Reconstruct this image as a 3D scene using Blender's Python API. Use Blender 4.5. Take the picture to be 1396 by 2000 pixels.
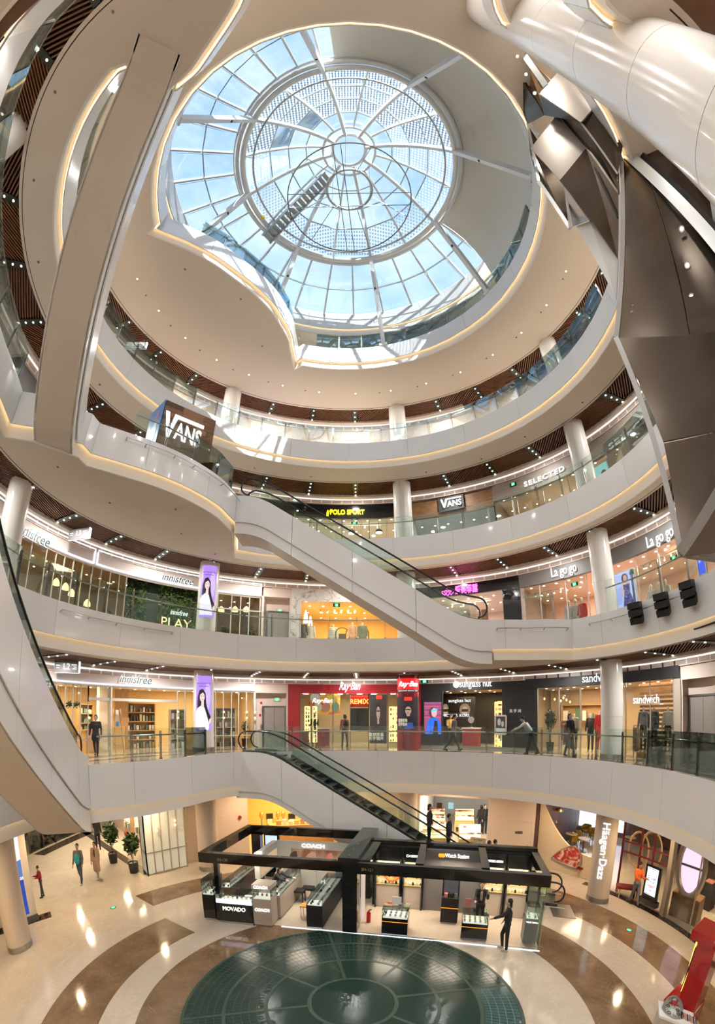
import bpy, bmesh, math, random
from math import sin, cos, tan, atan2, pi, radians, degrees, sqrt, hypot
from mathutils import Vector, Matrix

scene = bpy.context.scene
for o in list(bpy.data.objects):
    bpy.data.objects.remove(o)
COL = scene.collection
random.seed(7)

# ------------------------------------------------------------------ camera
# The photograph is a stitched vertical panorama: the horizon is straight, x is the angle left/right of the
# vertical plane ahead, y the angle up/down in it (a transverse equirectangular lens, 950 px per radian).
# Blender has no such built-in lens, so the camera gets it as a lens shader (Cycles custom camera).
K, PX0, PY0, EYE = 950.0, 680.0, 1402.0, 6.9
LENS = '''shader panorama_lens(output point position = 0.0, output vector direction = 0.0, output color throughput = 1.0)
{
  point r = camera_shader_raster_position();
  float a = (r.x * 1396.0 - 680.0) / 950.0;
  float b = (r.y * 2000.0 - 598.0) / 950.0;
  direction = vector(sin(a), cos(a) * sin(b), cos(a) * cos(b));
}
'''
cam_data = bpy.data.cameras.new('camera')
cam = bpy.data.objects.new('camera', cam_data)
COL.objects.link(cam)
cam.location = (0.0, 0.0, EYE)
cam.rotation_euler = (pi / 2, 0, 0)
cam_data.lens = 14
cam_data.clip_start = 0.02
cam_data.clip_end = 500
lens_text = bpy.data.texts.new('panorama_lens.osl')
lens_text.write(LENS)
cam_data.custom_mode = 'INTERNAL'
cam_data.custom_shader = lens_text
cam_data.type = 'CUSTOM'
from cycles import osl as _osl
_osl.update_custom_camera_shader(cam_data, lambda *a: print('lens', a))
scene.camera = cam

# ------------------------------------------------------------------ colour management, light paths
vs = scene.view_settings
vs.view_transform = 'Standard'
vs.look = 'None'
vs.exposure = 0.42
vs.gamma = 1.0
vs.use_curve_mapping = False
cy = scene.cycles
cy.max_bounces = 4
cy.diffuse_bounces = 3
cy.glossy_bounces = 2
cy.transmission_bounces = 2
cy.transparent_max_bounces = 20
cy.adaptive_threshold = 0.1
cy.adaptive_min_samples = 10
cy.sample_clamp_indirect = 4.0
cy.caustics_reflective = False
cy.caustics_refractive = False

# ------------------------------------------------------------------ sky and sun
world = bpy.data.worlds.new('sky')
scene.world = world
world.use_nodes = True
wn, wl = world.node_tree.nodes, world.node_tree.links
wn.clear()
w_out = wn.new('ShaderNodeOutputWorld')
w_bg = wn.new('ShaderNodeBackground')
w_sky = wn.new('ShaderNodeTexSky')
w_sky.sky_type = 'NISHITA'
w_sky.sun_disc = False
w_sky.sun_elevation = radians(30)
w_sky.sun_rotation = radians(150)
w_sky.air_density = 1.0
w_sky.dust_density = 0.6
w_sky.ozone_density = 1.4
w_tc = wn.new('ShaderNodeTexCoord')
w_noise = wn.new('ShaderNodeTexNoise')
w_noise.inputs['Scale'].default_value = 3.2
w_noise.inputs['Detail'].default_value = 6
w_noise.inputs['Roughness'].default_value = 0.62
w_ramp = wn.new('ShaderNodeValToRGB')
w_ramp.color_ramp.elements[0].position = 0.36
w_ramp.color_ramp.elements[1].position = 0.64
w_mul = wn.new('ShaderNodeMix')
w_mul.data_type = 'RGBA'
w_mul.blend_type = 'MULTIPLY'
w_mul.inputs[0].default_value = 1.0
w_mul.inputs[7].default_value = (0.40, 0.41, 0.42, 1)
w_mix = wn.new('ShaderNodeMix')
w_mix.data_type = 'RGBA'
w_mix.inputs[7].default_value = (.62, .68, .74, 1)
wl.new(w_tc.outputs['Generated'], w_noise.inputs['Vector'])
wl.new(w_noise.outputs['Fac'], w_ramp.inputs['Fac'])
wl.new(w_sky.outputs['Color'], w_mul.inputs[6])
wl.new(w_ramp.outputs['Color'], w_mix.inputs[0])
wl.new(w_mul.outputs[2], w_mix.inputs[6])
wl.new(w_mix.outputs[2], w_bg.inputs['Color'])
wl.new(w_bg.outputs['Background'], w_out.inputs['Surface'])
w_bg.inputs['Strength'].default_value = 1.35

sun_data = bpy.data.lights.new('sun', 'SUN')
sun_data.energy = 20
sun_data.angle = radians(0.6)
sun_data.color = (1.0, 0.96, 0.9)
sun = bpy.data.objects.new('sun', sun_data)
COL.objects.link(sun)
sun.rotation_euler = Vector((0.12, -0.86, 0.49)).to_track_quat('Z', 'Y').to_euler()

# ------------------------------------------------------------------ measuring: a pixel of the photograph to a point in the place
CX, CY = 0.05, 11.05          # axis of the round atrium
CAMP = Vector((0, 0, EYE))

def ray(x, y):
    a, b = (x - PX0) / K, (PY0 - y) / K
    return Vector((sin(a), cos(a) * cos(b), cos(a) * sin(b)))

def onz(x, y, z):
    d = ray(x, y)
    return CAMP + d * ((z - EYE) / d.z)

def ony(x, y, Y):
    d = ray(x, y)
    return CAMP + d * (Y / d.y)

def onpl(x, y, p, n):
    d = ray(x, y)
    return CAMP + d * ((Vector(p) - CAMP).dot(n) / d.dot(n))

def onr(x, y, R):
    d = ray(x, y)
    a = d.x ** 2 + d.y ** 2
    b = -2 * (d.x * CX + d.y * CY)
    c = CX ** 2 + CY ** 2 - R * R
    t = (-b + sqrt(max(b * b - 4 * a * c, 0))) / (2 * a)
    return CAMP + d * t

def ond(x, y, dist):
    return CAMP + ray(x, y) * dist

def pol(a, r, z=0.0):
    return Vector((CX + r * cos(radians(a)), CY + r * sin(radians(a)), z))

def ang(p):
    return degrees(atan2(p[1] - CY, p[0] - CX)) % 360

def rad(p):
    return hypot(p[0] - CX, p[1] - CY)

def wa(x, y, R=14.0):
    return ang(onr(x, y, R))

# ------------------------------------------------------------------ materials
MATS = {}
def mat(name, col=(.8, .8, .8), rough=.5, metal=0.0, emit=None, strength=1.0, coat=0.0, spec=.5):
    if name in MATS:
        return MATS[name]
    m = bpy.data.materials.new(name)
    m.use_nodes = True
    b = m.node_tree.nodes['Principled BSDF']
    b.inputs['Base Color'].default_value = (*col, 1)
    b.inputs['Roughness'].default_value = rough
    b.inputs['Metallic'].default_value = metal
    b.inputs['Specular IOR Level'].default_value = spec
    b.inputs['Coat Weight'].default_value = coat
    b.inputs['Coat Roughness'].default_value = .05
    if emit:
        b.inputs['Emission Color'].default_value = (*emit, 1)
        b.inputs['Emission Strength'].default_value = strength
    if emit and (strength < 7 or 'glow' in name):      # small signs and prints light little: leave them to chance hits
        m.cycles.emission_sampling = 'NONE'
    MATS[name] = m
    return m

def noisy(name, c1, c2, scale=3, rough=.5, detail=5, metal=0, bump=0, p0=.35, p1=.65, distort=0, coat=0, stretch=None, spec=.5):
    """two-tone procedural material"""
    m = mat(name, c1, rough, metal, coat=coat, spec=spec)
    n, l = m.node_tree.nodes, m.node_tree.links
    b = n['Principled BSDF']
    tc = n.new('ShaderNodeTexCoord')
    mp = n.new('ShaderNodeMapping')
    if stretch:
        mp.inputs['Scale'].default_value = stretch
    tx = n.new('ShaderNodeTexNoise')
    tx.inputs['Scale'].default_value = scale
    tx.inputs['Detail'].default_value = detail
    tx.inputs['Distortion'].default_value = distort
    rp = n.new('ShaderNodeValToRGB')
    rp.color_ramp.elements[0].position = p0
    rp.color_ramp.elements[1].position = p1
    rp.color_ramp.elements[0].color = (*c1, 1)
    rp.color_ramp.elements[1].color = (*c2, 1)
    l.new(tc.outputs['Object'], mp.inputs['Vector'])
    l.new(mp.outputs['Vector'], tx.inputs['Vector'])
    l.new(tx.outputs['Fac'], rp.inputs['Fac'])
    l.new(rp.outputs['Color'], b.inputs['Base Color'])
    if bump:
        bp = n.new('ShaderNodeBump')
        bp.inputs['Strength'].default_value = bump
        bp.inputs['Distance'].default_value = .02
        l.new(tx.outputs['Fac'], bp.inputs['Height'])
        l.new(bp.outputs['Normal'], b.inputs['Normal'])
    return m

def marble(name, base, dark, vein, rough=.08, scale=1.2, width=.03):
    """cloudy stone with thin veins"""
    m = mat(name, base, rough)
    n, l = m.node_tree.nodes, m.node_tree.links
    b = n['Principled BSDF']
    tc = n.new('ShaderNodeTexCoord')
    t1 = n.new('ShaderNodeTexNoise')
    t1.inputs['Scale'].default_value = scale
    t1.inputs['Detail'].default_value = 6
    r1 = n.new('ShaderNodeValToRGB')
    r1.color_ramp.elements[0].position, r1.color_ramp.elements[1].position = .3, .7
    r1.color_ramp.elements[0].color, r1.color_ramp.elements[1].color = (*dark, 1), (*base, 1)
    t2 = n.new('ShaderNodeTexNoise')
    t2.inputs['Scale'].default_value = scale * 1.3
    t2.inputs['Detail'].default_value = 5
    t2.inputs['Distortion'].default_value = 1.6
    r2 = n.new('ShaderNodeValToRGB')
    e = r2.color_ramp.elements
    e[0].position, e[0].color = .5 - width, (0, 0, 0, 1)
    e[1].position, e[1].color = .5 + width, (0, 0, 0, 1)
    c = e.new(.5)
    c.color = (1, 1, 1, 1)
    mx = n.new('ShaderNodeMix')
    mx.data_type = 'RGBA'
    mx.inputs[7].default_value = (*vein, 1)
    l.new(tc.outputs['Object'], t1.inputs['Vector'])
    l.new(tc.outputs['Object'], t2.inputs['Vector'])
    l.new(t1.outputs['Fac'], r1.inputs['Fac'])
    l.new(t2.outputs['Fac'], r2.inputs['Fac'])
    l.new(r2.outputs['Color'], mx.inputs[0])
    l.new(r1.outputs['Color'], mx.inputs[6])
    l.new(mx.outputs[2], b.inputs['Base Color'])
    return m

def glass(name, tint=(.86, .95, .92), refl=.12, rough=.02):
    """thin pane: light passes through tinted, part of it mirrors, more at grazing angles"""
    m = bpy.data.materials.new(name)
    m.use_nodes = True
    n, l = m.node_tree.nodes, m.node_tree.links
    n.clear()
    out = n.new('ShaderNodeOutputMaterial')
    tr = n.new('ShaderNodeBsdfTransparent')
    tr.inputs['Color'].default_value = (*tint, 1)
    gl = n.new('ShaderNodeBsdfGlossy')
    gl.inputs['Roughness'].default_value = rough
    gl.inputs['Color'].default_value = (.9, .97, .95, 1)
    fr = n.new('ShaderNodeFresnel')
    fr.inputs['IOR'].default_value = 1.45
    mu = n.new('ShaderNodeMath')
    mu.operation = 'MULTIPLY_ADD'
    mu.inputs[1].default_value = .8
    mu.inputs[2].default_value = refl * .3
    mx = n.new('ShaderNodeMixShader')
    l.new(fr.outputs['Fac'], mu.inputs[0])
    l.new(mu.outputs[0], mx.inputs['Fac'])
    l.new(tr.outputs[0], mx.inputs[1])
    l.new(gl.outputs[0], mx.inputs[2])
    l.new(mx.outputs[0], out.inputs['Surface'])
    MATS[name] = m
    return m

def lamp_mat(name, col, s):
    return mat(name, (0.02, 0.02, 0.02), .5, emit=col, strength=s)

M_WHITE = mat('white_panel', (.80, .81, .81), .22, coat=.25)
M_COVE = mat('cove_plaster', (.84, .82, .78), .5)
M_SOFFIT = mat('soffit_paint', (.68, .62, .545), .6)
M_WOOD = noisy('wood_slat', (.15, .062, .03), (.22, .095, .045), 6, .45, stretch=(1, 1, 8))
M_VOID = mat('ceiling_void', (.012, .010, .009), .8)
M_STRIP = mat('light_strip_metal', (.05, .055, .05), .35, .6)
M_SPOT = lamp_mat('downlight_glow', (1, .86, .66), 4)
M_LED = lamp_mat('cove_led', (1, .66, .32), 2.2)
M_LED.cycles.emission_sampling = 'AUTO'
M_LEDP = lamp_mat('pink_white_led', (1, .82, .74), 1.0)
M_LEDW = lamp_mat('white_led', (.85, .92, 1), 1.2)
M_GLASS = glass('balustrade_glass', (.91, .97, .95), .1)
M_SHOPGLASS = glass('shop_glass', (.93, .96, .95), .06)
M_STEEL = mat('brushed_steel', (.5, .5, .48), .3, 1)
M_DSTEEL = mat('dark_steel', (.2, .2, .195), .35, 1)
M_RUBBER = mat('black_rubber', (.015, .015, .016), .35)
M_BLACK = mat('black_lacquer', (.010, .010, .011), .12, coat=.4)
M_BLACKM = mat('black_matt', (.014, .014, .015), .55)
M_COLUMN = mat('column_white', (.79, .77, .73), .2, coat=.25)
M_FLOORC = marble('marble_cream', (.62, .54, .44), (.56, .48, .38), (.64, .57, .47), .1, .9)
M_FLOORB = marble('marble_brown', (.27, .175, .10), (.16, .095, .05), (.30, .21, .135), .1, 1.1, .012)
M_FLOORD = marble('marble_dark', (.06, .04, .03), (.025, .018, .014), (.2, .14, .1), .1, 2.0, .02)
M_WALLB = mat('wall_beige', (.70, .58, .46), .55)
M_WALLP = mat('wall_pinkish', (.72, .58, .50), .5)
M_LIT = lamp_mat('sign_white', (1, 1, 1), 1.1)

# ------------------------------------------------------------------ mesh building
class MB:
    def __init__(s):
        s.v, s.f = [], []
    def add(s, vs_, fs):
        k = len(s.v)
        s.v += [Vector(p) for p in vs_]
        s.f += [tuple(i + k for i in f) for f in fs]
        return s
    def quad(s, a, b, c, d):
        return s.add([a, b, c, d], [(0, 1, 2, 3)])
    def poly(s, pts):
        return s.add(pts, [tuple(range(len(pts)))])
    def box(s, c, size, rz=0.0, M=None):
        hx, hy, hz = size[0] / 2, size[1] / 2, size[2] / 2
        P = [Vector((x, y, z)) for z in (-hz, hz) for y in (-hy, hy) for x in (-hx, hx)]
        if M is not None:
            P = [M @ p for p in P]
        elif rz:
            R = Matrix.Rotation(rz, 3, 'Z')
            P = [R @ p for p in P]
        c = Vector(c)
        return s.add([c + p for p in P], [(0, 2, 3, 1), (4, 5, 7, 6), (0, 1, 5, 4), (1, 3, 7, 5), (3, 2, 6, 7), (2, 0, 4, 6)])
    def hexa(s, bot, top):
        """solid between two quads with matching corners"""
        return s.prism(bot, top)
    def prism(s, bot, top):
        n = len(bot)
        fs = [tuple(range(n - 1, -1, -1)), tuple(range(n, 2 * n))]
        fs += [(i, (i + 1) % n, n + (i + 1) % n, n + i) for i in range(n)]
        return s.add(list(bot) + list(top), fs)
    def bar(s, p, q, w, h=None, up=(0, 0, 1)):
        """rectangular bar from p to q"""
        p, q = Vector(p), Vector(q)
        h = w if h is None else h
        d = (q - p).normalized()
        u = Vector(up)
        if abs(d.dot(u)) > .98:
            u = Vector((1, 0, 0))
        x = d.cross(u).normalized()
        y = x.cross(d).normalized()
        A = [x * sx * w / 2 + y * sy * h / 2 for sx, sy in ((-1, -1), (1, -1), (1, 1), (-1, 1))]
        return s.prism([p + a for a in A], [q + a for a in A])
    def tube(s, pts, r, n=8, closed=False, cap=True):
        pts = [Vector(p) for p in pts]
        m = len(pts)
        rs = r if isinstance(r, (list, tuple)) else [r] * m
        k = len(s.v)
        prev = None
        for i, p in enumerate(pts):
            if closed:
                d = (pts[(i + 1) % m] - pts[i - 1]).normalized()
            else:
                d = (pts[min(i + 1, m - 1)] - pts[max(i - 1, 0)]).normalized()
            u = prev if prev is not None else (Vector((0, 0, 1)) if abs(d.z) < .9 else Vector((1, 0, 0)))
            x = (u - d * u.dot(d)).normalized()
            prev = x
            y = d.cross(x)
            for j in range(n):
                a = 2 * pi * j / n
                s.v.append(p + (x * cos(a) + y * sin(a)) * rs[i])
        for i in range(m if closed else m - 1):
            i2 = (i + 1) % m
            for j in range(n):
                j2 = (j + 1) % n
                s.f.append((k + i * n + j, k + i * n + j2, k + i2 * n + j2, k + i2 * n + j))
        if cap and not closed:
            s.f.append(tuple(k + j for j in reversed(range(n))))
            s.f.append(tuple(k + (m - 1) * n + j for j in range(n)))
        return s
    def lathe(s, c, prof, n=24, a0=0, a1=2 * pi, cap=True):
        """profile of (radius, z) turned about a vertical axis through c"""
        c = Vector(c)
        full = abs(a1 - a0 - 2 * pi) < 1e-6
        cols = n if full else n + 1
        k = len(s.v)
        for j in range(cols):
            a = a0 + (a1 - a0) * j / n
            for r, z in prof:
                s.v.append(c + Vector((r * cos(a), r * sin(a), z)))
        m = len(prof)
        for j in range(n):
            j2 = (j + 1) % cols
            for i in range(m - 1):
                s.f.append((k + j * m + i, k + j2 * m + i, k + j2 * m + i + 1, k + j * m + i + 1))
        if cap and full:
            for i in (0, m - 1):
                if prof[i][0] > 1e-5:
                    f = tuple(k + j * m + i for j in range(n))
                    s.f.append(f if i else f[::-1])
        return s
    def ball(s, c, r, n=10, m=7):
        rx, ry, rz = r if isinstance(r, (list, tuple)) else (r, r, r)
        c = Vector(c)
        k = len(s.v)
        for i in range(1, m):
            t = pi * i / m
            for j in range(n):
                a = 2 * pi * j / n
                s.v.append(c + Vector((rx * sin(t) * cos(a), ry * sin(t) * sin(a), rz * cos(t))))
        s.v += [c + Vector((0, 0, rz)), c - Vector((0, 0, rz))]
        for i in range(m - 2):
            for j in range(n):
                j2 = (j + 1) % n
                s.f.append((k + i * n + j, k + (i + 1) * n + j, k + (i + 1) * n + j2, k + i * n + j2))
        t = k + (m - 1) * n
        for j in range(n):
            j2 = (j + 1) % n
            s.f.append((t, k + j, k + j2))
            s.f.append((t + 1, k + (m - 2) * n + j2, k + (m - 2) * n + j))
        return s
    def arc(s, a0, a1, r0, r1, z0, z1, n=None):
        """curved box about the atrium axis, angles in degrees"""
        n = n or max(1, int(abs(a1 - a0) / 2.5) + 1)
        k = len(s.v)
        for i in range(n + 1):
            a = a0 + (a1 - a0) * i / n
            s.v += [pol(a, r0, z0), pol(a, r1, z0), pol(a, r1, z1), pol(a, r0, z1)]
        for i in range(n):
            b, c = k + 4 * i, k + 4 * i + 4
            s.f += [(b, b + 1, c + 1, c), (b + 1, b + 2, c + 2, c + 1), (b + 2, b + 3, c + 3, c + 2), (b + 3, b, c, c + 3)]
        s.f += [(k, k + 3, k + 2, k + 1), (k + 4 * n, k + 4 * n + 1, k + 4 * n + 2, k + 4 * n + 3)]
        return s
    def mesh(s, name, m, origin=(0, 0, 0), smooth=False, fix=True):
        me = bpy.data.meshes.new(name)
        o = Vector(origin)
        me.from_pydata([tuple(v - o) for v in s.v], [], s.f)
        if fix:
            b = bmesh.new()
            b.from_mesh(me)
            bmesh.ops.recalc_face_normals(b, faces=b.faces)
            b.to_mesh(me)
            b.free()
        me.materials.append(m)
        if smooth:
            me.polygons.foreach_set('use_smooth', [True] * len(me.polygons))
            if smooth != 'all':
                me.set_sharp_from_angle(angle=radians(40))
        return me
    def build(s, name, m, parent=None, smooth=False, origin=None, fix=True):
        if origin is None:
            origin = parent.get('_o', (0, 0, 0)) if parent is not None else (0, 0, 0)
        me = s.mesh(name, m, origin, smooth, fix)
        ob = bpy.data.objects.new(name, me)
        COL.objects.link(ob)
        if parent is not None:
            ob.parent = parent
            ob['_o'] = tuple(origin)
        else:
            ob.location = origin
            ob['_o'] = tuple(origin)
        return ob

def tag(o, label=None, cat=None, group=None, kind=None):
    if label: o['label'] = label
    if cat: o['category'] = cat
    if group: o['group'] = group
    if kind: o['kind'] = kind
    return o

def thing(name, label, cat, loc, group=None, kind=None):
    o = bpy.data.objects.new(name, None)
    o.empty_display_size = .2
    COL.objects.link(o)
    o.location = loc
    o['_o'] = tuple(loc)
    return tag(o, label, cat, group, kind)

def struct(name, label, cat, loc=(0, 0, 0)):
    return thing(name, label, cat, loc, kind='structure')

def copy_tree(src, loc=None, rz=None, label=None, group=None, parent=None):
    c = src.copy()
    COL.objects.link(c)
    if parent is not None:
        c.parent = parent
    if loc is not None: c.location = loc
    if rz is not None: c.rotation_euler = (0, 0, rz)
    if label: c['label'] = label
    if group: c['group'] = group
    for ch in list(src.children):
        copy_tree(ch, parent=c)
    return c

def text_shape(body, size=1.0, depth=.02, shear=0.0, bold=0.0, space=1.0):
    """letters as a solid: x to the right, y up, z out of the wall; centred in x"""
    cu = bpy.data.curves.new('letters', 'FONT')
    cu.body = body
    cu.size = size
    cu.extrude = depth / 2
    cu.shear = shear
    cu.offset = bold
    cu.space_character = space
    cu.resolution_u = 3
    cu.align_x = 'CENTER'
    cu.align_y = 'CENTER'
    ob = bpy.data.objects.new('letters', cu)
    me = ob.to_mesh()
    V = [v.co.copy() for v in me.vertices]
    F = [tuple(p.vertices) for p in me.polygons]
    ob.to_mesh_clear()
    bpy.data.objects.remove(ob)
    bpy.data.curves.remove(cu)
    return V, F

def text_flat(name, body, m, parent, p, right, up, size, width=None, depth=.02, out=.02, **kw):
    V, F = text_shape(body, size, depth, **kw)
    if width:
        w = max(v.x for v in V) - min(v.x for v in V)
        f = width / w
        V = [Vector((v.x * f, v.y, v.z)) for v in V]
    right, up = Vector(right).normalized(), Vector(up).normalized()
    n = right.cross(up)
    mb = MB()
    mb.add([Vector(p) + right * v.x + up * v.y + n * (v.z + out) for v in V], F)
    return mb.build(name, m, parent, fix=False)

def text_wall(name, body, m, parent, a, R, z, size, width=None, depth=.03, **kw):
    """letters bent along the round wall, read from the atrium"""
    V, F = text_shape(body, size, depth, **kw)
    x0, x1 = min(v.x for v in V), max(v.x for v in V)
    f = width / (x1 - x0) if width else 1.0
    mb = MB()
    mb.add([pol(a - degrees((v.x - (x0 + x1) / 2) * f / R), R - .02 - v.z, z + v.y) for v in V], F)
    return mb.build(name, m, parent, fix=False)

def area(name, loc, sx, sy, power, col=(1, .86, .7), rot=(0, 0, 0), spread=None):
    d = bpy.data.lights.new(name, 'AREA')
    d.shape = 'RECTANGLE'
    d.size, d.size_y = sx, sy
    d.energy = power
    d.color = col
    if spread: d.spread = spread
    o = bpy.data.objects.new(name, d)
    o.location = loc
    o.rotation_euler = rot
    COL.objects.link(o)
    return o

def catmull(pts, n=6):
    pts = [Vector(p) for p in pts]
    out = []
    for i in range(len(pts) - 1):
        p0, p1, p2, p3 = pts[max(i - 1, 0)], pts[i], pts[i + 1], pts[min(i + 2, len(pts) - 1)]
        for j in range(n):
            t = j / n
            out.append(.5 * ((2 * p1) + (p2 - p0) * t + (2 * p0 - 5 * p1 + 4 * p2 - p3) * t * t + (3 * p1 - p0 - 3 * p2 + p3) * t ** 3))
    out.append(pts[-1])
    return out
# ------------------------------------------------------------------ people, mannequins, plants
M_SKIN = mat('skin', (.55, .34, .24), .5)
M_HAIR = mat('black_hair', (.012, .010, .009), .4)
M_EYE = mat('eye_dark', (.02, .015, .012), .3)
M_LIPS = mat('lips', (.42, .14, .12), .5)
M_MANQ = mat('mannequin_cream', (.72, .64, .55), .4)

def cloth(col, rough=.8):
    return mat('cloth_%03d_%03d_%03d' % tuple(int(c * 999) for c in col), col, rough)

def capsule(mb, p, q, r0, r1=None, n=10):
    r1 = r0 if r1 is None else r1
    p, q = Vector(p), Vector(q)
    d = (q - p)
    L = d.length
    if L < 1e-5:
        return mb.ball(p, r0)
    d /= L
    pts = [p - d * r0 * .95, p - d * r0 * .7, p, q, q + d * r1 * .7, q + d * r1 * .95]
    mb.tube(pts, [r0 * .25, r0 * .7, r0, r1, r1 * .7, r1 * .25], n)
    return mb

def skinned(name, mb, m, parent, voxel=.022):
    o = mb.build(name, m, parent)
    md = o.modifiers.new('one_surface', 'REMESH')
    md.mode = 'VOXEL'
    md.voxel_size = voxel
    md.use_smooth_shade = True
    return o

def person(label, loc, face, H=1.66, top=(.02, .02, .02), bottom=(.03, .035, .05), shoes=(.03, .03, .03), hair='short', lean=0, legs=((0, 0), (0, 0)),
           arms=((4, 8, 12), (4, 8, 12)), coat=0.0, skirt=0.0, name='person', skin=None, head=True, headturn=0, nod=0, seat=None, group=None, inner=None, wide=1.0, cat='person'):
    """standing figure; local +Y is forward. legs: (swing, knee) left/right; arms: (pitch, out, elbow) left/right"""
    k = H / 1.7
    loc = Vector(loc)
    root = thing(name, label, cat, tuple(loc), group)
    root.rotation_euler = (0, 0, radians(face))
    root['_o'] = (0, 0, 0)
    skin = skin or M_SKIN
    X = Vector((1, 0, 0))
    def fw(a): return Vector((0, sin(radians(a)), -cos(radians(a))))
    hip = Vector((0, 0, .93))
    tv = Vector((0, sin(radians(lean)), cos(radians(lean))))
    tf = Vector((0, cos(radians(lean)), -sin(radians(lean))))
    sh = hip + tv * .47
    nk = hip + tv * .53
    hl = lean * .5 + nod
    hv = Vector((0, sin(radians(hl)), cos(radians(hl))))
    hd = nk + hv * .16
    leg = []
    for s, (sw, kn) in zip((-1, 1), legs):
        h = hip + X * (.09 * s) - Vector((0, 0, .02))
        kx = h + fw(sw) * .43 + X * (.01 * s)
        an = kx + fw(sw - kn) * .42
        leg.append((h, kx, an, sw - kn))
    low = min(l[2].z for l in leg) - .07
    if seat is not None:
        low = hip.z - .1 - seat / k
    sft = Vector((0, 0, -low))
    S = lambda v: (v + sft) * k
    arm = []
    for s, (pi_, ou, el) in zip((-1, 1), arms):
        a = sh + X * (.175 * s * wide)
        e = a + (fw(pi_ + lean * .0) + X * (sin(radians(ou)) * s)).normalized() * .29
        wv = (fw(pi_ + el) + X * (sin(radians(ou * .3)) * s)).normalized()
        w = e + wv * .25
        arm.append((a, e, w, wv))
    # body
    b = MB()
    if head:
        b.ball(S(hd), (.078 * k, .095 * k, .115 * k), 12, 9)
        b.ball(S(hd + hv * -.06 + Vector((0, .035, 0))), (.055 * k, .055 * k, .06 * k), 10, 7)
        capsule(b, S(hd + Vector((0, .085, 0)) + hv * .01), S(hd + Vector((0, .105, 0)) - hv * .03), .012 * k, .018 * k, 6)
        for s in (-1, 1):
            b.ball(S(hd + X * (.078 * s)), (.014 * k, .02 * k, .03 * k), 6, 5)
    capsule(b, S(nk - tv * .06), S(hd - hv * .04), .052 * k, .05 * k)
    b.ball(S(hip + tv * .3), (.13 * k, .09 * k, .2 * k))
    for a, e, w, wv in arm:
        capsule(b, S(a), S(e), .04 * k, .035 * k)
        capsule(b, S(e), S(w), .036 * k, .026 * k)
        capsule(b, S(w + wv * .02), S(w + wv * .09), .032 * k, .03 * k)
    for h, kx, an, sw in leg:
        capsule(b, S(h), S(kx), .07 * k, .05 * k)
        capsule(b, S(kx), S(an), .05 * k, .034 * k)
    body = skinned('body', b, skin, root, .02)
    for s, (a, e, w, wv) in zip((-1, 1), arm):
        f = MB()
        sd = X * s
        for i, ln in enumerate((.062, .072, .066, .052)):
            p = w + wv * .1 + sd * 0 + Vector((0, 0, 0)) + (X * (.021 - .014 * i))
            q = p + wv * ln * .55
            r = q + (wv + Vector((0, .35, -.1))).normalized() * ln * .5
            capsule(f, S(p), S(q), .0085 * k, .008 * k, 6)
            capsule(f, S(q), S(r), .008 * k, .007 * k, 6)
        p = w + wv * .035 - sd * .025
        capsule(f, S(p), S(p + (wv * .7 - sd * .5).normalized() * .05), .01 * k, .008 * k, 6)
        f.build('hand', skin, body)
    if head and hair:
        for s in (-1, 1):
            MB().ball(S(hd + X * (.032 * s) + Vector((0, .088, 0)) + hv * .012), .011 * k, 6, 5).build('eye', M_EYE, body)
        MB().ball(S(hd + Vector((0, .094, 0)) - hv * .055), (.024 * k, .008 * k, .009 * k), 8, 5).build('mouth', M_LIPS, body)
        h = MB()
        h.ball(S(hd + hv * .028 - Vector((0, .018, 0))), (.09 * k, .098 * k, .108 * k), 12, 9)
        if hair in ('long', 'bob', 'bun', 'tail'):
            ln = {'long': .34, 'bob': .14, 'bun': .06, 'tail': .1}[hair]
            for s in (-1, 0, 1):
                capsule(h, S(hd + X * (.055 * s) - Vector((0, .05, 0)) + hv * .02), S(hd + X * (.06 * s) - Vector((0, .075, 0)) - hv * ln), .05 * k, .03 * k)
        if hair == 'bun':
            h.ball(S(hd + hv * .1 - Vector((0, .09, 0))), .05 * k)
        if hair == 'tail':
            capsule(h, S(hd - Vector((0, .1, 0)) + hv * .03), S(hd - Vector((0, .14, 0)) - hv * .2), .035 * k, .015 * k)
        skinned('hair', h, M_HAIR, root, .02)
    # clothes
    t = MB()
    capsule(t, S(hip + tv * .10), S(hip + tv * .36), .125 * k * wide, .135 * k * wide)
    for s in (-1, 1):
        capsule(t, S(hip + X * (.06 * s) + tv * .06), S(hip + X * (.085 * s * wide) + tv * .40), .09 * k, .085 * k)
    capsule(t, S(sh - X * .15 * wide), S(sh + X * .15 * wide), .068 * k)
    for a, e, w, wv in arm:
        capsule(t, S(a), S(e), .066 * k, .055 * k)
        capsule(t, S(e), S(w + wv * -.02), .055 * k, .044 * k)
    if coat:
        for s in (-1, 1):
            capsule(t, S(hip + X * (.07 * s)), S(hip + X * (.09 * s) + fw(legs[(s + 1) // 2][0] * .5) * coat), .12 * k, .135 * k)
        capsule(t, S(hip), S(hip - Vector((0, 0, coat))), .13 * k, .14 * k)
    skinned('top', t, cloth(top), root, .022)
    if inner:
        MB().ball(S(hip + tv * .3 + tf * .10), (.055 * k, .04 * k, .2 * k)).build('shirt', cloth(inner), root, smooth=True)
    l = MB()
    l.ball(S(hip + Vector((0, 0, -.02))), (.155 * k, .12 * k, .13 * k))
    for h, kx, an, sw in leg:
        capsule(l, S(h), S(kx), .092 * k, .068 * k)
        capsule(l, S(kx), S(an + Vector((0, 0, .03))), .066 * k, .05 * k)
    if skirt:
        for i in range(3):
            capsule(l, S(hip + X * (.06 * (i - 1))), S(hip + X * (.08 * (i - 1)) - Vector((0, 0, skirt))), .12 * k, .12 * k)
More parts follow.
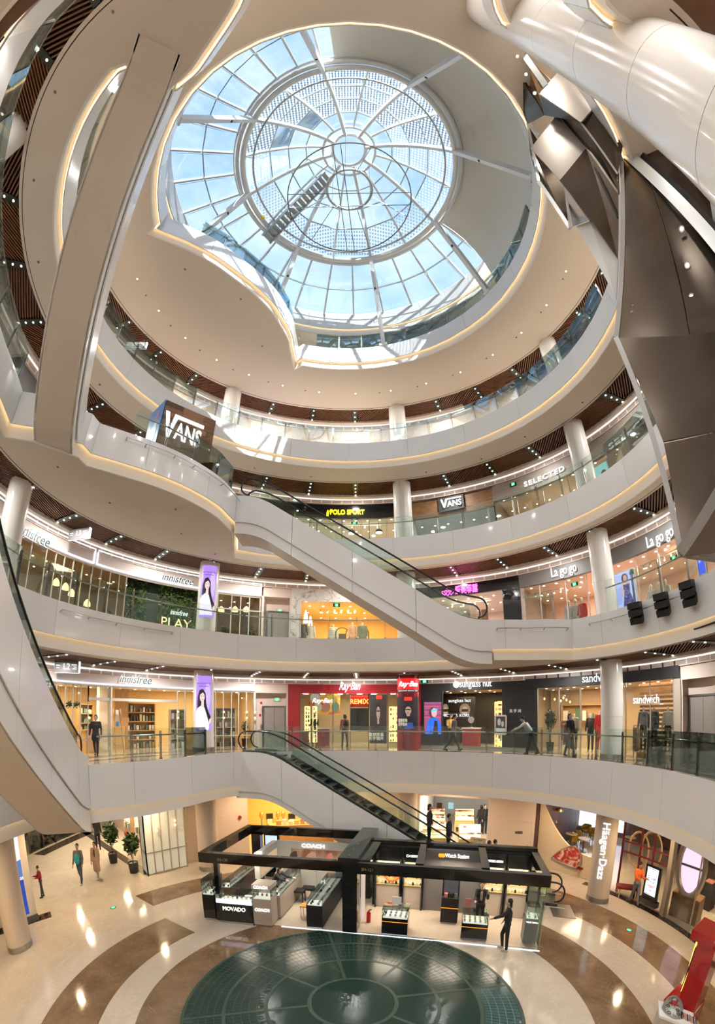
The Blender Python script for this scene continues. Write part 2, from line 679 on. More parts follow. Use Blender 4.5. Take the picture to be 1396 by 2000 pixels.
    skinned('trousers' if not skirt else 'skirt', l, cloth(bottom), root, .022)
    for h, kx, an, sw in leg:
        fd = Vector((0, cos(radians(sw * .6)), sin(radians(sw * .6))))
        m = MB()
        p = an - Vector((0, 0, .035))
        capsule(m, S(p - fd * .03), S(p + fd * .13), .042 * k, .038 * k, 8)
        m.build('shoe', cloth(shoes), root, smooth=True)
    return root

def mannequin(label, loc, face, top, bottom, H=1.75, skirt=0.0, coat=0.0, head=False, group=None, bust=False, arms=((6, 10, 6), (6, 10, 6))):
    return person(label, loc, face, H, top, bottom, (.7, .62, .52), None, arms=arms, skirt=skirt, coat=coat, name='mannequin', skin=M_MANQ, head=head, group=group, cat='mannequin')

M_LEAF = noisy('leaf_green', (.02, .06, .012), (.06, .13, .03), 14, .5)
M_LEAFL = noisy('leaf_bright', (.05, .14, .02), (.16, .3, .04), 14, .5)
M_STEM = mat('stem_brown', (.10, .06, .035), .8)
M_POT = mat('pot_dark', (.03, .03, .032), .5)
def foliage(mb, c, r, n, leaf=.09, rnd=None):
    rnd = rnd or random
    c = Vector(c)
    for i in range(n):
        u = Vector((rnd.gauss(0, 1), rnd.gauss(0, 1), rnd.gauss(0, 1))).normalized()
        p = c + Vector((u.x * r[0], u.y * r[1], u.z * r[2])) * (rnd.random() ** .4)
        a = Vector((rnd.gauss(0, 1), rnd.gauss(0, 1), rnd.gauss(0, .6))).normalized()
        b = a.cross(u).normalized()
        s = leaf * (.7 + .6 * rnd.random())
        mb.add([p - a * s, p + b * s * .38, p + a * s, p - b * s * .38], [(0, 1, 2, 3)])

def tree(label, loc, h, crown, n=240, pot=(.18, .34), leaf=.1, potmat=None, mleaf=None, name='potted_tree', group=None, stems=3):
    loc = Vector(loc)
    root = thing(name, label, 'plant', tuple(loc), group)
    rnd = random.Random(int(abs(loc.x * 37 + loc.y * 91 + h * 11)))
    if pot:
        MB().lathe(tuple(loc), [(pot[0] * .8, 0), (pot[0], pot[1]), (pot[0] * .9, pot[1]), (pot[0] * .88, pot[1] - .04)], 20).build('pot', potmat or M_POT, root, smooth=True)
    z0 = pot[1] - .05 if pot else 0
    s = MB()
    for i in range(stems):
        a = 2 * pi * i / stems
        s.tube([loc + Vector((.03 * cos(a), .03 * sin(a), z0)), loc + Vector((.06 * cos(a + 1), .06 * sin(a + 1), (z0 + h) / 2)), loc + Vector((crown[0] * .5 * cos(a), crown[0] * .5 * sin(a), h))], .016, 6)
    s.build('stem', M_STEM, root, smooth=True)
    f = MB()
    foliage(f, loc + Vector((0, 0, h)), crown, n, leaf, rnd)
    o = f.build('foliage', mleaf or M_LEAF, root, fix=False)
    o['kind'] = 'stuff'
    return root
# ------------------------------------------------------------------ the round galleries
FL = {1: 0.0, 2: 5.4, 3: 10.35, 4: 15.33, 5: 20.3, 6: 25.3}
RW = 14.0                                    # shop fronts stand on this radius
RSO = {2: 12.0, 3: 11.15, 4: 11.75, 5: 11.95, 6: 12.25}
FASC = {2: (1.45, 1.90), 3: (1.03, 1.40), 4: (1.05, 1.40), 5: (1.02, 1.36), 6: (1.0, 1.34)}   # depth of fascia, of soffit below floor
STRIP0 = 77.2

def pp(pts):
    return [(ang(p), rad(p)) for p in pts]

EDGE = {
    6: [[(0, 8.3), (60, 8.3), (107.5, 8.4)],
        pp([(-2.73, 19.27), (-2.8, 18.2), (-2.9, 17), (-3.5, 15.35), (-4.44, 13.97), (-5.71, 12.65), (-7.0, 11.74), (-8.5, 11.02)]),
        [(181.5, 8.35), (240, 8.45), (300, 8.45), (360, 8.3)]],
    5: [[(0, 10.12), (45, 10.12), (90, 10.15), (135, 10.1), (180, 10.25), (205, 10.3), (230.5, 10.3)],
        [(232.5, 10.15), (236.5, 8.9)], [(237.5, 8.86), (244.2, 9.05), (254.6, 10.24), (259, 12.2)],
        [(262, 13.0), (280, 13.0)], [(283, 12.2), (289, 10.9), (293.5, 10.05), (300, 10.1), (330, 10.12), (360, 10.12)]],
    4: [[(0, 10.9), (30, 10.94), (60, 10.94), (90, 10.9), (118.0, 10.7)],
        pp([(-4.37, 17.57), (-4.64, 16.15), (-5.04, 15.15), (-5.67, 14.16), (-6.48, 13.35), (-7.48, 12.67), (-8.3, 12.2)]),
        [(175.5, 8.45), (181.3, 9.85)], [(182.2, 10.8), (190, 10.6), (210, 10.9), (235, 11.6), (244, 11.7)],
        [(252, 12.6), (268, 13.2), (282, 12.9)], [(286, 12.2), (290.7, 11.07), (293, 10.85), (310, 10.9), (360, 10.9)]],
    3: [[(0, 10.75), (12.3, 10.6), (28, 10.5), (34.6, 10.32)],
        [(34.9, 10.25), (38, 9.4), (41.6, 8.9), (45.4, 8.25), (49.3, 7.84)], [(55.9, 9.1), (57.5, 10.1)],
        [(58, 10.15), (85, 10.12), (112.9, 10.15), (130, 9.95), (153.3, 10.14), (173, 10.5), (196, 10.7)],
        [(198, 9.6), (203, 8.4), (214, 8.5), (219, 9.6)], [(221, 11.0), (235, 12.0), (270, 12.8), (300, 12.2), (330, 11.0), (360, 10.75)]],
    2: [[(0, 10.55), (13, 10.75), (28, 11.1), (45, 11.2), (64, 11.1), (90, 10.9), (117.5, 10.95)],
        [(118, 10.9), (123.6, 10.4), (131, 9.7), (141.1, 9.3), (148.5, 9.55), (155, 10.1)],
        [(156, 10.4), (160, 11.4), (168, 11.6), (190, 11.6), (215, 11.2), (240, 10.95), (270, 10.84), (300, 10.75), (330, 10.6), (360, 10.55)]],
}

def edge_samples(lv, step=1.5):
    out = []
    for run in EDGE[lv]:
        if len(run) == 2:
            (a0, r0), (a1, r1) = run
            p0, p1 = pol(a0, r0), pol(a1, r1)
            n = max(1, int((p1 - p0).length / .5))
            out += [(ang(p0 + (p1 - p0) * i / n), rad(p0 + (p1 - p0) * i / n)) for i in range(n + 1)]
            continue
        c = catmull([Vector((a, r, 0)) for a, r in run], 8)
        last = None
        for v in c:
            if last is None or v.x - last >= step or v is c[-1]:
                out.append((v.x, v.y))
                last = v.x
    res = [out[0]]
    for a, r in out[1:]:
        if a > res[-1][0] + .01 or (a < 1 and res[-1][0] > 300):
            res.append((a, r))
    if res[-1][0] < 359.9:
        res.append((360.0, res[0][1]))
    return res

def edge_r(lv, a):
    a %= 360
    s = SAMP[lv]
    for (a0, r0), (a1, r1) in zip(s, s[1:]):
        if a0 <= a <= a1:
            return r0 + (r1 - r0) * (a - a0) / max(a1 - a0, 1e-6)
    return s[-1][1]

SAMP = {lv: edge_samples(lv) for lv in EDGE}
LINE, NORM = {}, {}
for lv, s in SAMP.items():
    P = [pol(a, r) for a, r in s[:-1]]
    n = len(P)
    N = []
    for i in range(n):
        d1, d2 = (P[i] - P[i - 1]).normalized(), (P[(i + 1) % n] - P[i]).normalized()
        n1, n2 = Vector((d1.y, -d1.x, 0)), Vector((d2.y, -d2.x, 0))
        m = (n1 + n2)
        m = m.normalized() if m.length > .2 else n1
        k = 1 / max(.55, m.dot(n1))
        N.append(m * k)
    LINE[lv], NORM[lv] = P, N

def sweep(lv, i0, i1, prof, closed=True):
    """profile of (outward offset, z) swept along the gallery edge from sample i0 to i1"""
    mb = MB()
    P, N = LINE[lv], NORM[lv]
    n, m = len(P), len(prof)
    idx = list(range(i0, i1 + 1))
    for i in idx:
        p, q = P[i % n], N[i % n]
        for o, z in prof:
            mb.v.append(p + q * o + Vector((0, 0, z)))
    for j in range(len(idx) - 1):
        b, c = j * m, (j + 1) * m
        for i in range(m if closed else m - 1):
            i2 = (i + 1) % m
            mb.f.append((b + i, b + i2, c + i2, c + i))
    if closed:
        mb.f.append(tuple(range(m - 1, -1, -1)))
        mb.f.append(tuple((len(idx) - 1) * m + i for i in range(m)))
    return mb

LEVEL_WORD = {2: 'second', 3: 'third', 4: 'fourth', 5: 'fifth', 6: 'topmost'}
def gallery(lv):
    zt = FL[lv]
    zb, zs = zt - FASC[lv][0], zt - FASC[lv][1]
    P = LINE[lv]
    n = len(P)
    w = LEVEL_WORD[lv]
    # fascia panels
    root = struct('gallery_fascia', 'white panelled edge of the %s floor gallery round the atrium' % w, 'wall', (CX, CY, zb))
    i = 0
    while i < n:
        j, L = i, 0.0
        while j < n and L < 2.5:
            L += (P[(j + 1) % n] - P[j]).length
            j += 1
            d1 = (P[j % n] - P[j - 1]).normalized()
            d2 = (P[(j + 1) % n] - P[j % n]).normalized()
            if d1.dot(d2) < .9 and L > .2:
                break
        mb = sweep(lv, i, j, [(0, zt + .02), (0, zb), (.045, zb), (.045, zt + .02)])
        # joint between panels: pull the two ends in by 5 mm
        for k in range(4):
            d = (mb.v[4 + k] - mb.v[k]).normalized()
            mb.v[k] += d * .005
            e = len(mb.v) - 4 + k
            d = (mb.v[e - 4] - mb.v[e]).normalized()
            mb.v[e] += d * .005
        mb.build('panel', M_WHITE, root, smooth=True)
        i = j
    # recessed light cove below it
    sweep(lv, 0, n, [(.05, zt - .1), (.05, zb + .12), (.17, zb + .12), (.17, zs - .006), (.24, zs - .006), (.24, zt - .1)]).build('cove_lip', M_COVE, root, smooth=True)
    sweep(lv, 0, n, [(.06, zb + .115), (.06, zb + .085), (.115, zb + .085), (.115, zb + .115)]).build('led_strip', M_LED, root)
    # soffit
    sof = struct('soffit', 'smooth beige soffit ring under the %s floor gallery' % w, 'ceiling', (CX, CY, zs))
    mb = MB()
    for i in range(n):
        a = SAMP[lv][i][0]
        p = P[i] + NORM[lv][i] * .2
        r_in = rad(p)
        q = pol(a, max(RSO[lv], r_in + .3))
        mb.v += [p + Vector((0, 0, zs)), q + Vector((0, 0, zs)), q + Vector((0, 0, zs + .25)), p + Vector((0, 0, zs + .25))]
    for i in range(n):
        b, c = 4 * i, 4 * ((i + 1) % n)
        mb.f += [(b, b + 1, c + 1, c), (b + 1, b + 2, c + 2, c + 1)]
    mb.build('soffit_board', M_SOFFIT, sof, fix=False)
    if lv > 2:
        MB().arc(-62, 238, RSO[lv] - .16, RSO[lv] - .13, zs - .004, zs + .01, 150).build('shadow_gap', M_VOID, sof)
    # floor slab
    fl = MB()
    for i in range(n):
        a = SAMP[lv][i][0]
        p = P[i] + NORM[lv][i] * .05
        q = pol(a, 21.0)
        fl.v += [p + Vector((0, 0, zt)), q + Vector((0, 0, zt)), q + Vector((0, 0, zt - .2)), p + Vector((0, 0, zt - .2))]
    for i in range(n):
        b, c = 4 * i, 4 * ((i + 1) % n)
        fl.f += [(b, c, c + 1, b + 1), (b + 3, b + 2, c + 2, c + 3), (b, b + 3, c + 3, c), (b + 1, c + 1, c + 2, b + 2)]
    f = fl.build('floor', M_FLOORC, None)
    tag(f, 'polished cream floor of the %s floor gallery' % w, 'floor', kind='structure')
    if lv == 2:
        MB().arc(-20, 200, 12.75, 13.55, zt, zt + .004, 90).build('marble_band', M_FLOORB, f)
        MB().arc(-20, 200, 11.3, 11.75, zt, zt + .004, 90).build('marble_band', M_FLOORB, f)

for lv in (2, 3, 4, 5, 6):
    gallery(lv)

# round downlights and sprinkler heads let into the soffits
def soffit_spots(lv, spots, roots):
    zs = FL[lv] - FASC[lv][1]
    root = [o for o in roots if abs(o.location.z - zs) < .01][0]
    lit, dark = MB(), MB()
    me_l = MB().lathe((0, 0, 0), [(.045, -.006), (.045, .01)], 12).mesh('downlight', M_SPOT)
    me_d = MB().lathe((0, 0, 0), [(.04, -.02), (.05, .01)], 10).mesh('sprinkler', M_DSTEEL)
    for x, y, k in spots:
        p = onz(x, y, zs)
        o = bpy.data.objects.new('downlight' if k else 'sprinkler', me_l if k else me_d)
        COL.objects.link(o)
        o.parent = root
        o.location = p - root.location
SOFF = [o for o in bpy.data.objects if o.name.startswith('soffit') and o.type == 'EMPTY']
soffit_spots(6, [(268, 545, 1), (310, 607, 1), (362, 660, 1), (423, 703, 1), (486, 732, 1), (552, 753, 1), (623, 766, 1), (694, 769, 1), (763, 763, 1), (832, 749, 1),
                 (899, 727, 1), (962, 693, 1), (1018, 650, 1), (1067, 596, 1), (1105, 530, 1),
                 (285, 577, 0), (361, 526, 0), (333, 636, 0), (390, 684, 0), (455, 722, 0), (470, 584, 0), (512, 676, 0), (524, 746, 0), (596, 763, 0), (741, 767, 0),
                 (815, 755, 0), (884, 733, 0), (950, 700, 0), (1008, 659, 0), (1056, 610, 0), (1099, 545, 0)], SOFF)
soffit_spots(5, [(832, 922, 0), (940, 896, 0), (497, 914, 0), (607, 931, 0), (1025, 853, 0), (1137, 786, 0), (195, 751, 0), (107, 180, 0), (220, 23, 0), (66, 352, 0), (75, 512, 0)], SOFF)
soffit_spots(4, [(113, 912, 0), (214, 982, 0), (343, 995, 0), (420, 1082, 0), (354, 1042, 0)], SOFF)

# ------------------------------------------------------------------ slatted wood ceilings with dark light strips
def clip(poly, p, d):
    """segment of the line p + t d inside a convex polygon"""
    t0, t1 = -1e9, 1e9
    n = len(poly)
    for i in range(n):
        a, b = poly[i], poly[(i + 1) % n]
        e = b - a
        nx, ny = -e.y, e.x
        den = nx * d.x + ny * d.y
        num = nx * (a.x - p.x) + ny * (a.y - p.y)
        if abs(den) < 1e-9:
            if num > 0: return None
            continue
        t = num / den
        if den > 0: t0 = max(t0, t)
        else: t1 = min(t1, t)
    return (t0, t1) if t1 - t0 > .08 else None

def slat_ceiling(lv, a_from, a_to):
    """ceiling over floor lv, under the soffit board of lv+1"""
    zc = FL[lv + 1] - FASC[lv + 1][1]
    r0, r1 = RSO[lv + 1] - .02, RW + .05
    root = struct('ceiling', 'brown timber slat ceiling over the %s floor walkway' % LEVEL_WORD[lv], 'ceiling', (CX, CY, zc))
    MB().arc(a_from, a_to, r0 - .3, r1 + .1, zc + .2, zc + .24, 140).build('ceiling_void', M_VOID, root)
    slats = MB()
    k0 = int((a_from - STRIP0) / 11.25)
    k1 = int((a_to - STRIP0) / 11.25)
    lamp = MB().lathe((0, 0, 0), [(.042, -.012), (.042, .01)], 10).mesh('lamp', M_SPOT)
    ring = MB().lathe((0, 0, 0), [(.07, -.01), (.07, .01)], 10).mesh('lamp_ring', M_STEEL)
    for k in range(k0, k1 + 1):
        a = STRIP0 + 11.25 * k
        A0, A1 = a + .75, a + 11.25 - .75
        poly = [pol(A0, r0), pol(A0, r1), pol((A0 + A1) / 2, r1 + .03), pol(A1, r1), pol(A1, r0)]
        if (poly[1] - poly[0]).cross(poly[2] - poly[1]).z < 0:
            poly = poly[::-1]
        mid = pol((A0 + A1) / 2, (r0 + r1) / 2)
        dirn = radians((A0 + A1) / 2 + 90 + (22 if k % 2 else -48))
        d = Vector((cos(dirn), sin(dirn), 0))
        nrm = Vector((-d.y, d.x, 0))
        for i in range(-16, 17):
            p = mid + nrm * (i * .125)
            c = clip(poly, p, d)
            if c:
                slats.bar(p + d * c[0] + Vector((0, 0, zc + .07)), p + d * c[1] + Vector((0, 0, zc + .07)), .05, .09)
        h = MB()
        h.bar(pol(a, r0 + .05, zc + .06), pol(a, r1 - .3, zc + .06), .3, .12)
        st = h.build('light_strip', M_STRIP, root)
        nl = 4 if lv in (2, 3, 4) else 3
        for i in range(nl):
            r = r0 + .25 + (r1 - r0 - .9) * i / (nl - 1)
            o = bpy.data.objects.new('lamp', lamp)
            COL.objects.link(o)
            o.parent = st
            o.location = pol(a, r, zc - .005) - Vector(st['_o'])
    s = slats.build('slats', M_WOOD, root)
    s['kind'] = 'stuff'
    return root

slat_ceiling(2, -15, 215)
slat_ceiling(3, -15, 215)
slat_ceiling(4, -15, 255)
slat_ceiling(5, -25, 200)

# cornice, light line and grille above the shop fronts
def cornice(lv, a0, a1):
    zc = FL[lv + 1] - FASC[lv + 1][1]
    root = struct('trim_%d' % lv, 'pale cornice with light line above the %s floor shop fronts' % LEVEL_WORD[lv], 'trim', (CX, CY, zc))
    MB().arc(a0, a1, 13.45, RW + .2, zc - .1, zc + .04, 110).build('cornice', M_SOFFIT, root, smooth=True)
    MB().arc(a0, a1, 13.72, 13.78, zc - .15, zc - .1, 110).build('light_line', M_LEDP, root)
    MB().arc(a0, a1, 13.86, RW + .2, zc - .34, zc - .1, 110).build('grille_band', M_WALLP, root, smooth=True)
    me = MB().box((0, 0, 0), (.02, .5, .16)).mesh('grille_slot', mat('grille_grey', (.35, .29, .26), .5))
    n = int((a1 - a0) / 2.4)
    for i in range(n):
        a = a0 + (i + .5) * (a1 - a0) / n
        o = bpy.data.objects.new('grille_slot', me)
        COL.objects.link(o)
        o.parent = root
        o.location = pol(a, 13.855, zc - .22) - root.location
        o.rotation_euler = (0, 0, radians(a))
for lv in (2, 3, 4):
    cornice(lv, -12, 205)
cornice(5, 60, 205)

# ------------------------------------------------------------------ columns
COLS = [(31.8, 'right of the atrium, second from the dark metal cladding'), (76.9, 'behind the red eyewear shop corner'), (122.4, 'carrying the purple advert panels'), (168.5, 'at the far left of the shops'), (211.5, 'high at the left picture edge')]
for a, w in COLS:
    c = struct('column', 'round white column ' + w, 'column', pol(a, 12.42, 0))
    z1 = FL[6] - 1.25
    if a > 200:
        MB().lathe(pol(a, 12.42, 0), [(.5, FL[3]), (.5, z1)], 40).build('shaft', M_COLUMN, c, smooth=True)
        continue
    MB().lathe(pol(a, 12.42, 0), [(.5, .2), (.5, 3.55)], 40).build('shaft', mat('column_stone', (.62, .52, .42), .4), c, smooth=True)
    MB().lathe(pol(a, 12.42, 0), [(.5, 3.55), (.48, 5.0), (.48, z1)], 40).build('shaft', M_COLUMN, c, smooth=True)
    for z in (0, 5.4):
        MB().lathe(pol(a, 12.42, z), [(.51, 0), (.51, .2)], 40).build('base_ring', M_STEEL, c, smooth=True)
    for lv in (2, 3, 4):
        MB().lathe(pol(a, 12.42, FL[lv]), [(.485, 1.55), (.485, 1.565)], 40).build('joint', M_WALLB, c)

c = struct('column', 'thick glossy white column overhead at the top right corner', 'column', (5.05, 1.74, 0))
prev = 5.4
for z in (8.9, 11.4, 13.2, 15.2, 17.4, 20.0, 24.05):
    MB().lathe((5.05, 1.74, 0), [(.83, prev + .006), (.83, z - .006)], 56).build('cladding_ring', M_COLUMN, c, smooth=True)
    prev = z
MB().lathe((5.05, 1.74, 0), [(.81, 5.4), (.81, 24.0)], 40).build('core', M_STEEL, c, smooth=True)

# ------------------------------------------------------------------ outer shell behind the shops and the ground floor
F0 = Vector((.12, 10.45, 0))
def farc(mb, a0, a1, r0, r1, z0, z1, n=48):
    k = len(mb.v)
    for i in range(n + 1):
        a = radians(a0 + (a1 - a0) * i / n)
        for r, z in ((r0, z0), (r1, z0), (r1, z1), (r0, z1)):
            mb.v.append(F0 + Vector((r * cos(a), r * sin(a), z)))
    for i in range(n):
        b, c2 = k + 4 * i, k + 4 * i + 4
        mb.f += [(b, b + 1, c2 + 1, c2), (b + 1, b + 2, c2 + 2, c2 + 1), (b + 2, b + 3, c2 + 3, c2 + 2), (b + 3, b, c2, c2 + 3)]
    mb.f += [(k, k + 3, k + 2, k + 1), (k + 4 * n, k + 4 * n + 1, k + 4 * n + 2, k + 4 * n + 3)]
    return mb

fl = MB()
fl.box((0, 14, -.1), (70, 70, .2))
floor0 = fl.build('floor', M_FLOORC, None)
tag(floor0, 'polished cream marble floor of the ground storey', 'floor', kind='structure')
for a0, a1, r0, r1 in ((96, 262, 4.45, 5.69), (142.3, 262, 6.8, 8.74), (112, 140.5, 10.2, 11.85), (-98, 52, 6.47, 8.39), (-98, 58, 10.26, 12.15)):
    nseg = max(1, int(abs(a1 - a0) / 14))
    for i in range(nseg):
        b0, b1 = a0 + (a1 - a0) * i / nseg, a0 + (a1 - a0) * (i + 1) / nseg
        farc(MB(), b0, b1 - .03, r0, r1, 0, .004, 12).build('marble_slab', M_FLOORB, floor0)
lc = MB().arc(0, 360, 11.9, 30, 3.52, 3.6, 90)
tag(lc.build('ceiling', M_SOFFIT, None), 'plain beige ceiling of the ground storey', 'ceiling', kind='structure')

# green glass medallion let into the floor
M_GREEN = mat('green_floor_glass', (.016, .042, .032), .2, spec=.3)
M_GREENB = mat('green_glass_bar', (.04, .075, .05), .35, spec=.3)
M_GRID = mat('glass_lattice', (.05, .075, .045), .4, spec=.3)
M_GRIDT = mat('glass_lattice_teal', (.09, .24, .23), .4)
M_GREENT = mat('green_floor_glass_teal', (.04, .085, .08), .2, spec=.3)
med = struct('floor_medallion', 'round dark green glass medallion set in the marble floor', 'floor', tuple(F0))
RR = [1.13, 2.23, 3.33, 4.42]
MB().lathe(tuple(F0), [(1.08, 0), (1.08, .01)], 48).build('pane', M_GREEN, med)
for ri in range(3):
    for k in range(8):
        a0, a1 = 10.5 + 45 * k, 55.5 + 45 * k
        r0, r1 = RR[ri] + .045, RR[ri + 1] - .04
        da = degrees(.04 / ((r0 + r1) / 2))
        teal = ri == 2 and k == 7
        pane = farc(MB(), a0 + da, a1 - da, r0, r1, 0, .01, 14).build('pane', M_GREENT if teal else M_GREEN, med)
        if ri == 2 or (ri == 1 and k in (0, 1, 2, 3, 4)):
            g = MB()
            for q in range(1, 5):
                r = r0 + (r1 - r0) * q / 5
                farc(g, a0 + da * 2, a1 - da * 2, r - .008, r + .008, .008, .012, 16)
            nn = 22 if ri == 2 else 15
            for q in range(nn):
                a = radians(a0 + da * 2 + (a1 - a0 - 4 * da) * (q + .5) / nn)
                e = Vector((cos(a), sin(a), 0))
                g.bar(F0 + e * (r0 + .04) + Vector((0, 0, .0105)), F0 + e * (r1 - .04) + Vector((0, 0, .0105)), .012, .004)
            lat = g.build('lattice', M_GRIDT if teal else M_GRID, pane)
            lat['kind'] = 'stuff'
for r in RR:
    farc(MB(), 0, 360, r - .045, r + .045, 0, .016, 72).build('ring_bar', M_GREENB, med)
for k in range(8):
    a = radians(10.5 + 45 * k)
    e = Vector((cos(a), sin(a), 0))
    MB().bar(F0 + e * 1.16 + Vector((0, 0, .007)), F0 + e * 4.4 + Vector((0, 0, .007)), .085, .014).build('spoke_bar', M_GREENB, med)
# ------------------------------------------------------------------ glass balustrades of the galleries
PANEL_W = 1.26
ME_PANEL = MB().box((0, 0, .565), (PANEL_W - .03, .018, 1.09)).mesh('glass_panel', M_GLASS)
_p = MB()
for sx in (-.028, .028):
    _p.box((sx, .02, .52), (.012, .05, 1.0))
_p.box((0, .045, .86), (.05, .1, .02)).box((0, .02, .03), (.1, .09, .05))
ME_POST = _p.mesh('post', M_DSTEEL)

def balustrade(lv, a0, a1, label):
    zt = FL[lv] + .02
    P, N = LINE[lv], NORM[lv]
    n = len(P)
    pts = []
    for i in range(2 * n):
        a = SAMP[lv][i % n][0] + (360 if i >= n else 0)
        if a0 <= a <= a1:
            pts.append(P[i % n] + N[i % n].normalized() * .16)
    root = thing('balustrade', label, 'balustrade', (pts[0].x, pts[0].y, zt))
    # walk along the edge in panel widths
    stops, acc, prev = [pts[0]], 0.0, pts[0]
    for q in pts[1:]:
        while (q - prev).length + acc >= PANEL_W:
            t = (PANEL_W - acc) / (q - prev).length
            prev = prev + (q - prev) * t
            stops.append(prev)
            acc = 0.0
        acc += (q - prev).length
        prev = q
    z = Vector((0, 0, zt))
    for i, (p, q) in enumerate(zip(stops, stops[1:])):
        d = q - p
        o = bpy.data.objects.new('glass_panel', ME_PANEL)
        COL.objects.link(o)
        o.parent = root
        o.location = (p + q) / 2 + z - root.location
        o.rotation_euler = (0, 0, atan2(d.y, d.x))
        if d.length < PANEL_W * .97:
            o.scale = (d.length / PANEL_W, 1, 1)
        o = bpy.data.objects.new('post', ME_POST)
        COL.objects.link(o)
        o.parent = root
        o.location = p + z - root.location
        o.rotation_euler = (0, 0, atan2(d.y, d.x) + pi)
    rail = [p + (Vector((p.x - CX, p.y - CY, 0)).normalized() * .075) + z + Vector((0, 0, .87)) for p in stops]
    MB().tube(rail, .026, 8).build('handrail', M_STEEL, root, smooth=True)
    return root

balustrade(2, 0, 116.5, 'glass balustrade in front of the eyewear and clothing shops, second floor')
balustrade(2, 124, 155, 'glass balustrade curving before the lit skin care shop, second floor')
balustrade(3, 0, 34, 'glass balustrade above the three black loudspeakers')
balustrade(3, 36, 47, 'short glass balustrade on the third floor landing below the pink neon sign')
balustrade(3, 60, 196, 'long glass balustrade below the third floor lit white shop signs')
balustrade(4, 2, 117.5, 'glass balustrade below the yellow and white signs, fourth floor')
balustrade(4, 126, 172, 'glass balustrade of the rounded balcony before the timber sign box')
balustrade(4, 183, 243, 'glass balustrade of the fourth floor at the left picture edge')
balustrade(5, 2, 229, 'glass balustrade of the fifth floor ring mirroring the sky')
balustrade(6, -46, 106, 'glass balustrade round the right of the skylight opening')
balustrade(6, 112, 179, 'glass balustrade on the bulging edge of the skylight opening')

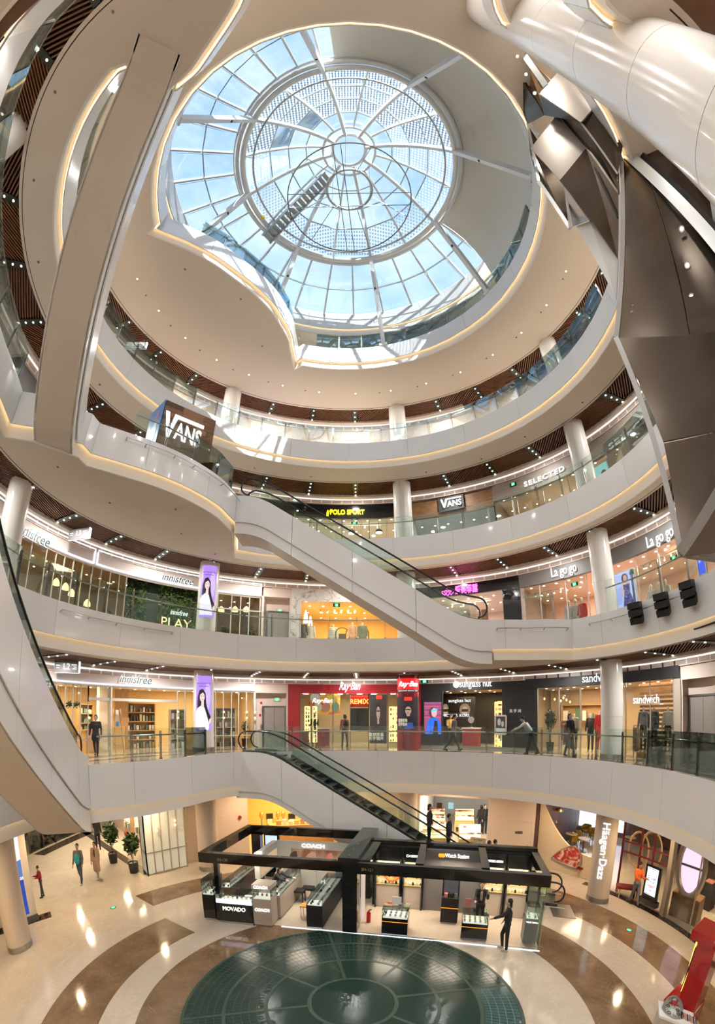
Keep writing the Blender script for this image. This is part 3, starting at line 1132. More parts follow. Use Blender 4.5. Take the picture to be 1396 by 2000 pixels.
# ------------------------------------------------------------------ escalators
def escalator(name, label, S, ang_deg, zt, zb, run, f1, f2, width, d1, d2, two_rails=True, floor_clip=None, z_top_off=.03):
    S = Vector((S[0], S[1], 0))
    d = Vector((cos(radians(ang_deg)), sin(radians(ang_deg)), 0))
    nn = Vector((-d.y, d.x, 0))
    H = zt - zb
    L = f1 + run + f2
    def T(s):
        r = .7
        def ramp(x):            # rounded bend
            return 0 if x <= -r else (x if x >= r else (x + r) ** 2 / (4 * r))
        k = H / run
        return zt - k * (ramp(s - f1) - ramp(s - f1 - run))
    def W(s, y, z):
        p = S + d * s + nn * y
        if floor_clip is not None:
            z = max(z, floor_clip)
        return Vector((p.x, p.y, z))
    base = W(L, width / 2, zb)
    root = thing(name, label, 'escalator', tuple(base))
    SS = [L * i / 44 for i in range(45)]
    seam = 2.3
    def strip(y, top, bot, th, nm, m, s0=0.0, s1=L, gap=.008):
        k = 0
        s = s0
        while s < s1 - .05:
            e = min(s + seam, s1)
            if s1 - e < .6: e = s1
            ss = [s + gap] + [x for x in SS if s + .05 < x < e - .05] + [e - gap]
            mb = MB()
            for x in ss:
                zt_, zb_ = T(x) + top, T(x) + bot
                mb.v += [W(x, y, zt_), W(x, y + th, zt_), W(x, y + th, zb_), W(x, y, zb_)]
            for i in range(len(ss) - 1):
                b, c = 4 * i, 4 * i + 4
                mb.f += [(b, b + 1, c + 1, c), (b + 1, b + 2, c + 2, c + 1), (b + 2, b + 3, c + 3, c + 2), (b + 3, b, c, c + 3)]
            m4 = 4 * (len(ss) - 1)
            mb.f += [(0, 3, 2, 1), (m4, m4 + 1, m4 + 2, m4 + 3)]
            mb.build(nm, m, root)
            s = e
    for y, sg in ((0, 1), (width, -1)):
        strip(y if sg > 0 else y - .05, z_top_off, -d1, .05, 'cladding_panel', M_WHITE)
        strip(y + .07 if sg > 0 else y - .15, -d1 + .1, -d2, .08, 'lower_trim', M_WHITE)
    # underside
    mb = MB()
    for x in SS:
        mb.v += [W(x, .1, T(x) - d2), W(x, width - .1, T(x) - d2), W(x, width - .1, T(x) - d2 + .05), W(x, .1, T(x) - d2 + .05)]
    for i in range(44):
        b, c = 4 * i, 4 * i + 4
        mb.f += [(b, c, c + 1, b + 1), (b + 2, b + 3, c + 3, c + 2)]
    mb.build('underside', M_SOFFIT, root)
    # steps and inner skirts
    me = MB().box((0, 0, 0), (.40, width - .56, .06)).mesh('step', M_DSTEEL)
    ns = int(L / .4)
    for i in range(ns):
        s = (i + .5) * .4
        o = bpy.data.objects.new('step', me)
        COL.objects.link(o)
        o.parent = root
        o.location = W(s, width / 2, T(s) - .05) - base
        o.rotation_euler = (0, 0, radians(ang_deg))
    strip(.2, .10, -.15, .07, 'skirt', M_DSTEEL, .3, L - .3, 0)
    strip(width - .27, .10, -.15, .07, 'skirt', M_DSTEEL, .3, L - .3, 0)
    # glass sides and handrails
    for y in (.22, width - .24):
        s = .5
        while s < L - .55:
            e = min(s + 1.7, L - .5)
            ss = [s + .01, s + (e - s) / 3, s + (e - s) * 2 / 3, e - .01]
            mb = MB()
            for x in ss:
                mb.v += [W(x, y, T(x) + .1), W(x, y + .012, T(x) + .1), W(x, y + .012, T(x) + .9), W(x, y, T(x) + .9)]
            for i in range(3):
                b, c = 4 * i, 4 * i + 4
                mb.f += [(b, b + 1, c + 1, c), (b + 1, b + 2, c + 2, c + 1), (b + 2, b + 3, c + 3, c + 2), (b + 3, b, c, c + 3)]
            mb.f += [(0, 3, 2, 1), (12, 13, 14, 15)]
            mb.build('side_glass', M_GLASS, root)
            s = e
        path = []
        for t in range(9):
            a = pi * (-.5 + t * .125)
            path.append(W(.45 - .38 * cos(a), y + .006, T(.3) + .53 + .38 * sin(a)))
        path += [W(x, y + .006, T(x) + .92) for x in SS if .6 < x < L - .6]
        for t in range(9):
            a = pi * (.5 - t * .125)
            path.append(W(L - .45 + .38 * cos(a), y + .006, T(L - .3) + .53 + .38 * sin(a)))
        MB().tube(path, .036, 8).build('handrail', M_RUBBER, root, smooth=True)
    return W, T, root

W_A, T_A, _ = escalator('escalator', 'white clad escalator crossing the middle, from the timber sign balcony to the neon sign landing', (-4.45, 17.2), -1.2, FL[4], FL[3], 7.85, .85, 1.0, 1.55, 1.1, 1.55)
W_B, T_B, _ = escalator('escalator', 'white clad escalator with open steps going down behind the black kiosk', (-5.02, 21.03), -18, FL[2], FL[1], 10.15, 1.75, 2.4, 1.6, 1.7, 2.0, floor_clip=.0)
W_C, T_C, _ = escalator('escalator', 'white clad escalator rising to the left edge beside the lit skin care shop', (-9.15 + .2267 * 10.4, 15.4 - .974 * 10.4), 103.1, FL[3], FL[2], 8.6, 1.4, .4, 1.9, 1.42, 2.18, z_top_off=.25)
W_D, T_D, _ = escalator('escalator', 'long white escalator underside slanting overhead at the upper left', (-4.84 + .425 * 1.2, 3.66 - .906 * 1.2), degrees(atan2(7.59, -3.56)), FL[5], FL[4], 8.38, 1.2, .9, 1.5, 1.0, 1.38)

# ------------------------------------------------------------------ skylight
M_RIB = mat('skylight_white_steel', (.72, .74, .74), .35)
M_RIBG = mat('skylight_grey_steel', (.42, .45, .46), .4, .3)
M_PANE = glass('skylight_glass', (.90, .96, .99), .05)
def frit(name):
    m = glass(name, (.90, .96, .99), .05)
    n, l = m.node_tree.nodes, m.node_tree.links
    vo = n.new('ShaderNodeTexVoronoi')
    vo.voronoi_dimensions = '2D'
    vo.inputs['Scale'].default_value = 6.5
    vo.inputs['Randomness'].default_value = 0.0
    tc = n.new('ShaderNodeTexCoord')
    lt = n.new('ShaderNodeMath')
    lt.operation = 'LESS_THAN'
    lt.inputs[1].default_value = .3
    df = n.new('ShaderNodeBsdfTranslucent')
    df.inputs['Color'].default_value = (.55, .58, .6, 1)
    mx = n.new('ShaderNodeMixShader')
    out = [x for x in n if x.type == 'OUTPUT_MATERIAL'][0]
    old = out.inputs['Surface'].links[0].from_socket
    l.new(tc.outputs['Object'], vo.inputs['Vector'])
    l.new(vo.outputs['Distance'], lt.inputs[0])
    l.new(lt.outputs[0], mx.inputs['Fac'])
    l.new(old, mx.inputs[1])
    l.new(df.outputs[0], mx.inputs[2])
    l.new(mx.outputs[0], out.inputs['Surface'])
    return m
M_FRIT = frit('dotted_glass')
ZR = 29.75
sky_root = struct('window_1', 'round glazed skylight with white steel ribs over the atrium', 'skylight', (CX, CY, ZR))
def dome(r):                 # height of the inner dome over the radius
    t = min(1, max(0, (r - 1.0) / 4.6))
    return 32.75 - 2.9 * t ** 1.7
def ribline(a, r0, r1, n=8):
    return [pol(a, r0 + (r1 - r0) * i / n, dome(r0 + (r1 - r0) * i / n)) for i in range(n + 1)]
# rings
def ring(R, z, r, m, nm, n=96, seg=8):
    return MB().tube([pol(360 * i / n, R, z) for i in range(n)], r, seg, closed=True).build(nm, m, sky_root, smooth=True)
ring(5.62, ZR, .15, M_RIB, 'ring_beam')
ring(5.92, ZR + .05, .12, M_RIB, 'ring_beam')
ring(6.12, ZR + .25, .08, M_RIB, 'ring_beam')
ring(5.07, 29.8, .055, M_RIBG, 'track_ring')
ring(1.5, 32.55, .075, M_RIB, 'hub_ring', 48)
ring(.98, 32.8, .11, M_RIB, 'hub_ring', 48)
MB().lathe((CX, CY, 32.85), [(.95, 0), (.95, .02)], 40).build('pane', M_PANE, sky_root)
# big ribs down to the opening, slim ribs in between
for k in range(8):
    a = 77.0 + 45 * k
    pts = ribline(a, 1.0, 5.6, 8)
    mb = MB()
    for p, q in zip(pts, pts[1:]):
        mb.bar(p - Vector((0, 0, .12)), q - Vector((0, 0, .12)), .16, .30)
    top = pts[-1] - Vector((0, 0, .12))
    end = pol(a, edge_r(6, a) + .12, FL[6] + .1) if not (108 < a % 360 < 181) else pol(a, 8.2, FL[6] + .1)
    mb.bar(top, end, .2, .34)
    rib = mb.build('rib', M_RIB, sky_root)
    mid = top + (end - top) * .33
    MB().lathe(tuple(mid - Vector((0, 0, .3))), [(.07, 0), (.09, .12), (.09, .2)], 12).build('floodlight', M_BLACKM, rib)
    MB().bar(top + (end - top) * .1 + Vector((0, 0, -.24)), top + (end - top) * .95 + Vector((0, 0, -.24)), .03).build('conduit', M_RIBG, rib)
    MB().box(tuple(end + Vector((0, 0, -.02))), (.42, .42, .16), rz=radians(a)).build('bearing', M_RIB, rib)
    b = a + 22.5
    mb = MB()
    pts = ribline(b, 1.5, 5.6, 6)
    for p, q in zip(pts, pts[1:]):
        mb.bar(p, q, .10, .20)
    mb.build('slim_rib', M_RIB, sky_root)
    MB().bar(pol(b, 5.07, 29.8), pol(b, 5.6, 29.85), .05).build('track_bracket', M_RIB, sky_root)
# circumferential bars and panes of the inner dome
RB = [1.55, 2.5, 3.45, 4.4, 5.6]
for r in RB[1:4]:
    MB().tube([pol(77 + 22.5 * i, r, dome(r) + .06) for i in range(16)], .035, 6, closed=True).build('glazing_bar', M_RIBG, sky_root)
for k in range(16):
    a0, a1 = 77 + 22.5 * k + .3, 77 + 22.5 * (k + 1) - .3
    for i in range(4):
        r0, r1 = RB[i] + .02, RB[i + 1] - .02
        dotted = i == 3 or (i == 2 and 190 < (a0 % 360) < 400) or (i == 1 and 220 < (a0 % 360) < 360)
        A = [pol(a0, r0, dome(r0) + .12), pol(a1, r0, dome(r0) + .12), pol(a1, r1, dome(r1) + .12), pol(a0, r1, dome(r1) + .12)]
        MB().prism(A, [p + Vector((0, 0, .02)) for p in A]).build('pane', M_FRIT if dotted else M_PANE, sky_root)
# glazed skirt on the left and far side
R1, Z1 = 9.42, 29.2
SOL0, SOL1 = 263.0, 391.5             # solid shell between these angles
def skirt(r):
    return ZR + .3 + (Z1 - ZR - .3) * (r - 6.05) / (R1 - 6.05)
for k in range(32):
    a = 77 + 11.25 * k
    an = a % 360
    if SOL0 + 2 < an < 360 or an < SOL1 - 360 - 2:
        continue
    MB().bar(pol(a, 6.05, skirt(6.05)), pol(a, R1 + .05, skirt(R1)), .09, .22).build('skirt_rib', M_RIB, sky_root)
    MB().bar(pol(a, 6.6, skirt(6.6) - .32), pol(a, R1 - .4, skirt(R1 - .4) - .38), .02).build('tie_rod', M_RIBG, sky_root)
    MB().bar(pol(a, 7.8, skirt(7.8)), pol(a, 7.8, skirt(7.8) - .36), .04).build('strut', M_RIB, sky_root)
    b = a + 11.25
    bn = b % 360
    if SOL0 + 2 < bn < 360 or bn < SOL1 - 360 - 12:
        continue
    for r0, r1 in ((6.1, 7.78), (7.82, R1)):
        A = [pol(a + .25, r0, skirt(r0) + .1), pol(b - .25, r0, skirt(r0) + .1), pol(b - .25, r1, skirt(r1) + .1), pol(a + .25, r1, skirt(r1) + .1)]
        MB().prism(A, [p + Vector((0, 0, .02)) for p in A]).build('pane', M_PANE, sky_root)
    MB().bar(pol(a, 7.8, skirt(7.8) + .06), pol(b, 7.8, skirt(7.8) + .06), .05, .08).build('glazing_bar', M_RIBG, sky_root)
# solid white shell on the right and near side
mb = MB()
prof = [(5.75, 29.9), (6.3, 29.96), (7.0, 29.85), (7.7, 29.55), (8.3, 29.05), (8.8, 28.3), (9.15, 27.3), (9.35, 26.2), (9.4, 25.2)]
mb.lathe((CX, CY, 0), prof, 60, radians(SOL0), radians(SOL1), cap=False)
sh = mb.build('wall_dome', mat('dome_plaster', (.74, .74, .70), .55), None, smooth=True)
tag(sh, 'smooth white plaster shell beside the skylight glass', 'wall', kind='structure')
# upper fascia ring carrying the skirt, and the wall behind the top walkway
up = struct('wall_clerestory', 'white upper ring with warm light line carrying the skylight skirt', 'wall', (CX, CY, 27.9))
for i in range(22):
    a0 = 31.5 + (263 - 31.5) * i / 22
    a1 = 31.5 + (263 - 31.5) * (i + 1) / 22
    MB().arc(a0 + .03, a1 - .03, R1 - .02, R1 + .05, 27.95, 29.22).build('panel', M_WHITE, up, smooth=True)
MB().arc(31.5, 263, R1 + .12, R1 + .2, 27.55, 28.1, 90).build('cove_lip', M_COVE, up, smooth=True)
MB().arc(31.5, 263, R1 + .06, R1 + .1, 28.0, 28.04, 90).build('led_strip', M_LED, up)
MB().arc(31.5, 263, R1 + .15, 12.5, 27.5, 27.56, 90).build('soffit_board', M_SOFFIT, up)
MB().arc(31.5, 263, 12.4, 12.5, 25.3, 27.6, 90).build('back_wall', M_WALLB, up)
MB().arc(25, 270, R1 + .05, 14.5, 29.2, 29.3, 90).build('roof_slab', M_SOFFIT, up)
rf = MB().arc(0, 360, 12.3, 40, 25.6, 26.0, 90).build('ceiling', M_SOFFIT, None)
tag(rf, 'roof slab round the skylight', 'ceiling', kind='structure')

# hanging hoop with its rings, rods and cables
hoop = thing('hanging_hoop', 'thin dark steel double hoop hung below the skylight', 'hoop', (CX, CY, 26.8))
MB().tube([pol(360 * i / 72, 2.9, 26.8) for i in range(72)], .03, 6, closed=True).build('large_hoop', M_DSTEEL, hoop, smooth=True)
MB().tube([pol(360 * i / 40, 1.1, 27.85) for i in range(40)], .07, 8, closed=True).build('small_hoop', M_RIBG, hoop, smooth=True)
for a in (18, 70, 130, 162, 228, 290):
    MB().tube([pol(a, 1.1, 27.85), pol(a, 2.9, 26.8)], .018, 5).build('spoke', M_DSTEEL, hoop)
for a0, a1 in ((85, 262), (92, 255), (5, 172), (352, 186)):
    MB().tube([pol(a0, 2.9, 26.82), pol(a1, 2.9, 26.82)], .02, 5).build('cross_rod', M_DSTEEL, hoop)
for a in (20, 140, 260):
    MB().tube([pol(a, 1.1, 27.9), pol(a, 1.2, 32.5)], .009, 4).build('cable', M_DSTEEL, hoop)
# maintenance ladder up to the hub
lad = thing('maintenance_ladder', 'grey steel maintenance stair hung inside the skylight dome', 'stair', (-4.6, 14.8, 29.0))
pa, pb = Vector((-4.55, 14.75, 29.05)), Vector((-1.15, 12.25, 31.9))
dd = (pb - pa)
sd = Vector((-dd.y, dd.x, 0)).normalized()
for s in (-.32, .32):
    MB().bar(pa + sd * s, pb + sd * s, .05, .26).build('stringer', M_RIBG, lad)
    MB().tube([pa + sd * s + Vector((0, 0, .75)), pb + sd * s + Vector((0, 0, .75))], .02, 6).build('handrail', M_RIB, lad)
    for t in (.1, .35, .6, .85):
        MB().tube([pa + dd * t + sd * s, pa + dd * t + sd * s + Vector((0, 0, .75))], .015, 5).build('baluster', M_RIB, lad)
me = MB().box((0, 0, 0), (.26, .62, .03)).mesh('tread', M_RIBG)
for i in range(15):
    o = bpy.data.objects.new('tread', me)
    COL.objects.link(o)
    o.parent = lad
    o.location = pa + dd * ((i + .5) / 15) - Vector(lad['_o'])
    o.rotation_euler = (0, 0, atan2(dd.y, dd.x))
b = MB().ball(onz(514, 424, 29.0), .11).build('balloon', mat('yellow_ball', (.9, .75, .02), .4), None, smooth=True)
tag(b, 'small yellow balloon caught under the skylight glass', 'balloon')

# ------------------------------------------------------------------ dark metal cladding at the upper right
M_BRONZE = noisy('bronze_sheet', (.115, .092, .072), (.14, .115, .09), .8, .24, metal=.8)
M_BRONZE_LIT = noisy('bronze_sheet_lit', (.40, .36, .32), (.46, .42, .38), .6, .34, metal=.7)  # same bronze, paler: brightness of faces towards the skylight put into the colour
M_TRIM = mat('satin_steel', (.72, .74, .76), .25, .6)
def V3(x, y, dh):
    r = ray(x, y)
    return CAMP + r * (dh / hypot(r.x, r.y))
clad = thing('metal_cladding', 'dark bronze faceted metal cladding hanging at the upper right', 'cladding', tuple(V3(1330, 1088, 10.5)))
CLC = Vector((12.0, 6.5, 16))
def facet(pts, m, th=.06, nm='facet_panel'):
    P = [V3(*p) for p in pts]
    n = Vector((0, 0, 0))
    for i in range(1, len(P) - 1):
        n += (P[i] - P[0]).cross(P[i + 1] - P[0])
    n.normalize()
    if n.dot(CAMP - P[0]) > 0: n = -n
    return MB().prism(P, [p + n * th for p in P]).build(nm, m, clad)
def trimbar(a, b, w, m=M_TRIM, h=.1, nm='edge_trim'):
    pa_, pb_ = V3(*a), V3(*b)
    return MB().bar(pa_, pb_, w, h, up=(pa_ - CAMP).normalized()).build(nm, m, clad)
A_, B_, C_ = (1212, 290, 10.3), (1203, 660, 10.5), (1330, 1088, 10.5)
G1, G2 = (1262, 338, 10.75), (1346, 655, 11.1)
def plane(a, b, c):
    P, Q, R_ = V3(*a), V3(*b), V3(*c)
    return P, (Q - P).cross(R_ - P).normalized()
def facet_on(pl, pts, m, th=.06):
    P = [onpl(x, y, pl[0], pl[1]) for x, y in pts]
    n = pl[1] if pl[1].dot(CAMP - P[0]) < 0 else -pl[1]
    return MB().prism(P, [p + n * th for p in P]).build('facet_panel', m, clad)
PU = plane(A_, B_, (1440, 640, 11.0))
facet_on(PU, [A_[:2], B_[:2], (1346, 655), (1262, 338)], M_BRONZE)
facet_on(PU, [(1264, 338), (1348, 655), (1440, 640), (1440, 520), A_[:2]], M_BRONZE)
PL = plane(B_, C_, (1440, 640, 11.0))
facet_on(PL, [B_[:2], (1295, 862), (1440, 830), (1440, 640), (1346, 655)], M_BRONZE)
facet_on(PL, [(1296, 866), C_[:2], (1440, 895), (1440, 834)], M_BRONZE)
facet([C_, (1440, 890, 10.6), (1440, 1075, 11.3)], M_BRONZE)
facet([C_, (1440, 1075, 11.3), (1440, 1105, 12.5), (1345, 1092, 12.0)], M_BRONZE)
trimbar(A_, B_, .13)
trimbar(B_, C_, .13, mat('grey_trim', (.38, .38, .37), .35, .6))
trimbar(A_, (1440, 530, 10.35), .32)
trimbar((1327, 1080, 10.42), (1440, 890, 10.35), .22, mat('grey_sheet', (.33, .33, .32), .35, .6))
trimbar(G1, G2, .05, M_BLACKM)
facet([(1216, 285, 10.35), (1440, 515, 10.4), (1440, 440, 11.6), (1300, 300, 11.6), (1243, 205, 11.6)], M_BRONZE)
trimbar((1226, 280, 10.5), (1440, 500, 10.6), .16, M_BLACKM)
# upper boxes
q2 = [(1036, 289, 8.9), (1088, 223, 9.2), (1144, 289, 9.6), (1093, 352, 9.3)]
q1 = [(1053, 183, 8.2), (1091, 138, 8.5), (1179, 186, 9.1), (1134, 239, 8.9)]
facet_on(plane(*q2[:3]), [q[:2] for q in q2], M_BRONZE_LIT)
facet_on(plane(*q1[:3]), [q[:2] for q in q1], M_BRONZE_LIT)
facet([q2[3], q2[2], (1207, 381, 10.1), (1206, 505, 10.4), (1150, 430, 10.0)], M_BRONZE)
facet([q1[3], q1[2], (1218, 272, 9.9), (1206, 340, 10.0)], M_BRONZE)
facet([q2[1], q1[3], (1206, 340, 10.0), (1207, 381, 10.1), q2[2]], M_BRONZE)
facet([q1[0], q1[3], q2[1], (1062, 225, 9.0)], M_BRONZE)
facet([(1030, 242, 9.6), (1036, 300, 9.4), (1052, 355, 9.7), (1113, 445, 10.2), (1108, 375, 10.2), (1060, 300, 10.0)], M_BRONZE)
facet([q2[3], (1150, 430, 10.0), (1118, 443, 10.2), (1104, 372, 9.8)], M_BRONZE_LIT)
trimbar((1030, 242, 9.4), (1052, 355, 9.5), .1)
trimbar((1052, 355, 9.5), (1113, 446, 10.0), .12)
trimbar((1113, 446, 10.0), (1104, 372, 9.7), .08)
trimbar((1030, 242, 9.4), (1053, 265, 9.5), .1)
trimbar(q1[0], q1[3], .04)
trimbar(q1[3], (1206, 340, 9.95), .06)
trimbar((1162, 330, 9.7), (1206, 425, 10.0), .06, M_BLACKM)
facet([(1125, 442, 10.2), (1152, 432, 10.2), (1207, 505, 10.45), (1203, 585, 10.5)], M_WHITE)
facet([(1160, 428, 10.25), (1172, 432, 10.25), (1203, 500, 10.4), (1196, 470, 10.3)], M_BRONZE)
# brown panels with lamps between the column and the opening
facet([(957, 75, 6.6), (985, 92, 7.2), (1062, 225, 9.0), (1030, 242, 9.2)], M_BRONZE)
facet([(985, 92, 7.3), (1020, 104, 7.6), (1078, 160, 8.5), (1088, 223, 9.3), (1062, 225, 9.1)], mat('copper_sheet', (.5, .33, .2), .3, .6))
trimbar((1022, 106, 7.5), (1066, 168, 8.3), .22)
trimbar((975, 125, 7.5), (1010, 145, 7.8), .06, M_BLACKM)
facet([(1179, 186, 9.2), (1245, 205, 11.5), (1300, 300, 11.5), (1218, 272, 10.0)], M_BRONZE)
trimbar((1200, 200, 9.6), (1218, 285, 10.0), .18, M_TRIM)
for x, y, dh in ((1240, 415, 10.5), (1235, 595, 10.6), (1233, 607, 10.6), (1245, 512, 10.6), (1283, 593, 10.85), (1250, 515, 10.6)):
    p = V3(x, y, dh - .05)
    MB().tube([p, p - Vector((.06, .04, .12))], .05, 8).build('spotlight', M_WHITE, clad, smooth=True)
for x, y, dh in ((1331, 447, 10.55), (1342, 518, 10.7), (1350, 580, 10.8), (1355, 636, 10.9), (1302, 300, 11.4), (1010, 110, 7.3), (1027, 145, 7.8), (1044, 182, 8.2), (1070, 208, 8.8)):
    p = V3(x, y, dh - .06)
    n = (CAMP - p).normalized()
    l1 = MB().tube([p, p + n * .02], .085, 12).build('lamp', M_TRIM, clad)
    MB().tube([p + n * .02, p + n * .03], .05, 10).build('bulb', M_SPOT, l1)
# ------------------------------------------------------------------ shops behind the galleries
def A2(x): return wa(x, 1400)
def A3(x): return wa(x, 1140)
def A4(x): return wa(x, 985)
def zR(x, y, R=RW): return onr(x, y, R).z
def glow(name, col, s=1.0):
    return mat('print_' + name, (0.01, 0.01, 0.01), .4, emit=col, strength=s)
M_SHOPW = mat('shop_wall_cream', (.74, .66, .54), .6)
M_SHOPC = mat('shop_ceiling_white', (.80, .74, .66), .6)
M_RED = mat('red_lacquer', (.36, .012, .02), .25, coat=.3)
M_FRAME = mat('frame_champagne', (.55, .47, .38), .35, .5)
M_FRAMEW = mat('frame_white', (.60, .54, .46), .4)
M_OAK = noisy('oak_wood', (.50, .30, .13), (.60, .38, .18), 5, .45, stretch=(6, 1, 1))
M_WALNUT = noisy('walnut_planks', (.16, .075, .03), (.26, .13, .055), 3, .45, stretch=(1, 1, 6))
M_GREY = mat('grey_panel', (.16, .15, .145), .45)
M_DOOR = mat('grey_steel_door', (.36, .32, .29), .4, .4)
GOODS = [mat('goods_%d' % i, c, .5) for i, c in enumerate(((.75, .72, .66), (.25, .3, .26), (.12, .09, .07), (.62, .5, .3), (.2, .32, .4), (.55, .2, .16), (.1, .2, .1), (.8, .8, .78)))]

def shell(lv, a1, a0, what, wall=M_SHOPW, ceil=M_SHOPC, zc=2.95, Rb=19.0, power=260, col=(1, .80, .55), lights=1):
    """walls, ceiling and lamp of one shop room between the angles a1 (left) and a0 (right)"""
    z = FL[lv]
    root = struct('wall_shop', 'inner walls and ceiling of ' + what, 'wall', tuple(pol((a0 + a1) / 2, 16.5, z)))
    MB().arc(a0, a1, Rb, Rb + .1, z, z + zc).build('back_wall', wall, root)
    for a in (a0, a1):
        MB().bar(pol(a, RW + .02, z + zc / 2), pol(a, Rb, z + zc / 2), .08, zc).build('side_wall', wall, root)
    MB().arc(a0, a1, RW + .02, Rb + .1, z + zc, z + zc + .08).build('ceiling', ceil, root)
    for i in range(lights):
        a = a0 + (a1 - a0) * (i + .5) / lights
        area('shop_lamp', tuple(pol(a, 16.3, z + zc - .03)), 2.2, 2.2, power * .42, col, (0, 0, radians(a)))
    me = MB().lathe((0, 0, 0), [(.06, -.02), (.06, 0)], 10).mesh('downlight', M_SPOT)
    n = max(3, int((a1 - a0) / 2.6))
    for i in range(n):
        for r in (14.9, 16.6, 18.1):
            o = bpy.data.objects.new('downlight', me)
            COL.objects.link(o)
            o.parent = root
            o.location = pol(a0 + (a1 - a0) * (i + .5) / n, r, z + zc) - Vector(root['_o'])
    return root

def front(lv, label, a_mid):
    return thing('storefront', label, 'shop front', tuple(pol(a_mid, RW, FL[lv])))

def panes(root, angs, z0, z1, R=RW, mull=.035, mm=M_FRAMEW, glassm=M_SHOPGLASS, mull_z1=None):
    for a, b in zip(angs, angs[1:]):
        e = degrees(.03 / R)
        P = [pol(a - e, R, z0), pol(b + e, R, z0), pol(b + e, R, z1), pol(a - e, R, z1)]
        n = pol((a + b) / 2, 1) - pol((a + b) / 2, 0)
        n.normalize()
        MB().prism(P, [p + n * .012 for p in P]).build('glass_pane', glassm, root)
    for a in angs:
        MB().bar(pol(a, R, z0), pol(a, R, z1 if mull_z1 is None else mull_z1), mull, mull * 1.4).build('mullion', mm, root)

def cut(pts, x, s):
    """part of a polygon on one side of the line u = x"""
    out = []
    for (a, b), (c, d) in zip(pts, pts[1:] + pts[:1]):
        ia, ic = (a - x) * s >= -1e-9, (c - x) * s >= -1e-9
        if ia: out.append((a, b))
        if ia != ic:
            t = (x - a) / (c - a)
            out.append((x, b + (d - b) * t))
    return out

def shapes_on(root, mp, shapes, bend=False):
    """flat printed shapes on a panel; mp(u, v, out) maps panel coordinates to the place"""
    for i, (nm, m, pts) in enumerate(shapes):
        mb = MB()
        if bend:                    # follow a curved sheet: cut the print into narrow upright strips
            us = [u for u, v in pts]
            k = max(1, int((max(us) - min(us)) / .07))
            for j in range(k):
                lo, hi = min(us) + (max(us) - min(us)) * j / k, min(us) + (max(us) - min(us)) * (j + 1) / k
                q = cut(cut(pts, lo, 1), hi, -1)
                if len(q) > 2:
                    mb.poly([mp(u, v, .004 + .003 * i) for u, v in q])
        else:
            mb.poly([mp(u, v, .004 + .002 * i) for u, v in pts])
        mb.build(nm, m, root, fix=False)

def oval(cx, cy, rx, ry, n=14, a0=0, a1=360):
    return [(cx + rx * cos(radians(a0 + (a1 - a0) * i / n)), cy + ry * sin(radians(a0 + (a1 - a0) * i / n))) for i in range(n + (0 if a1 - a0 == 360 else 1))]

# -------- second floor, lit skin care shop
f = front(2, 'lit white sign and glazing of the second floor skin care shop', A2(300))
aL, aR = A2(60), A2(497)
zt, zb = zR(400, 1322), zR(400, 1347)
M_SIGNP = mat('sign_panel_pinkish', (.70, .60, .56), .5)
MB().arc(aR, aL, 13.92, 14.1, zb - .05, zt + .1, 60).build('sign_board', M_SIGNP, f, smooth=True)
for r0, r1, z0, z1 in ((13.82, 13.92, zt - .05, zt), (13.82, 13.92, zb, zb + .05)):
    MB().arc(aR + .15, aL, r0, r1, z0, z1, 60).build('sign_edge_light', M_LEDW, f)
MB().arc(aR + .1, aR + .3, 13.82, 13.92, zb, zt, 1).build('sign_edge_light', M_LEDW, f)
M_LETG = mat('letter_dark_green', (.012, .05, .045), .4)
def innis(lv, x, y, x0, x1, root, A):
    w = radians(A(x0) - A(x1)) * 13.9
    text_wall('letters_glow', 'innisfree', M_LIT, root, A(x), 13.86, zR(x, y, 13.9), w * .3, w * 1.0, .01, shear=.28, bold=.018)
    text_wall('letters', 'innisfree', M_LETG, root, A(x), 13.82, zR(x, y, 13.9), w * .3, w * .99, .02, shear=.28)
innis(2, 261, 1328, 229, 292, f, A2)
z = FL[2]
hd = zb - .08
MB().arc(A2(497), aL, 13.95, 14.05, hd, zb - .04, 50).build('header', M_FRAMEW, f)
panes(f, [A2(x) for x in (60, 80, 95, 110, 127, 142, 157, 172)], z, hd)
panes(f, [A2(x) for x in (346, 361, 391, 421, 436, 452, 466, 481, 497)], z, hd)
panes(f, [A2(x) for x in (172, 211)], z + 2.15, hd)
MB().bar(pol(A2(215), RW, z), pol(A2(215), RW, hd), .14, .14).build('door_post', M_FRAMEW, f)
MB().arc(A2(497), A2(346), 13.96, 14.02, z + .62, z + .66).build('transom', M_FRAMEW, f)
MB().arc(A2(172), aL, 13.96, 14.02, z + .62, z + .66).build('transom', M_FRAMEW, f)
MB().arc(A2(346), A2(172), 13.96, 14.06, z + 2.2, z + 2.32).build('door_header', M_FRAMEW, f)
shell(2, aL, A2(497), 'the second floor skin care shop', mat('wall_honey', (.72, .52, .27), .6), M_SHOPC, power=420, col=(1, .74, .42), lights=2)

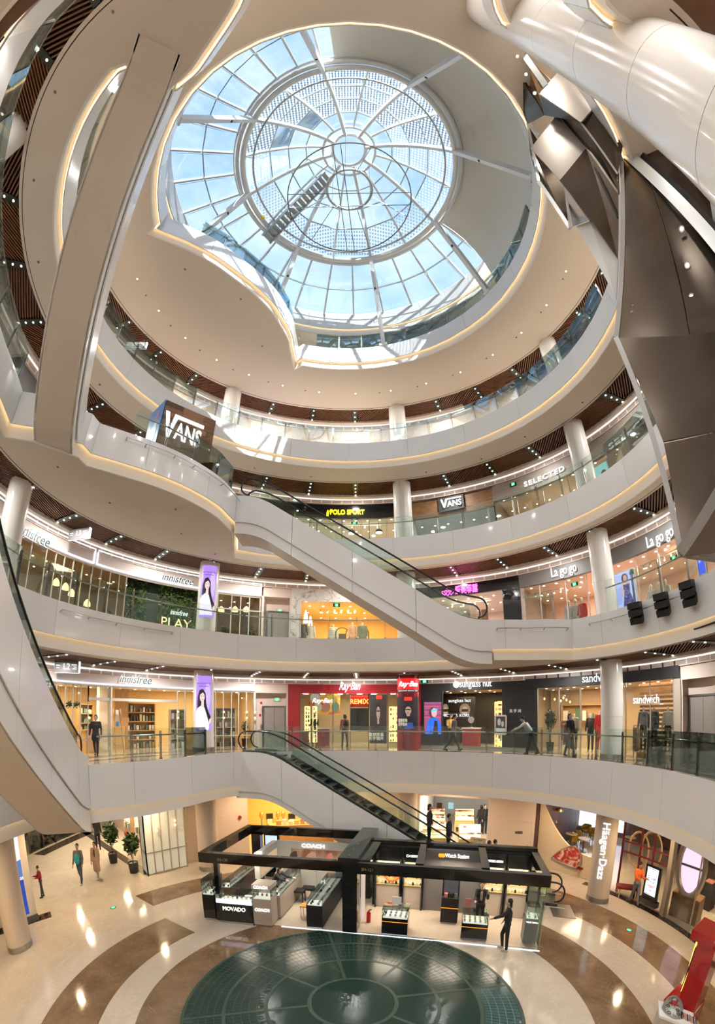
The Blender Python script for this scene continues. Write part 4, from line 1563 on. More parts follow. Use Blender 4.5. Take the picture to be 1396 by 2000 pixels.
def shelf(label, lv, xa, xb, A, R, h, tiers, m=M_OAK, z0=0.0, deep=.4, goods=True, backing=None, dens=7, cat='shelf'):
    """shelf unit standing on the gallery floor between two pixel columns, filled with goods (each a thing of its own kind is too small to tell: parts)"""
    a1, a0 = A(xa), A(xb)
    z = FL[lv] + z0
    root = thing('shelf_unit', label, cat, tuple(pol((a0 + a1) / 2, R, z)))
    MB().arc(a0, a1, R + deep - .03, R + deep, z, z + h).build('back_panel', backing or m, root)
    for a in (a0, a1):
        MB().bar(pol(a, R, z + h / 2), pol(a, R + deep, z + h / 2), .05, h).build('side_panel', m, root)
    rnd = random.Random(int(xa * 7 + lv))
    for i in range(tiers + 1):
        zz = z + h * i / tiers
        MB().arc(a0, a1, R, R + deep, zz - .02 if i else zz, zz + .02).build('shelf_board', m, root)
        if goods and i < tiers:
            L = radians(a1 - a0) * R
            n = max(2, int(L * dens))
            for j in range(n):
                if rnd.random() < .15: continue
                w, hh = L / n * (.5 + .35 * rnd.random()), h / tiers * (.35 + .4 * rnd.random())
                a = a0 + (a1 - a0) * (j + .5) / n
                g = GOODS[rnd.choice((0, 0, 1, 2, 3, 4, 6, 7))]
                MB().box(pol(a, R + deep * .45, zz + .02 + hh / 2), (.16, w, hh), rz=radians(a)).build('product', g, root)
    return root

shelf('tall oak wall cabinet of small white products in the skin care shop', 2, 280, 330, A2, 16.6, 2.2, 5, dens=6)
shelf('honey coloured shelves behind the counter of the skin care shop', 2, 196, 221, A2, 16.8, 2.1, 5, dens=5)
shelf('white grid shelf of dark jars left of the purple advert column', 2, 346, 374, A2, 15.2, 1.9, 4, M_FRAMEW, dens=5)
shelf('pale wall shelf of green bottles right of the purple advert column', 2, 415, 470, A2, 15.6, 2.0, 4, M_FRAMEW, dens=7)
def counter(label, lv, xa, xb, A, R, h=.95, m=M_OAK, deep=.6, top=None, name='counter'):
    a1, a0 = A(xa), A(xb)
    z = FL[lv]
    r = thing(name, label, 'counter', tuple(pol((a0 + a1) / 2, R, z)))
    MB().arc(a0, a1, R, R + deep, z, z + h - .05).build('body', m, r)
    MB().arc(a0 - .15, a1 + .15, R - .04, R + deep + .04, z + h - .05, z + h).build('top', top or m, r)
    return r
counter('oak cash counter inside the skin care shop', 2, 188, 213, A2, 15.3, 1.0)
lad2 = thing('display_ladder', 'leaning oak display ladder with a blue box', 'display stand', tuple(pol(A2(242), 14.8, FL[2])))
for x in (234, 250):
    MB().bar(pol(A2(x), 14.6, FL[2]), pol(A2(242 + (x - 242) * .8), 15.0, FL[2] + 1.9), .05, .06).build('rail', M_OAK, lad2)
for i, hz in enumerate((.35, .75, 1.1)):
    MB().bar(pol(A2(234), 14.72, FL[2] + hz), pol(A2(250), 14.72, FL[2] + hz), .3, .03).build('shelf_board', M_OAK, lad2)
MB().box(pol(A2(240), 14.72, FL[2] + 1.22), (.12, .14, .2)).build('blue_box', mat('blue_box', (.03, .22, .5), .5), lad2)
MB().bar(pol(A2(242), 14.95, FL[2] + 1.35), pol(A2(242), 14.95, FL[2] + 1.85), .3, .02).build('card', GOODS[7], lad2)
w = MB().arc(A2(279), A2(254), 16.35, 16.45, FL[2] + 1.1, FL[2] + 2.85).build('wall_partition', M_OAK, None)
tag(w, 'oak framed partition screen inside the skin care shop', 'wall', kind='structure')
w = MB().arc(A2(236), A2(221), 15.9, 16.3, FL[2], FL[2] + 2.9).build('wall_pier', M_SHOPC, None)
tag(w, 'white pier inside the skin care shop', 'wall', kind='structure')
for i, (x, y) in enumerate(((134, 1376), (150, 1376), (118, 1378))):
    p = onr(x, y, 15.0)
    r = thing('hanging_plant', 'round hanging green plant ball, %s of the three behind the left glazing' % ('middle', 'rightmost', 'leftmost')[i], 'plant', tuple(p), 'hanging plant balls')
    fo = MB()
    foliage(fo, p, (.2, .2, .17), 90, .07, random.Random(i))
    fo.build('foliage', M_LEAF, r, fix=False)['kind'] = 'stuff'
    MB().tube([p, Vector((p.x, p.y, FL[2] + 2.9))], .008, 4).build('cord', M_STEM, r)
for i, (x, y) in enumerate(((134, 1440), (152, 1440), (118, 1440))):
    tree('leafy plant in a dark pot behind the left glazing, %s of three' % ('middle', 'nearest the doorway', 'nearest the escalator')[i], pol(A2(x), 14.6, FL[2]), .75, (.22, .22, .25), 90, (.16, .35), .08)
# potted plants in front, beside the escalator head
for x, y, hh, cr, n_, lab in ((450, 1452, 1.25, (.33, .3, .36), 260, 'bushy potted tree, largest of those beside the escalator head'), (425, 1450, 1.0, (.2, .2, .3), 120, 'slim potted plant beside the advert column foot'),
                              (478, 1457, 1.05, (.18, .18, .3), 110, 'small tree in a rounded vase near the service doors'), (490, 1450, 1.1, (.16, .16, .26), 90, 'thin potted plant against the pale wall end')):
    tree(lab, onz(x, y, FL[2]), hh, cr, n_, (.17, .4), .08)
for a in (A2(346), A2(172), A2(436), A2(481), A2(497)):
    for dz in (1.5, 1.78):
        MB().ball(pol(a, 13.85, FL[2] + dz), .05, 8, 6).build('bulb', lamp_mat('warm_bulb', (1, .55, .2), 3), f)

# -------- service recess
def service(lv, xa, xb, A, xd0, xd1, ztop, label, exit_x=None, n=1, side='far'):
    a1, a0 = A(xa), A(xb)
    z = FL[lv]
    w = MB().arc(a0, a1, RW + .5, RW + .6, z, z + 3.4).build('wall_' + side, M_WALLP, None, smooth=True)
    tag(w, 'plain pinkish wall ' + label, 'wall', kind='structure')
    MB().arc(a0, a1, RW - .02, RW + .6, z + 2.75, z + 3.42).build('bulkhead', M_WALLP, w, smooth=True)
    for a in (a0, a1):
        MB().bar(pol(a, RW, z + 1.4), pol(a, RW + .6, z + 1.4), .12, 2.8).build('cheek', M_WALLP, w)
    d1, d0 = A(xd0), A(xd1)
    door = struct('door_%d' % n, 'grey double service door ' + label, 'door', tuple(pol((d0 + d1) / 2, RW + .48, z)))
    for b0, b1 in ((d0, (d0 + d1) / 2 - .02), ((d0 + d1) / 2 + .02, d1)):
        lf = MB().arc(b0, b1, RW + .44, RW + .49, z + .01, z + ztop, 2).build('leaf', M_DOOR, door)
    for b in (d0, d1):
        MB().bar(pol(b, RW + .44, z), pol(b, RW + .44, z + ztop + .05), .07, .1).build('frame', M_DSTEEL, door)
    MB().arc(d0, d1, RW + .4, RW + .49, z + ztop, z + ztop + .06, 2).build('frame', M_DSTEEL, door)
    m = (d0 + d1) / 2
    MB().bar(pol(m - .35, RW + .38, z + 1.05), pol(m - .1, RW + .38, z + 1.05), .03).build('handle', M_STEEL, door)
M_EXIT = lamp_mat('exit_green', (.05, .9, .25), 2.2)
def exit_sign(lv, x, y, A, R=RW + .46, label='', fl=True):
    p = onr(x, y, R)
    a = ang(p)
    r = thing('exit_sign', 'small green lit exit sign ' + label, 'sign', tuple(p))
    MB().box(p, (.05, .36, .17), rz=radians(a)).build('case', M_FRAMEW if fl else M_BLACKM, r)
    q = p - (pol(a, 1) - pol(a, 0)).normalized() * .03
    MB().box(q, (.02, .17, .13), rz=radians(a)).build('lit_panel', M_EXIT, r)
    c = MB()
    c.ball(q - (pol(a, 1) - pol(a, 0)) * .012 + Vector((0, 0, .035)), .014, 6, 5)
    t = Vector((-sin(radians(a)), cos(radians(a)), 0))
    for s in (-1, 1):
        c.bar(q - (pol(a, 1) - pol(a, 0)) * .012 + Vector((0, 0, .01)), q - (pol(a, 1) - pol(a, 0)) * .012 + Vector((0, 0, -.05)) + t * .03 * s, .012)
    c.build('running_figure', mat('exit_white', (.9, .95, .9), .5, emit=(.8, 1, .85), strength=1.5), r)
service(2, 497, 562, A2, 516, 559, 2.05, 'between the skin care shop and the red eyewear shop', n=1)
exit_sign(2, 541, 1366, A2, label='over the grey doors left of the red eyewear shop')
service(2, 1331, 1430, A2, 1337, 1388, 2.2, 'at the right end beside the clothing shop', n=2, side='right')
for x, y, lab in ((510, 1373, 'upper'), (508, 1397, 'lower')):
    p = onr(x, y, RW + .02)
    b = MB().box(p, (.06, .1, .12), rz=radians(ang(p))).build('alarm_box', mat('alarm_red', (.3, .01, .01), .4), None, origin=tuple(p))
    tag(b, '%s red fire alarm box on the pale pier by the grey doors' % lab, 'alarm box')

# -------- red eyewear shop
f = front(2, 'dark red front of the eyewear shop with white script sign', A2(690))
a1, a0 = A2(562), A2(822)
z = FL[2]
zt, hd = zR(690, 1326), zR(690, 1355)
MB().arc(a0, a1, 13.9, 14.1, hd, zt + .06, 40).build('sign_board', M_RED, f, smooth=True)
MB().arc(A2(585), a1, 13.9, 14.1, z, hd).build('pier', M_RED, f, smooth=True)
MB().arc(a0, A2(779), 13.9, 14.1, z, hd).build('pier', M_RED, f, smooth=True)
panes(f, [A2(x) for x in (586, 650, 684, 720)], z, hd, mm=M_DSTEEL, mull=.03)
panes(f, [A2(x) for x in (720, 757, 779)], z, hd, mm=M_DSTEEL, mull=.03)
text_wall('script_sign', 'Ray·Ban', M_LIT, f, A2(683), 13.88, zR(683, 1341), .56, radians(A2(662) - A2(704)) * 14, .04, shear=.45, bold=.012)
shell(2, a1, a0, 'the red eyewear shop', mat('wall_warmgrey', (.45, .36, .25), .6), M_SHOPC, power=330, col=(1, .78, .45))
def wallpanel(name, label, lv, xa, xb, ya, yb, R, m, cat, A=A2, th=.05, frame=None):
    """upright flat panel seen between the pixel corners; returns the thing and a mapping u, v -> place"""
    pl, pr = onr(xa, (ya + yb) / 2, R), onr(xb, (ya + yb) / 2, R)
    z1, z0 = onr((xa + xb) / 2, ya, R).z, onr((xa + xb) / 2, yb, R).z
    pl.z = pr.z = z0
    rt = (pr - pl)
    n = Vector((rt.y, -rt.x, 0)).normalized()
    if n.dot(CAMP - pl) < 0: n = -n
    r = thing(name, label, cat, tuple((pl + pr) / 2))
    up = Vector((0, 0, z1 - z0))
    P = [pl, pr, pr + up, pl + up]
    MB().prism(P, [p - n * th for p in P]).build('board', m, r)
    if frame:
        for p, q in ((P[0], P[1]), (P[1], P[2]), (P[2], P[3]), (P[3], P[0])):
            MB().bar(p, q, .05, .07).build('frame', frame, r)
    return r, (lambda u, v, o: pl + rt * u + up * v + n * o), rt.normalized(), n
r, mp, rt, n = wallpanel('mural', 'colourful floral wall mural with white script inside the red shop', 2, 603, 664, 1352, 1396, 16.4, noisy('mural_paint', (.6, .42, .05), (.5, .12, .1), 3.5, .5, p0=.45, p1=.55), 'mural')
for i, (u, v, ru, rv, c) in enumerate(((.2, .75, .16, .2, (.55, .5, .42)), (.45, .8, .1, .14, (.7, .35, .05)), (.55, .35, .14, .22, (.6, .2, .14)), (.75, .7, .16, .2, (.75, .55, .05)), (.85, .35, .12, .25, (.2, .35, .25)), (.3, .35, .12, .2, (.65, .55, .35)))):
    shapes_on(r, mp, [('petal', glow('petal%d' % i, c, .5), oval(u, v, ru, rv))])
text_flat('script', 'Ray·Ban', M_LIT, r, mp(.42, .62, .06), rt, (0, 0, 1), .36, shear=.4, bold=.01)
r, mp, rt, n = wallpanel('neon_sign', 'orange neon word sign on a dark red board in the red shop', 2, 684, 719, 1358, 1381, 15.6, M_RED, 'sign')
text_flat('neon_letters', 'REMIX', lamp_mat('neon_orange', (1, .16, .02), 7), r, mp(.5, .45, .02), rt, (0, 0, 1), .36, bold=.005)
wallpanel('wall_screen', 'blank dark blue panel under the neon sign', 2, 684, 719, 1383, 1428, 15.55, mat('panel_navy', (.01, .02, .03), .3), 'screen')
def portrait(r, mp, bend, face=(.45, .3, .24), hair=(.02, .015, .012), coat=(.02, .02, .03), s=.8, cx=.5, top=.78):
    shapes_on(r, mp, [('print_coat', glow('coat%s' % str(coat), coat, s), [(cx - .34, 0), (cx + .34, 0), (cx + .3, .3), (cx + .1, .42), (cx - .1, .42), (cx - .3, .3)]),
                      ('print_hair', glow('hair%s' % str(hair), hair, s), oval(cx, top - .13, .17, .17)),
                      ('print_face', glow('face%s' % str(face), face, s), oval(cx, top - .17, .115, .13)),
                      ('print_neck', glow('face%s' % str(face), face, s), [(cx - .06, .4), (cx + .06, .4), (cx + .05, .52), (cx - .05, .52)]),
                      ('print_eyes', glow('hair%s' % str(hair), hair, s), [(cx - .09, top - .15), (cx + .09, top - .15), (cx + .09, top - .12), (cx - .09, top - .12)]),
                      ('print_lips', glow('lips', (.3, .05, .05), s), oval(cx, top - .24, .035, .012))], bend)
r, mp, rt, n = wallpanel('poster', 'dark portrait poster with glasses and white characters in the red shop window', 2, 722, 755, 1357, 1452, 13.98, glow('posterdark', (.03, .022, .02), 1), 'poster')
portrait(r, mp, None, top=.80)
text_flat('print_text', '雷朋原装\n光学镜片', glow('cream', (.8, .7, .5), 1), r, mp(.38, .14, .02), rt, (0, 0, 1), .2)
MB().box(mp(.55, .95, .03), (.3, .02, .2), rz=atan2(rt.y, rt.x)).build('red_logo', glow('redlogo', (.8, .03, .01), 1.3), r)
for (xa, xb, xlab) in ((598, 607, 'left'), (613, 620, 'right')):
    shelf('slim lit eyewear shelf column on the %s in the red shop window' % xlab, 2, xa, xb, A2, 14.8, 1.9, 9, mat('lit_shelf', (.8, .6, .3), .5, emit=(1, .7, .3), strength=1.2), z0=.2, deep=.25, dens=4)
shelf('lit eyewear wall shelf right of the dark poster', 2, 757, 766, A2, 15.6, 1.9, 8, MATS['lit_shelf'], z0=.2, dens=4)
shelf('lit eyewear wall shelf beside the red column', 2, 769, 777, A2, 15.6, 1.9, 8, MATS['lit_shelf'], z0=.2, dens=4)
counter('red display counter with white script in the shop window', 2, 590, 604, A2, 14.5, .8, M_RED, .5)
counter('glass topped sales counter in the middle of the red shop', 2, 622, 645, A2, 15.2, .95, M_RED, .5, M_SHOPC)
for i, x in enumerate((597, 630, 664, 702, 730, 768)):
    MB().arc(A2(x + 5), A2(x - 5), 13.86, 13.9, hd - .04, hd, 1).build('downlight', M_SPOT, f)
# red wrapped column
cpos = pol(76.9, 12.42, 0)
c = thing('column_wrap', 'red column wrap with lit script logo and portrait poster', 'column wrap', tuple(pol(76.9, 12.42, FL[2])))
MB().lathe(tuple(cpos), [(.53, FL[2]), (.53, FL[2] + 3.5)], 40).build('wrap', M_RED, c, smooth=True)
def colpanel(cpos, R, a_mid, half, z0, z1):
    """mapping on the column surface; u from left to right as seen from the atrium"""
    return lambda u, v, o: cpos + Vector(((R + o) * cos(radians(a_mid + (u - .5) * 2 * half)), (R + o) * sin(radians(a_mid + (u - .5) * 2 * half)), z0 + (z1 - z0) * v))
def colsheet(mp, nm, m, root, u0=0, u1=1, v0=0, v1=1, o=.0, n=10):
    mb = MB()
    for i in range(n + 1):
        u = u0 + (u1 - u0) * i / n
        mb.v += [mp(u, v0, o), mp(u, v1, o), mp(u, v1, o + .02), mp(u, v0, o + .02)]
    for i in range(n):
        b, c2 = 4 * i, 4 * i + 4
        mb.f += [(b, b + 1, c2 + 1, c2), (b + 1, b + 2, c2 + 2, c2 + 1), (b + 2, b + 3, c2 + 3, c2 + 2), (b + 3, b, c2, c2 + 3)]
    mb.f += [(0, 3, 2, 1), (4 * n, 4 * n + 1, 4 * n + 2, 4 * n + 3)]
    return mb.build(nm, m, root)
face_a = degrees(atan2(-cpos.y, -cpos.x))
def zc_(x, y): return onr(x, y, 12.0).z
mp = colpanel(cpos, .53, face_a, 68, zc_(797, 1347), zc_(797, 1325))
colsheet(mp, 'lit_logo_panel', glow('redpanel', (.75, .01, .012), 1.2), c)
V, F = text_shape('Ray·Ban', .42, .01, shear=.4, bold=.012)
xs = [v.x for v in V]
MB().add([mp(.5 + v.x / (max(xs) - min(xs)) * .8, .48 + v.y * 1.5, .03 + v.z) for v in V], F).build('script_letters', M_LIT, c, fix=False)
mp = colpanel(cpos, .53, face_a, 68, zc_(797, 1352), zc_(797, 1347))
colsheet(mp, 'black_band', M_BLACKM, c)
V, F = text_shape('GENUINE SINCE 1937', .1, .008)
xs = [v.x for v in V]
MB().add([mp(.5 + v.x / (max(xs) - min(xs)) * .8, .5 + v.y * 5, .03 + v.z) for v in V], F).build('small_letters', M_LIT, c, fix=False)
mp = colpanel(cpos, .53, face_a, 66, zc_(797, 1424), zc_(797, 1361))
colsheet(mp, 'portrait_poster', glow('posterdark2', (.02, .012, .018), 1), c)
portrait(c, lambda u, v, o: mp(u, v, o + .022), True, coat=(.01, .012, .02), top=.74)
shapes_on(c, lambda u, v, o: mp(u, v, o + .03), [('print_jeans', glow('jeans', (.02, .06, .25), 1), [(.35, 0), (.72, 0), (.66, .2), (.4, .2)]), ('print_logo', glow('redlogo', (.8, .03, .01), 1.3), [(.36, .88), (.64, .88), (.64, .99), (.36, .99)])], True)
V, F = text_shape('雷朋原装\n光学镜片', .2, .006)
MB().add([mp(.28 + v.x * .5, .2 + v.y * .6, .035 + v.z) for v in V], F).build('print_text', glow('cream', (.8, .7, .5), 1), c, fix=False)

# -------- black sunglasses shop
f = front(2, 'black front of the sunglasses shop with lit white name', A2(930))
a1, a0 = A2(822), A2(1028)
zt, hd = zR(925, 1324), zR(925, 1348)
M_BWALL = mat('black_wall', (.016, .015, .016), .5)
MB().arc(a0, a1, 13.92, 14.08, hd, zt + .1, 40).build('sign_board', M_BWALL, f)
MB().arc(A2(865), a1, 13.92, 14.08, z, hd).build('pier', M_BWALL, f)
MB().arc(a0, A2(981), 13.92, 14.08, z, hd).build('pier', M_BWALL, f)
MB().arc(a0, a1, 13.88, 13.92, z, z + .12).build('plinth', M_STEEL, f)
text_wall('sign_letters', 'sunglass hut', M_LIT, f, A2(930), 13.9, zR(930, 1336), .46, radians(A2(900) - A2(962)) * 14, .03, bold=.004)
p = onr(891, 1337, 13.88)
MB().tube([p, p - (pol(ang(p), 1) - pol(ang(p), 0)) * .04], .17, 20).build('round_logo', mat('logo_grey', (.5, .48, .45), .5, emit=(.8, .75, .7), strength=.35), f)
shell(2, a1, a0, 'the black sunglasses shop', M_BWALL, mat('ceil_ochre', (.72, .56, .36), .5), power=330, col=(1, .75, .42))
r, mp, rt, n = wallpanel('led_screen', 'bright blue and red portrait screen on the black wall', 2, 827, 863, 1370, 1434, 13.9, glow('screen_red', (.32, .07, .13), 1.1), 'screen', frame=M_BLACKM)
for i in range(9):
    shapes_on(r, mp, [('print_plank', glow('plank%d' % (i % 3), ((.5, .1, .2), (.22, .05, .12), (.3, .1, .3))[i % 3], 1), [(0, .5 + .055 * i), (1, .5 + .055 * i), (1, .53 + .055 * i), (0, .53 + .055 * i)])])
shapes_on(r, lambda u, v, o: mp(u, v, o + .03), [('print_jacket', glow('jacket_blue', (.01, .12, .75), 1.2), [(.1, 0), (.98, 0), (.95, .3), (.75, .5), (.4, .52), (.22, .38)]), ('print_shirt', glow('shirt_blk', (.01, .01, .02), 1), [(.5, 0), (.8, 0), (.75, .4), (.6, .42)]),
          ('print_hair', glow('hairred', (.12, .03, .04), 1), oval(.5, .66, .22, .17)), ('print_face', glow('facepink', (.75, .42, .45), 1), oval(.58, .66, .15, .14)), ('print_glasses', glow('cyan', (.05, .5, .7), 1.2), [(.42, .68), (.76, .72), (.76, .78), (.42, .74)])])
r, mp, rt, n = wallpanel('photo_wall', 'black photo wall with two faces and white name inside the sunglasses shop', 2, 865, 928, 1361, 1424, 16.2, M_BWALL, 'wall panel')
text_flat('sign_letters', 'sunglass hut', M_LIT, r, mp(.52, .88, .02), rt, (0, 0, 1), .26)
text_flat('brand_letters', 'MICHAEL KORS', M_LIT, r, mp(.4, .42, .03), rt, (0, 0, 1), .22)
for u in (.08, .68):
    shapes_on(r, mp, [('print_hair', glow('hairblond', (.22, .15, .09), 1), oval(u, .6, .17 if u > .5 else .1, .19)), ('print_face', glow('faceb', (.4, .26, .2), 1), oval(u, .57, .1 if u > .5 else .06, .13)), ('print_glasses', glow('dark', (.02, .015, .015), 1), [(u - .1, .54), (u + .1, .54), (u + .1, .62), (u - .1, .62)])])
for (xa, xb, lab) in ((952, 962, 'inner'), (964, 978, 'outer')):
    shelf('tall honey lit sunglasses rack, %s one at the right wall' % lab, 2, xa, xb, A2, 14.9 if lab == 'outer' else 15.8, 2.3, 10, mat('lit_shelf2', (.8, .55, .22), .5, emit=(1, .62, .22), strength=.9), deep=.2, dens=7)
r, mp, rt, n = wallpanel('poster_stand', 'upright poster stand with a black and white photograph at the shop entrance', 2, 967, 988, 1398, 1434, 13.6, GOODS[7], 'poster stand', frame=M_FRAMEW)
shapes_on(r, mp, [('print_photo', glow('photo_dark', (.03, .027, .025), 1), [(.04, .33), (.96, .33), (.96, .97), (.04, .97)]), ('print_face', glow('photo_face', (.3, .25, .22), 1), oval(.36, .66, .16, .2)), ('print_face', glow('photo_face', (.3, .25, .22), 1), oval(.68, .55, .13, .16))])
MB().box(mp(.5, -.2, -.03), (.08, .04, .3)).build('leg', M_FRAMEW, r)
counter('counter with red fronts and a round mirror in the sunglasses shop', 2, 898, 929, A2, 14.7, 1.0, mat('front_red', (.33, .03, .03), .4), .6, M_SHOPC)
mr = thing('vanity_mirror', 'round table mirror on the sunglasses counter', 'mirror', tuple(onr(920, 1421, 14.9)))
p = onr(920, 1406, 14.85)
MB().tube([p, p - (pol(ang(p), 1) - pol(ang(p), 0)) * .03], .17, 20).build('glass', mat('mirror', (.6, .6, .6), .05, 1), mr)
MB().tube([p - Vector((0, 0, .15)), p - Vector((0, 0, .36))], .02, 6).build('stem', M_STEEL, mr)
MB().lathe(tuple(p - Vector((0, 0, .38))), [(.1, 0), (.08, .02)], 14).build('foot', M_STEEL, mr)
text_wall('small_characters', '洗 手 间', mat('grey_letters', (.55, .55, .55), .5, emit=(.6, .6, .6), strength=.5), f, A2(1007), 13.9, zR(1007, 1389), .17, depth=.01)
exit_sign(2, 829, 1331, A2, R=13.85, label='at the top left of the black sunglasses front', fl=False)

# -------- clothing shop with black fascia
f = front(2, 'glazed front of the clothing shop under a long black fascia', A2(1180))
a1, a0 = A2(1028), A2(1331)
zt, hd = zR(1110, 1317), zR(1110, 1341)
MB().arc(a0, a1, 13.85, 14.08, hd, zt + .05, 50).build('sign_board', M_BLACKM, f)
MB().arc(A2(1050), a1, 13.92, 14.08, z, hd).build('pier', M_BLACKM, f)
MB().arc(a0, A2(1318), 13.92, 14.08, z, hd).build('pier', M_FRAME, f)
panes(f, [A2(x) for x in (1050, 1092, 1134)], z, hd, mm=M_FRAME, mull=.05)
panes(f, [A2(x) for x in (1176, 1222, 1270, 1316)], z, hd, mm=M_FRAME, mull=.04)
text_wall('sign_letters', 'sandwich_', M_LIT, f, A2(1176), 13.84, zR(1160, 1325), .5, radians(A2(1141) - A2(1211)) * 14, .03)
text_wall('window_letters', 'sandwich_', M_LIT, f, A2(1267), 13.96, zR(1267, 1366), .46, radians(A2(1238) - A2(1297)) * 14, .02)
shell(2, a1, a0, 'the clothing shop under the black fascia', mat('wall_sand', (.62, .46, .30), .6), mat('ceil_dim', (.5, .4, .3), .6), power=380, col=(1, .76, .48), lights=2)
for i, (x, col, bt, sk) in enumerate(((1103, (.25, .22, .16), (.05, .05, .05), 0), (1130, (.04, .045, .04), (.03, .03, .03), 0), (1142, (.5, .42, .32), (.1, .09, .08), 0))):
    mannequin('headless mannequin in %s in the left clothing window' % ('an olive jacket', 'a black top', 'a cream cardigan')[i], pol(A2(x), 15.4 + .3 * i, FL[2]), A2(x) + 90, col, bt)
mannequin('headless mannequin in a red patterned dress beside the white column', pol(A2(1164), 14.5, FL[2] + .12), A2(1164) + 90, (.45, .015, .015), (.45, .015, .015), skirt=.32, coat=.25)
for i, (x, col, bt) in enumerate(((1246, (.32, .33, .38), (.02, .02, .025)), (1266, (.015, .018, .03), (.012, .012, .015)), (1293, (.45, .46, .5), (.015, .015, .02)))):
    mannequin('headless mannequin in %s in the right clothing window' % ('a blue and white print jacket', 'a dark navy jacket and trousers', 'a pale printed blouse')[i], pol(A2(x), 14.55, FL[2] + .22), A2(x) + 90, col, bt)
    b = MB().arc(A2(x + 8), A2(x - 8), 14.3, 14.85, FL[2], FL[2] + .2).build('plinth', M_OAK, None)
    tag(b, 'low wooden plinth under the %s mannequin of the right window' % ('left', 'middle', 'right')[i], 'plinth')
shelf('timber wall shelf of ornaments behind the left clothing window', 2, 1052, 1128, A2, 18.4, .8, 1, M_OAK, z0=1.35, dens=3)
b = MB()
for i in range(16):
    b.arc(A2(1318), A2(1222), 15.6, 15.65, FL[2] + .2 + i * .17, FL[2] + .3 + i * .17)
tag(b.build('wall_slats', M_WALNUT, None), 'brown slatted timber wall behind the right window', 'wall', kind='structure')
def rail_of_clothes(label, lv, xa, xb, A, R, cols, h=1.45, rnd=1):
    a1, a0 = A(xa), A(xb)
    z = FL[lv]
    r = thing('clothes_rail', label, 'clothes rail', tuple(pol((a0 + a1) / 2, R, z)))
    MB().bar(pol(a0, R, z + h), pol(a1, R, z + h), .03).build('rail', M_DSTEEL, r)
    for a in (a0, a1):
        MB().bar(pol(a, R, z), pol(a, R, z + h), .03).build('post', M_DSTEEL, r)
    g = random.Random(rnd)
    n = max(3, int(radians(a1 - a0) * R / .09))
    for i in range(n):
        a = a0 + (a1 - a0) * (i + .5) / n
        hh = .6 + .4 * g.random()
        MB().box(pol(a, R, z + h - .08 - hh / 2), (.36, .05, hh), rz=radians(a)).build('garment', cloth(g.choice(cols)), r)
    return r
rail_of_clothes('clothes rail of pale garments beside the red dress', 2, 1146, 1158, A2, 15.6, [(.6, .5, .38), (.4, .3, .2), (.5, .45, .4)], rnd=4)
rail_of_clothes('clothes rail of pink knitwear beside the right window', 2, 1222, 1236, A2, 14.9, [(.55, .3, .26), (.6, .42, .36)], 1.2, rnd=5)
rail_of_clothes('clothes rail of red and dark garments behind the left window', 2, 1073, 1092, A2, 16.0, [(.35, .03, .03), (.05, .05, .05), (.3, .25, .2)], 1.3, rnd=6)
tree('tall bushy green plant inside the left clothing window', pol(A2(1066), 14.7, FL[2]), 1.45, (.3, .3, .5), 220, (.2, .4), .1)
tree('slim green plant at the right end of the clothing window', pol(A2(1312), 14.5, FL[2]), 1.0, (.16, .16, .45), 130, (.16, .35), .09)
tree('small plant in a dark box on the window plinths', pol(A2(1281), 14.4, FL[2]), .5, (.16, .16, .18), 60, (.14, .3), .09)
for i, (x, y) in enumerate(((1063, 1365), (1083, 1366), (1095, 1369), (1100, 1363), (1106, 1367), (1113, 1371))):
    p = onr(x, y, 15.5)
    r = thing('pendant_bulb', 'bare bulb pendant, number %s from the left in the clothing window' % ('one', 'two', 'three', 'four', 'five', 'six')[i], 'lamp', tuple(p), 'bare bulb pendants')
    MB().ball(p, (.045, .045, .06), 8, 6).build('bulb', MATS['warm_bulb'], r, smooth=True)
    MB().tube([p, Vector((p.x, p.y, FL[2] + 2.9))], .008, 4).build('cord', M_RUBBER, r)

# -------- people of the second floor
def on2(x, y): return onz(x, y, FL[2])
person('woman in a black patterned poncho walking past the lit skin care shop', on2(188, 1476), 200, 1.62, (.02, .018, .02), (.018, .016, .018), hair='bun', legs=((22, 10), (-16, 12)), coat=.18, arms=((6, 14, 20), (4, 14, 20)), wide=1.15)
person('man in a grey jacket striding to the right before the black sunglasses front', on2(885, 1467), -80, 1.70, (.20, .19, .17), (.012, .012, .014), hair='short', legs=((26, 4), (-26, 14)), arms=((28, 6, 40), (-14, 8, 20)), lean=6)
person('man in a pale mint jacket bending forward over the balustrade', on2(1037, 1474), 78, 1.70, (.42, .50, .47), (.012, .012, .014), hair='short', legs=((16, 4), (-20, 6)), arms=((58, 6, 10), (50, 6, 14)), lean=42)
person('woman in black with a long grey skirt walking before the clothing shop', on2(1112, 1477), 205, 1.66, (.015, .014, .015), (.07, .07, .07), hair='long', legs=((14, 6), (-10, 8)), skirt=.5, arms=((8, 10, 14), (8, 10, 30)))
person('shop assistant in black behind the red eyewear counter', onr(614, 1450, 14.9).xy.to_3d() + Vector((0, 0, FL[2])), A2(614) + 80, 1.68, (.015, .015, .015), (.015, .015, .016), arms=((20, 6, 60), (20, 6, 60)), nod=14)
person('woman in a pink jacket with a black rucksack in the red eyewear shop', onr(673, 1452, 14.3).xy.to_3d() + Vector((0, 0, FL[2])), A2(673) - 70, 1.64, (.55, .14, .2), (.02, .02, .022), hair='tail', legs=((6, 0), (-8, 4)))
person('shop assistant in yellow behind the sunglasses counter', onr(879, 1440, 15.8).xy.to_3d() + Vector((0, 0, FL[2])), A2(879) + 110, 1.64, (.6, .42, .12), (.03, .03, .03), hair='bob', nod=12, arms=((24, 6, 60), (24, 6, 60)))
p = on2(673, 1452)
pk = onr(673, 1452, 14.3)
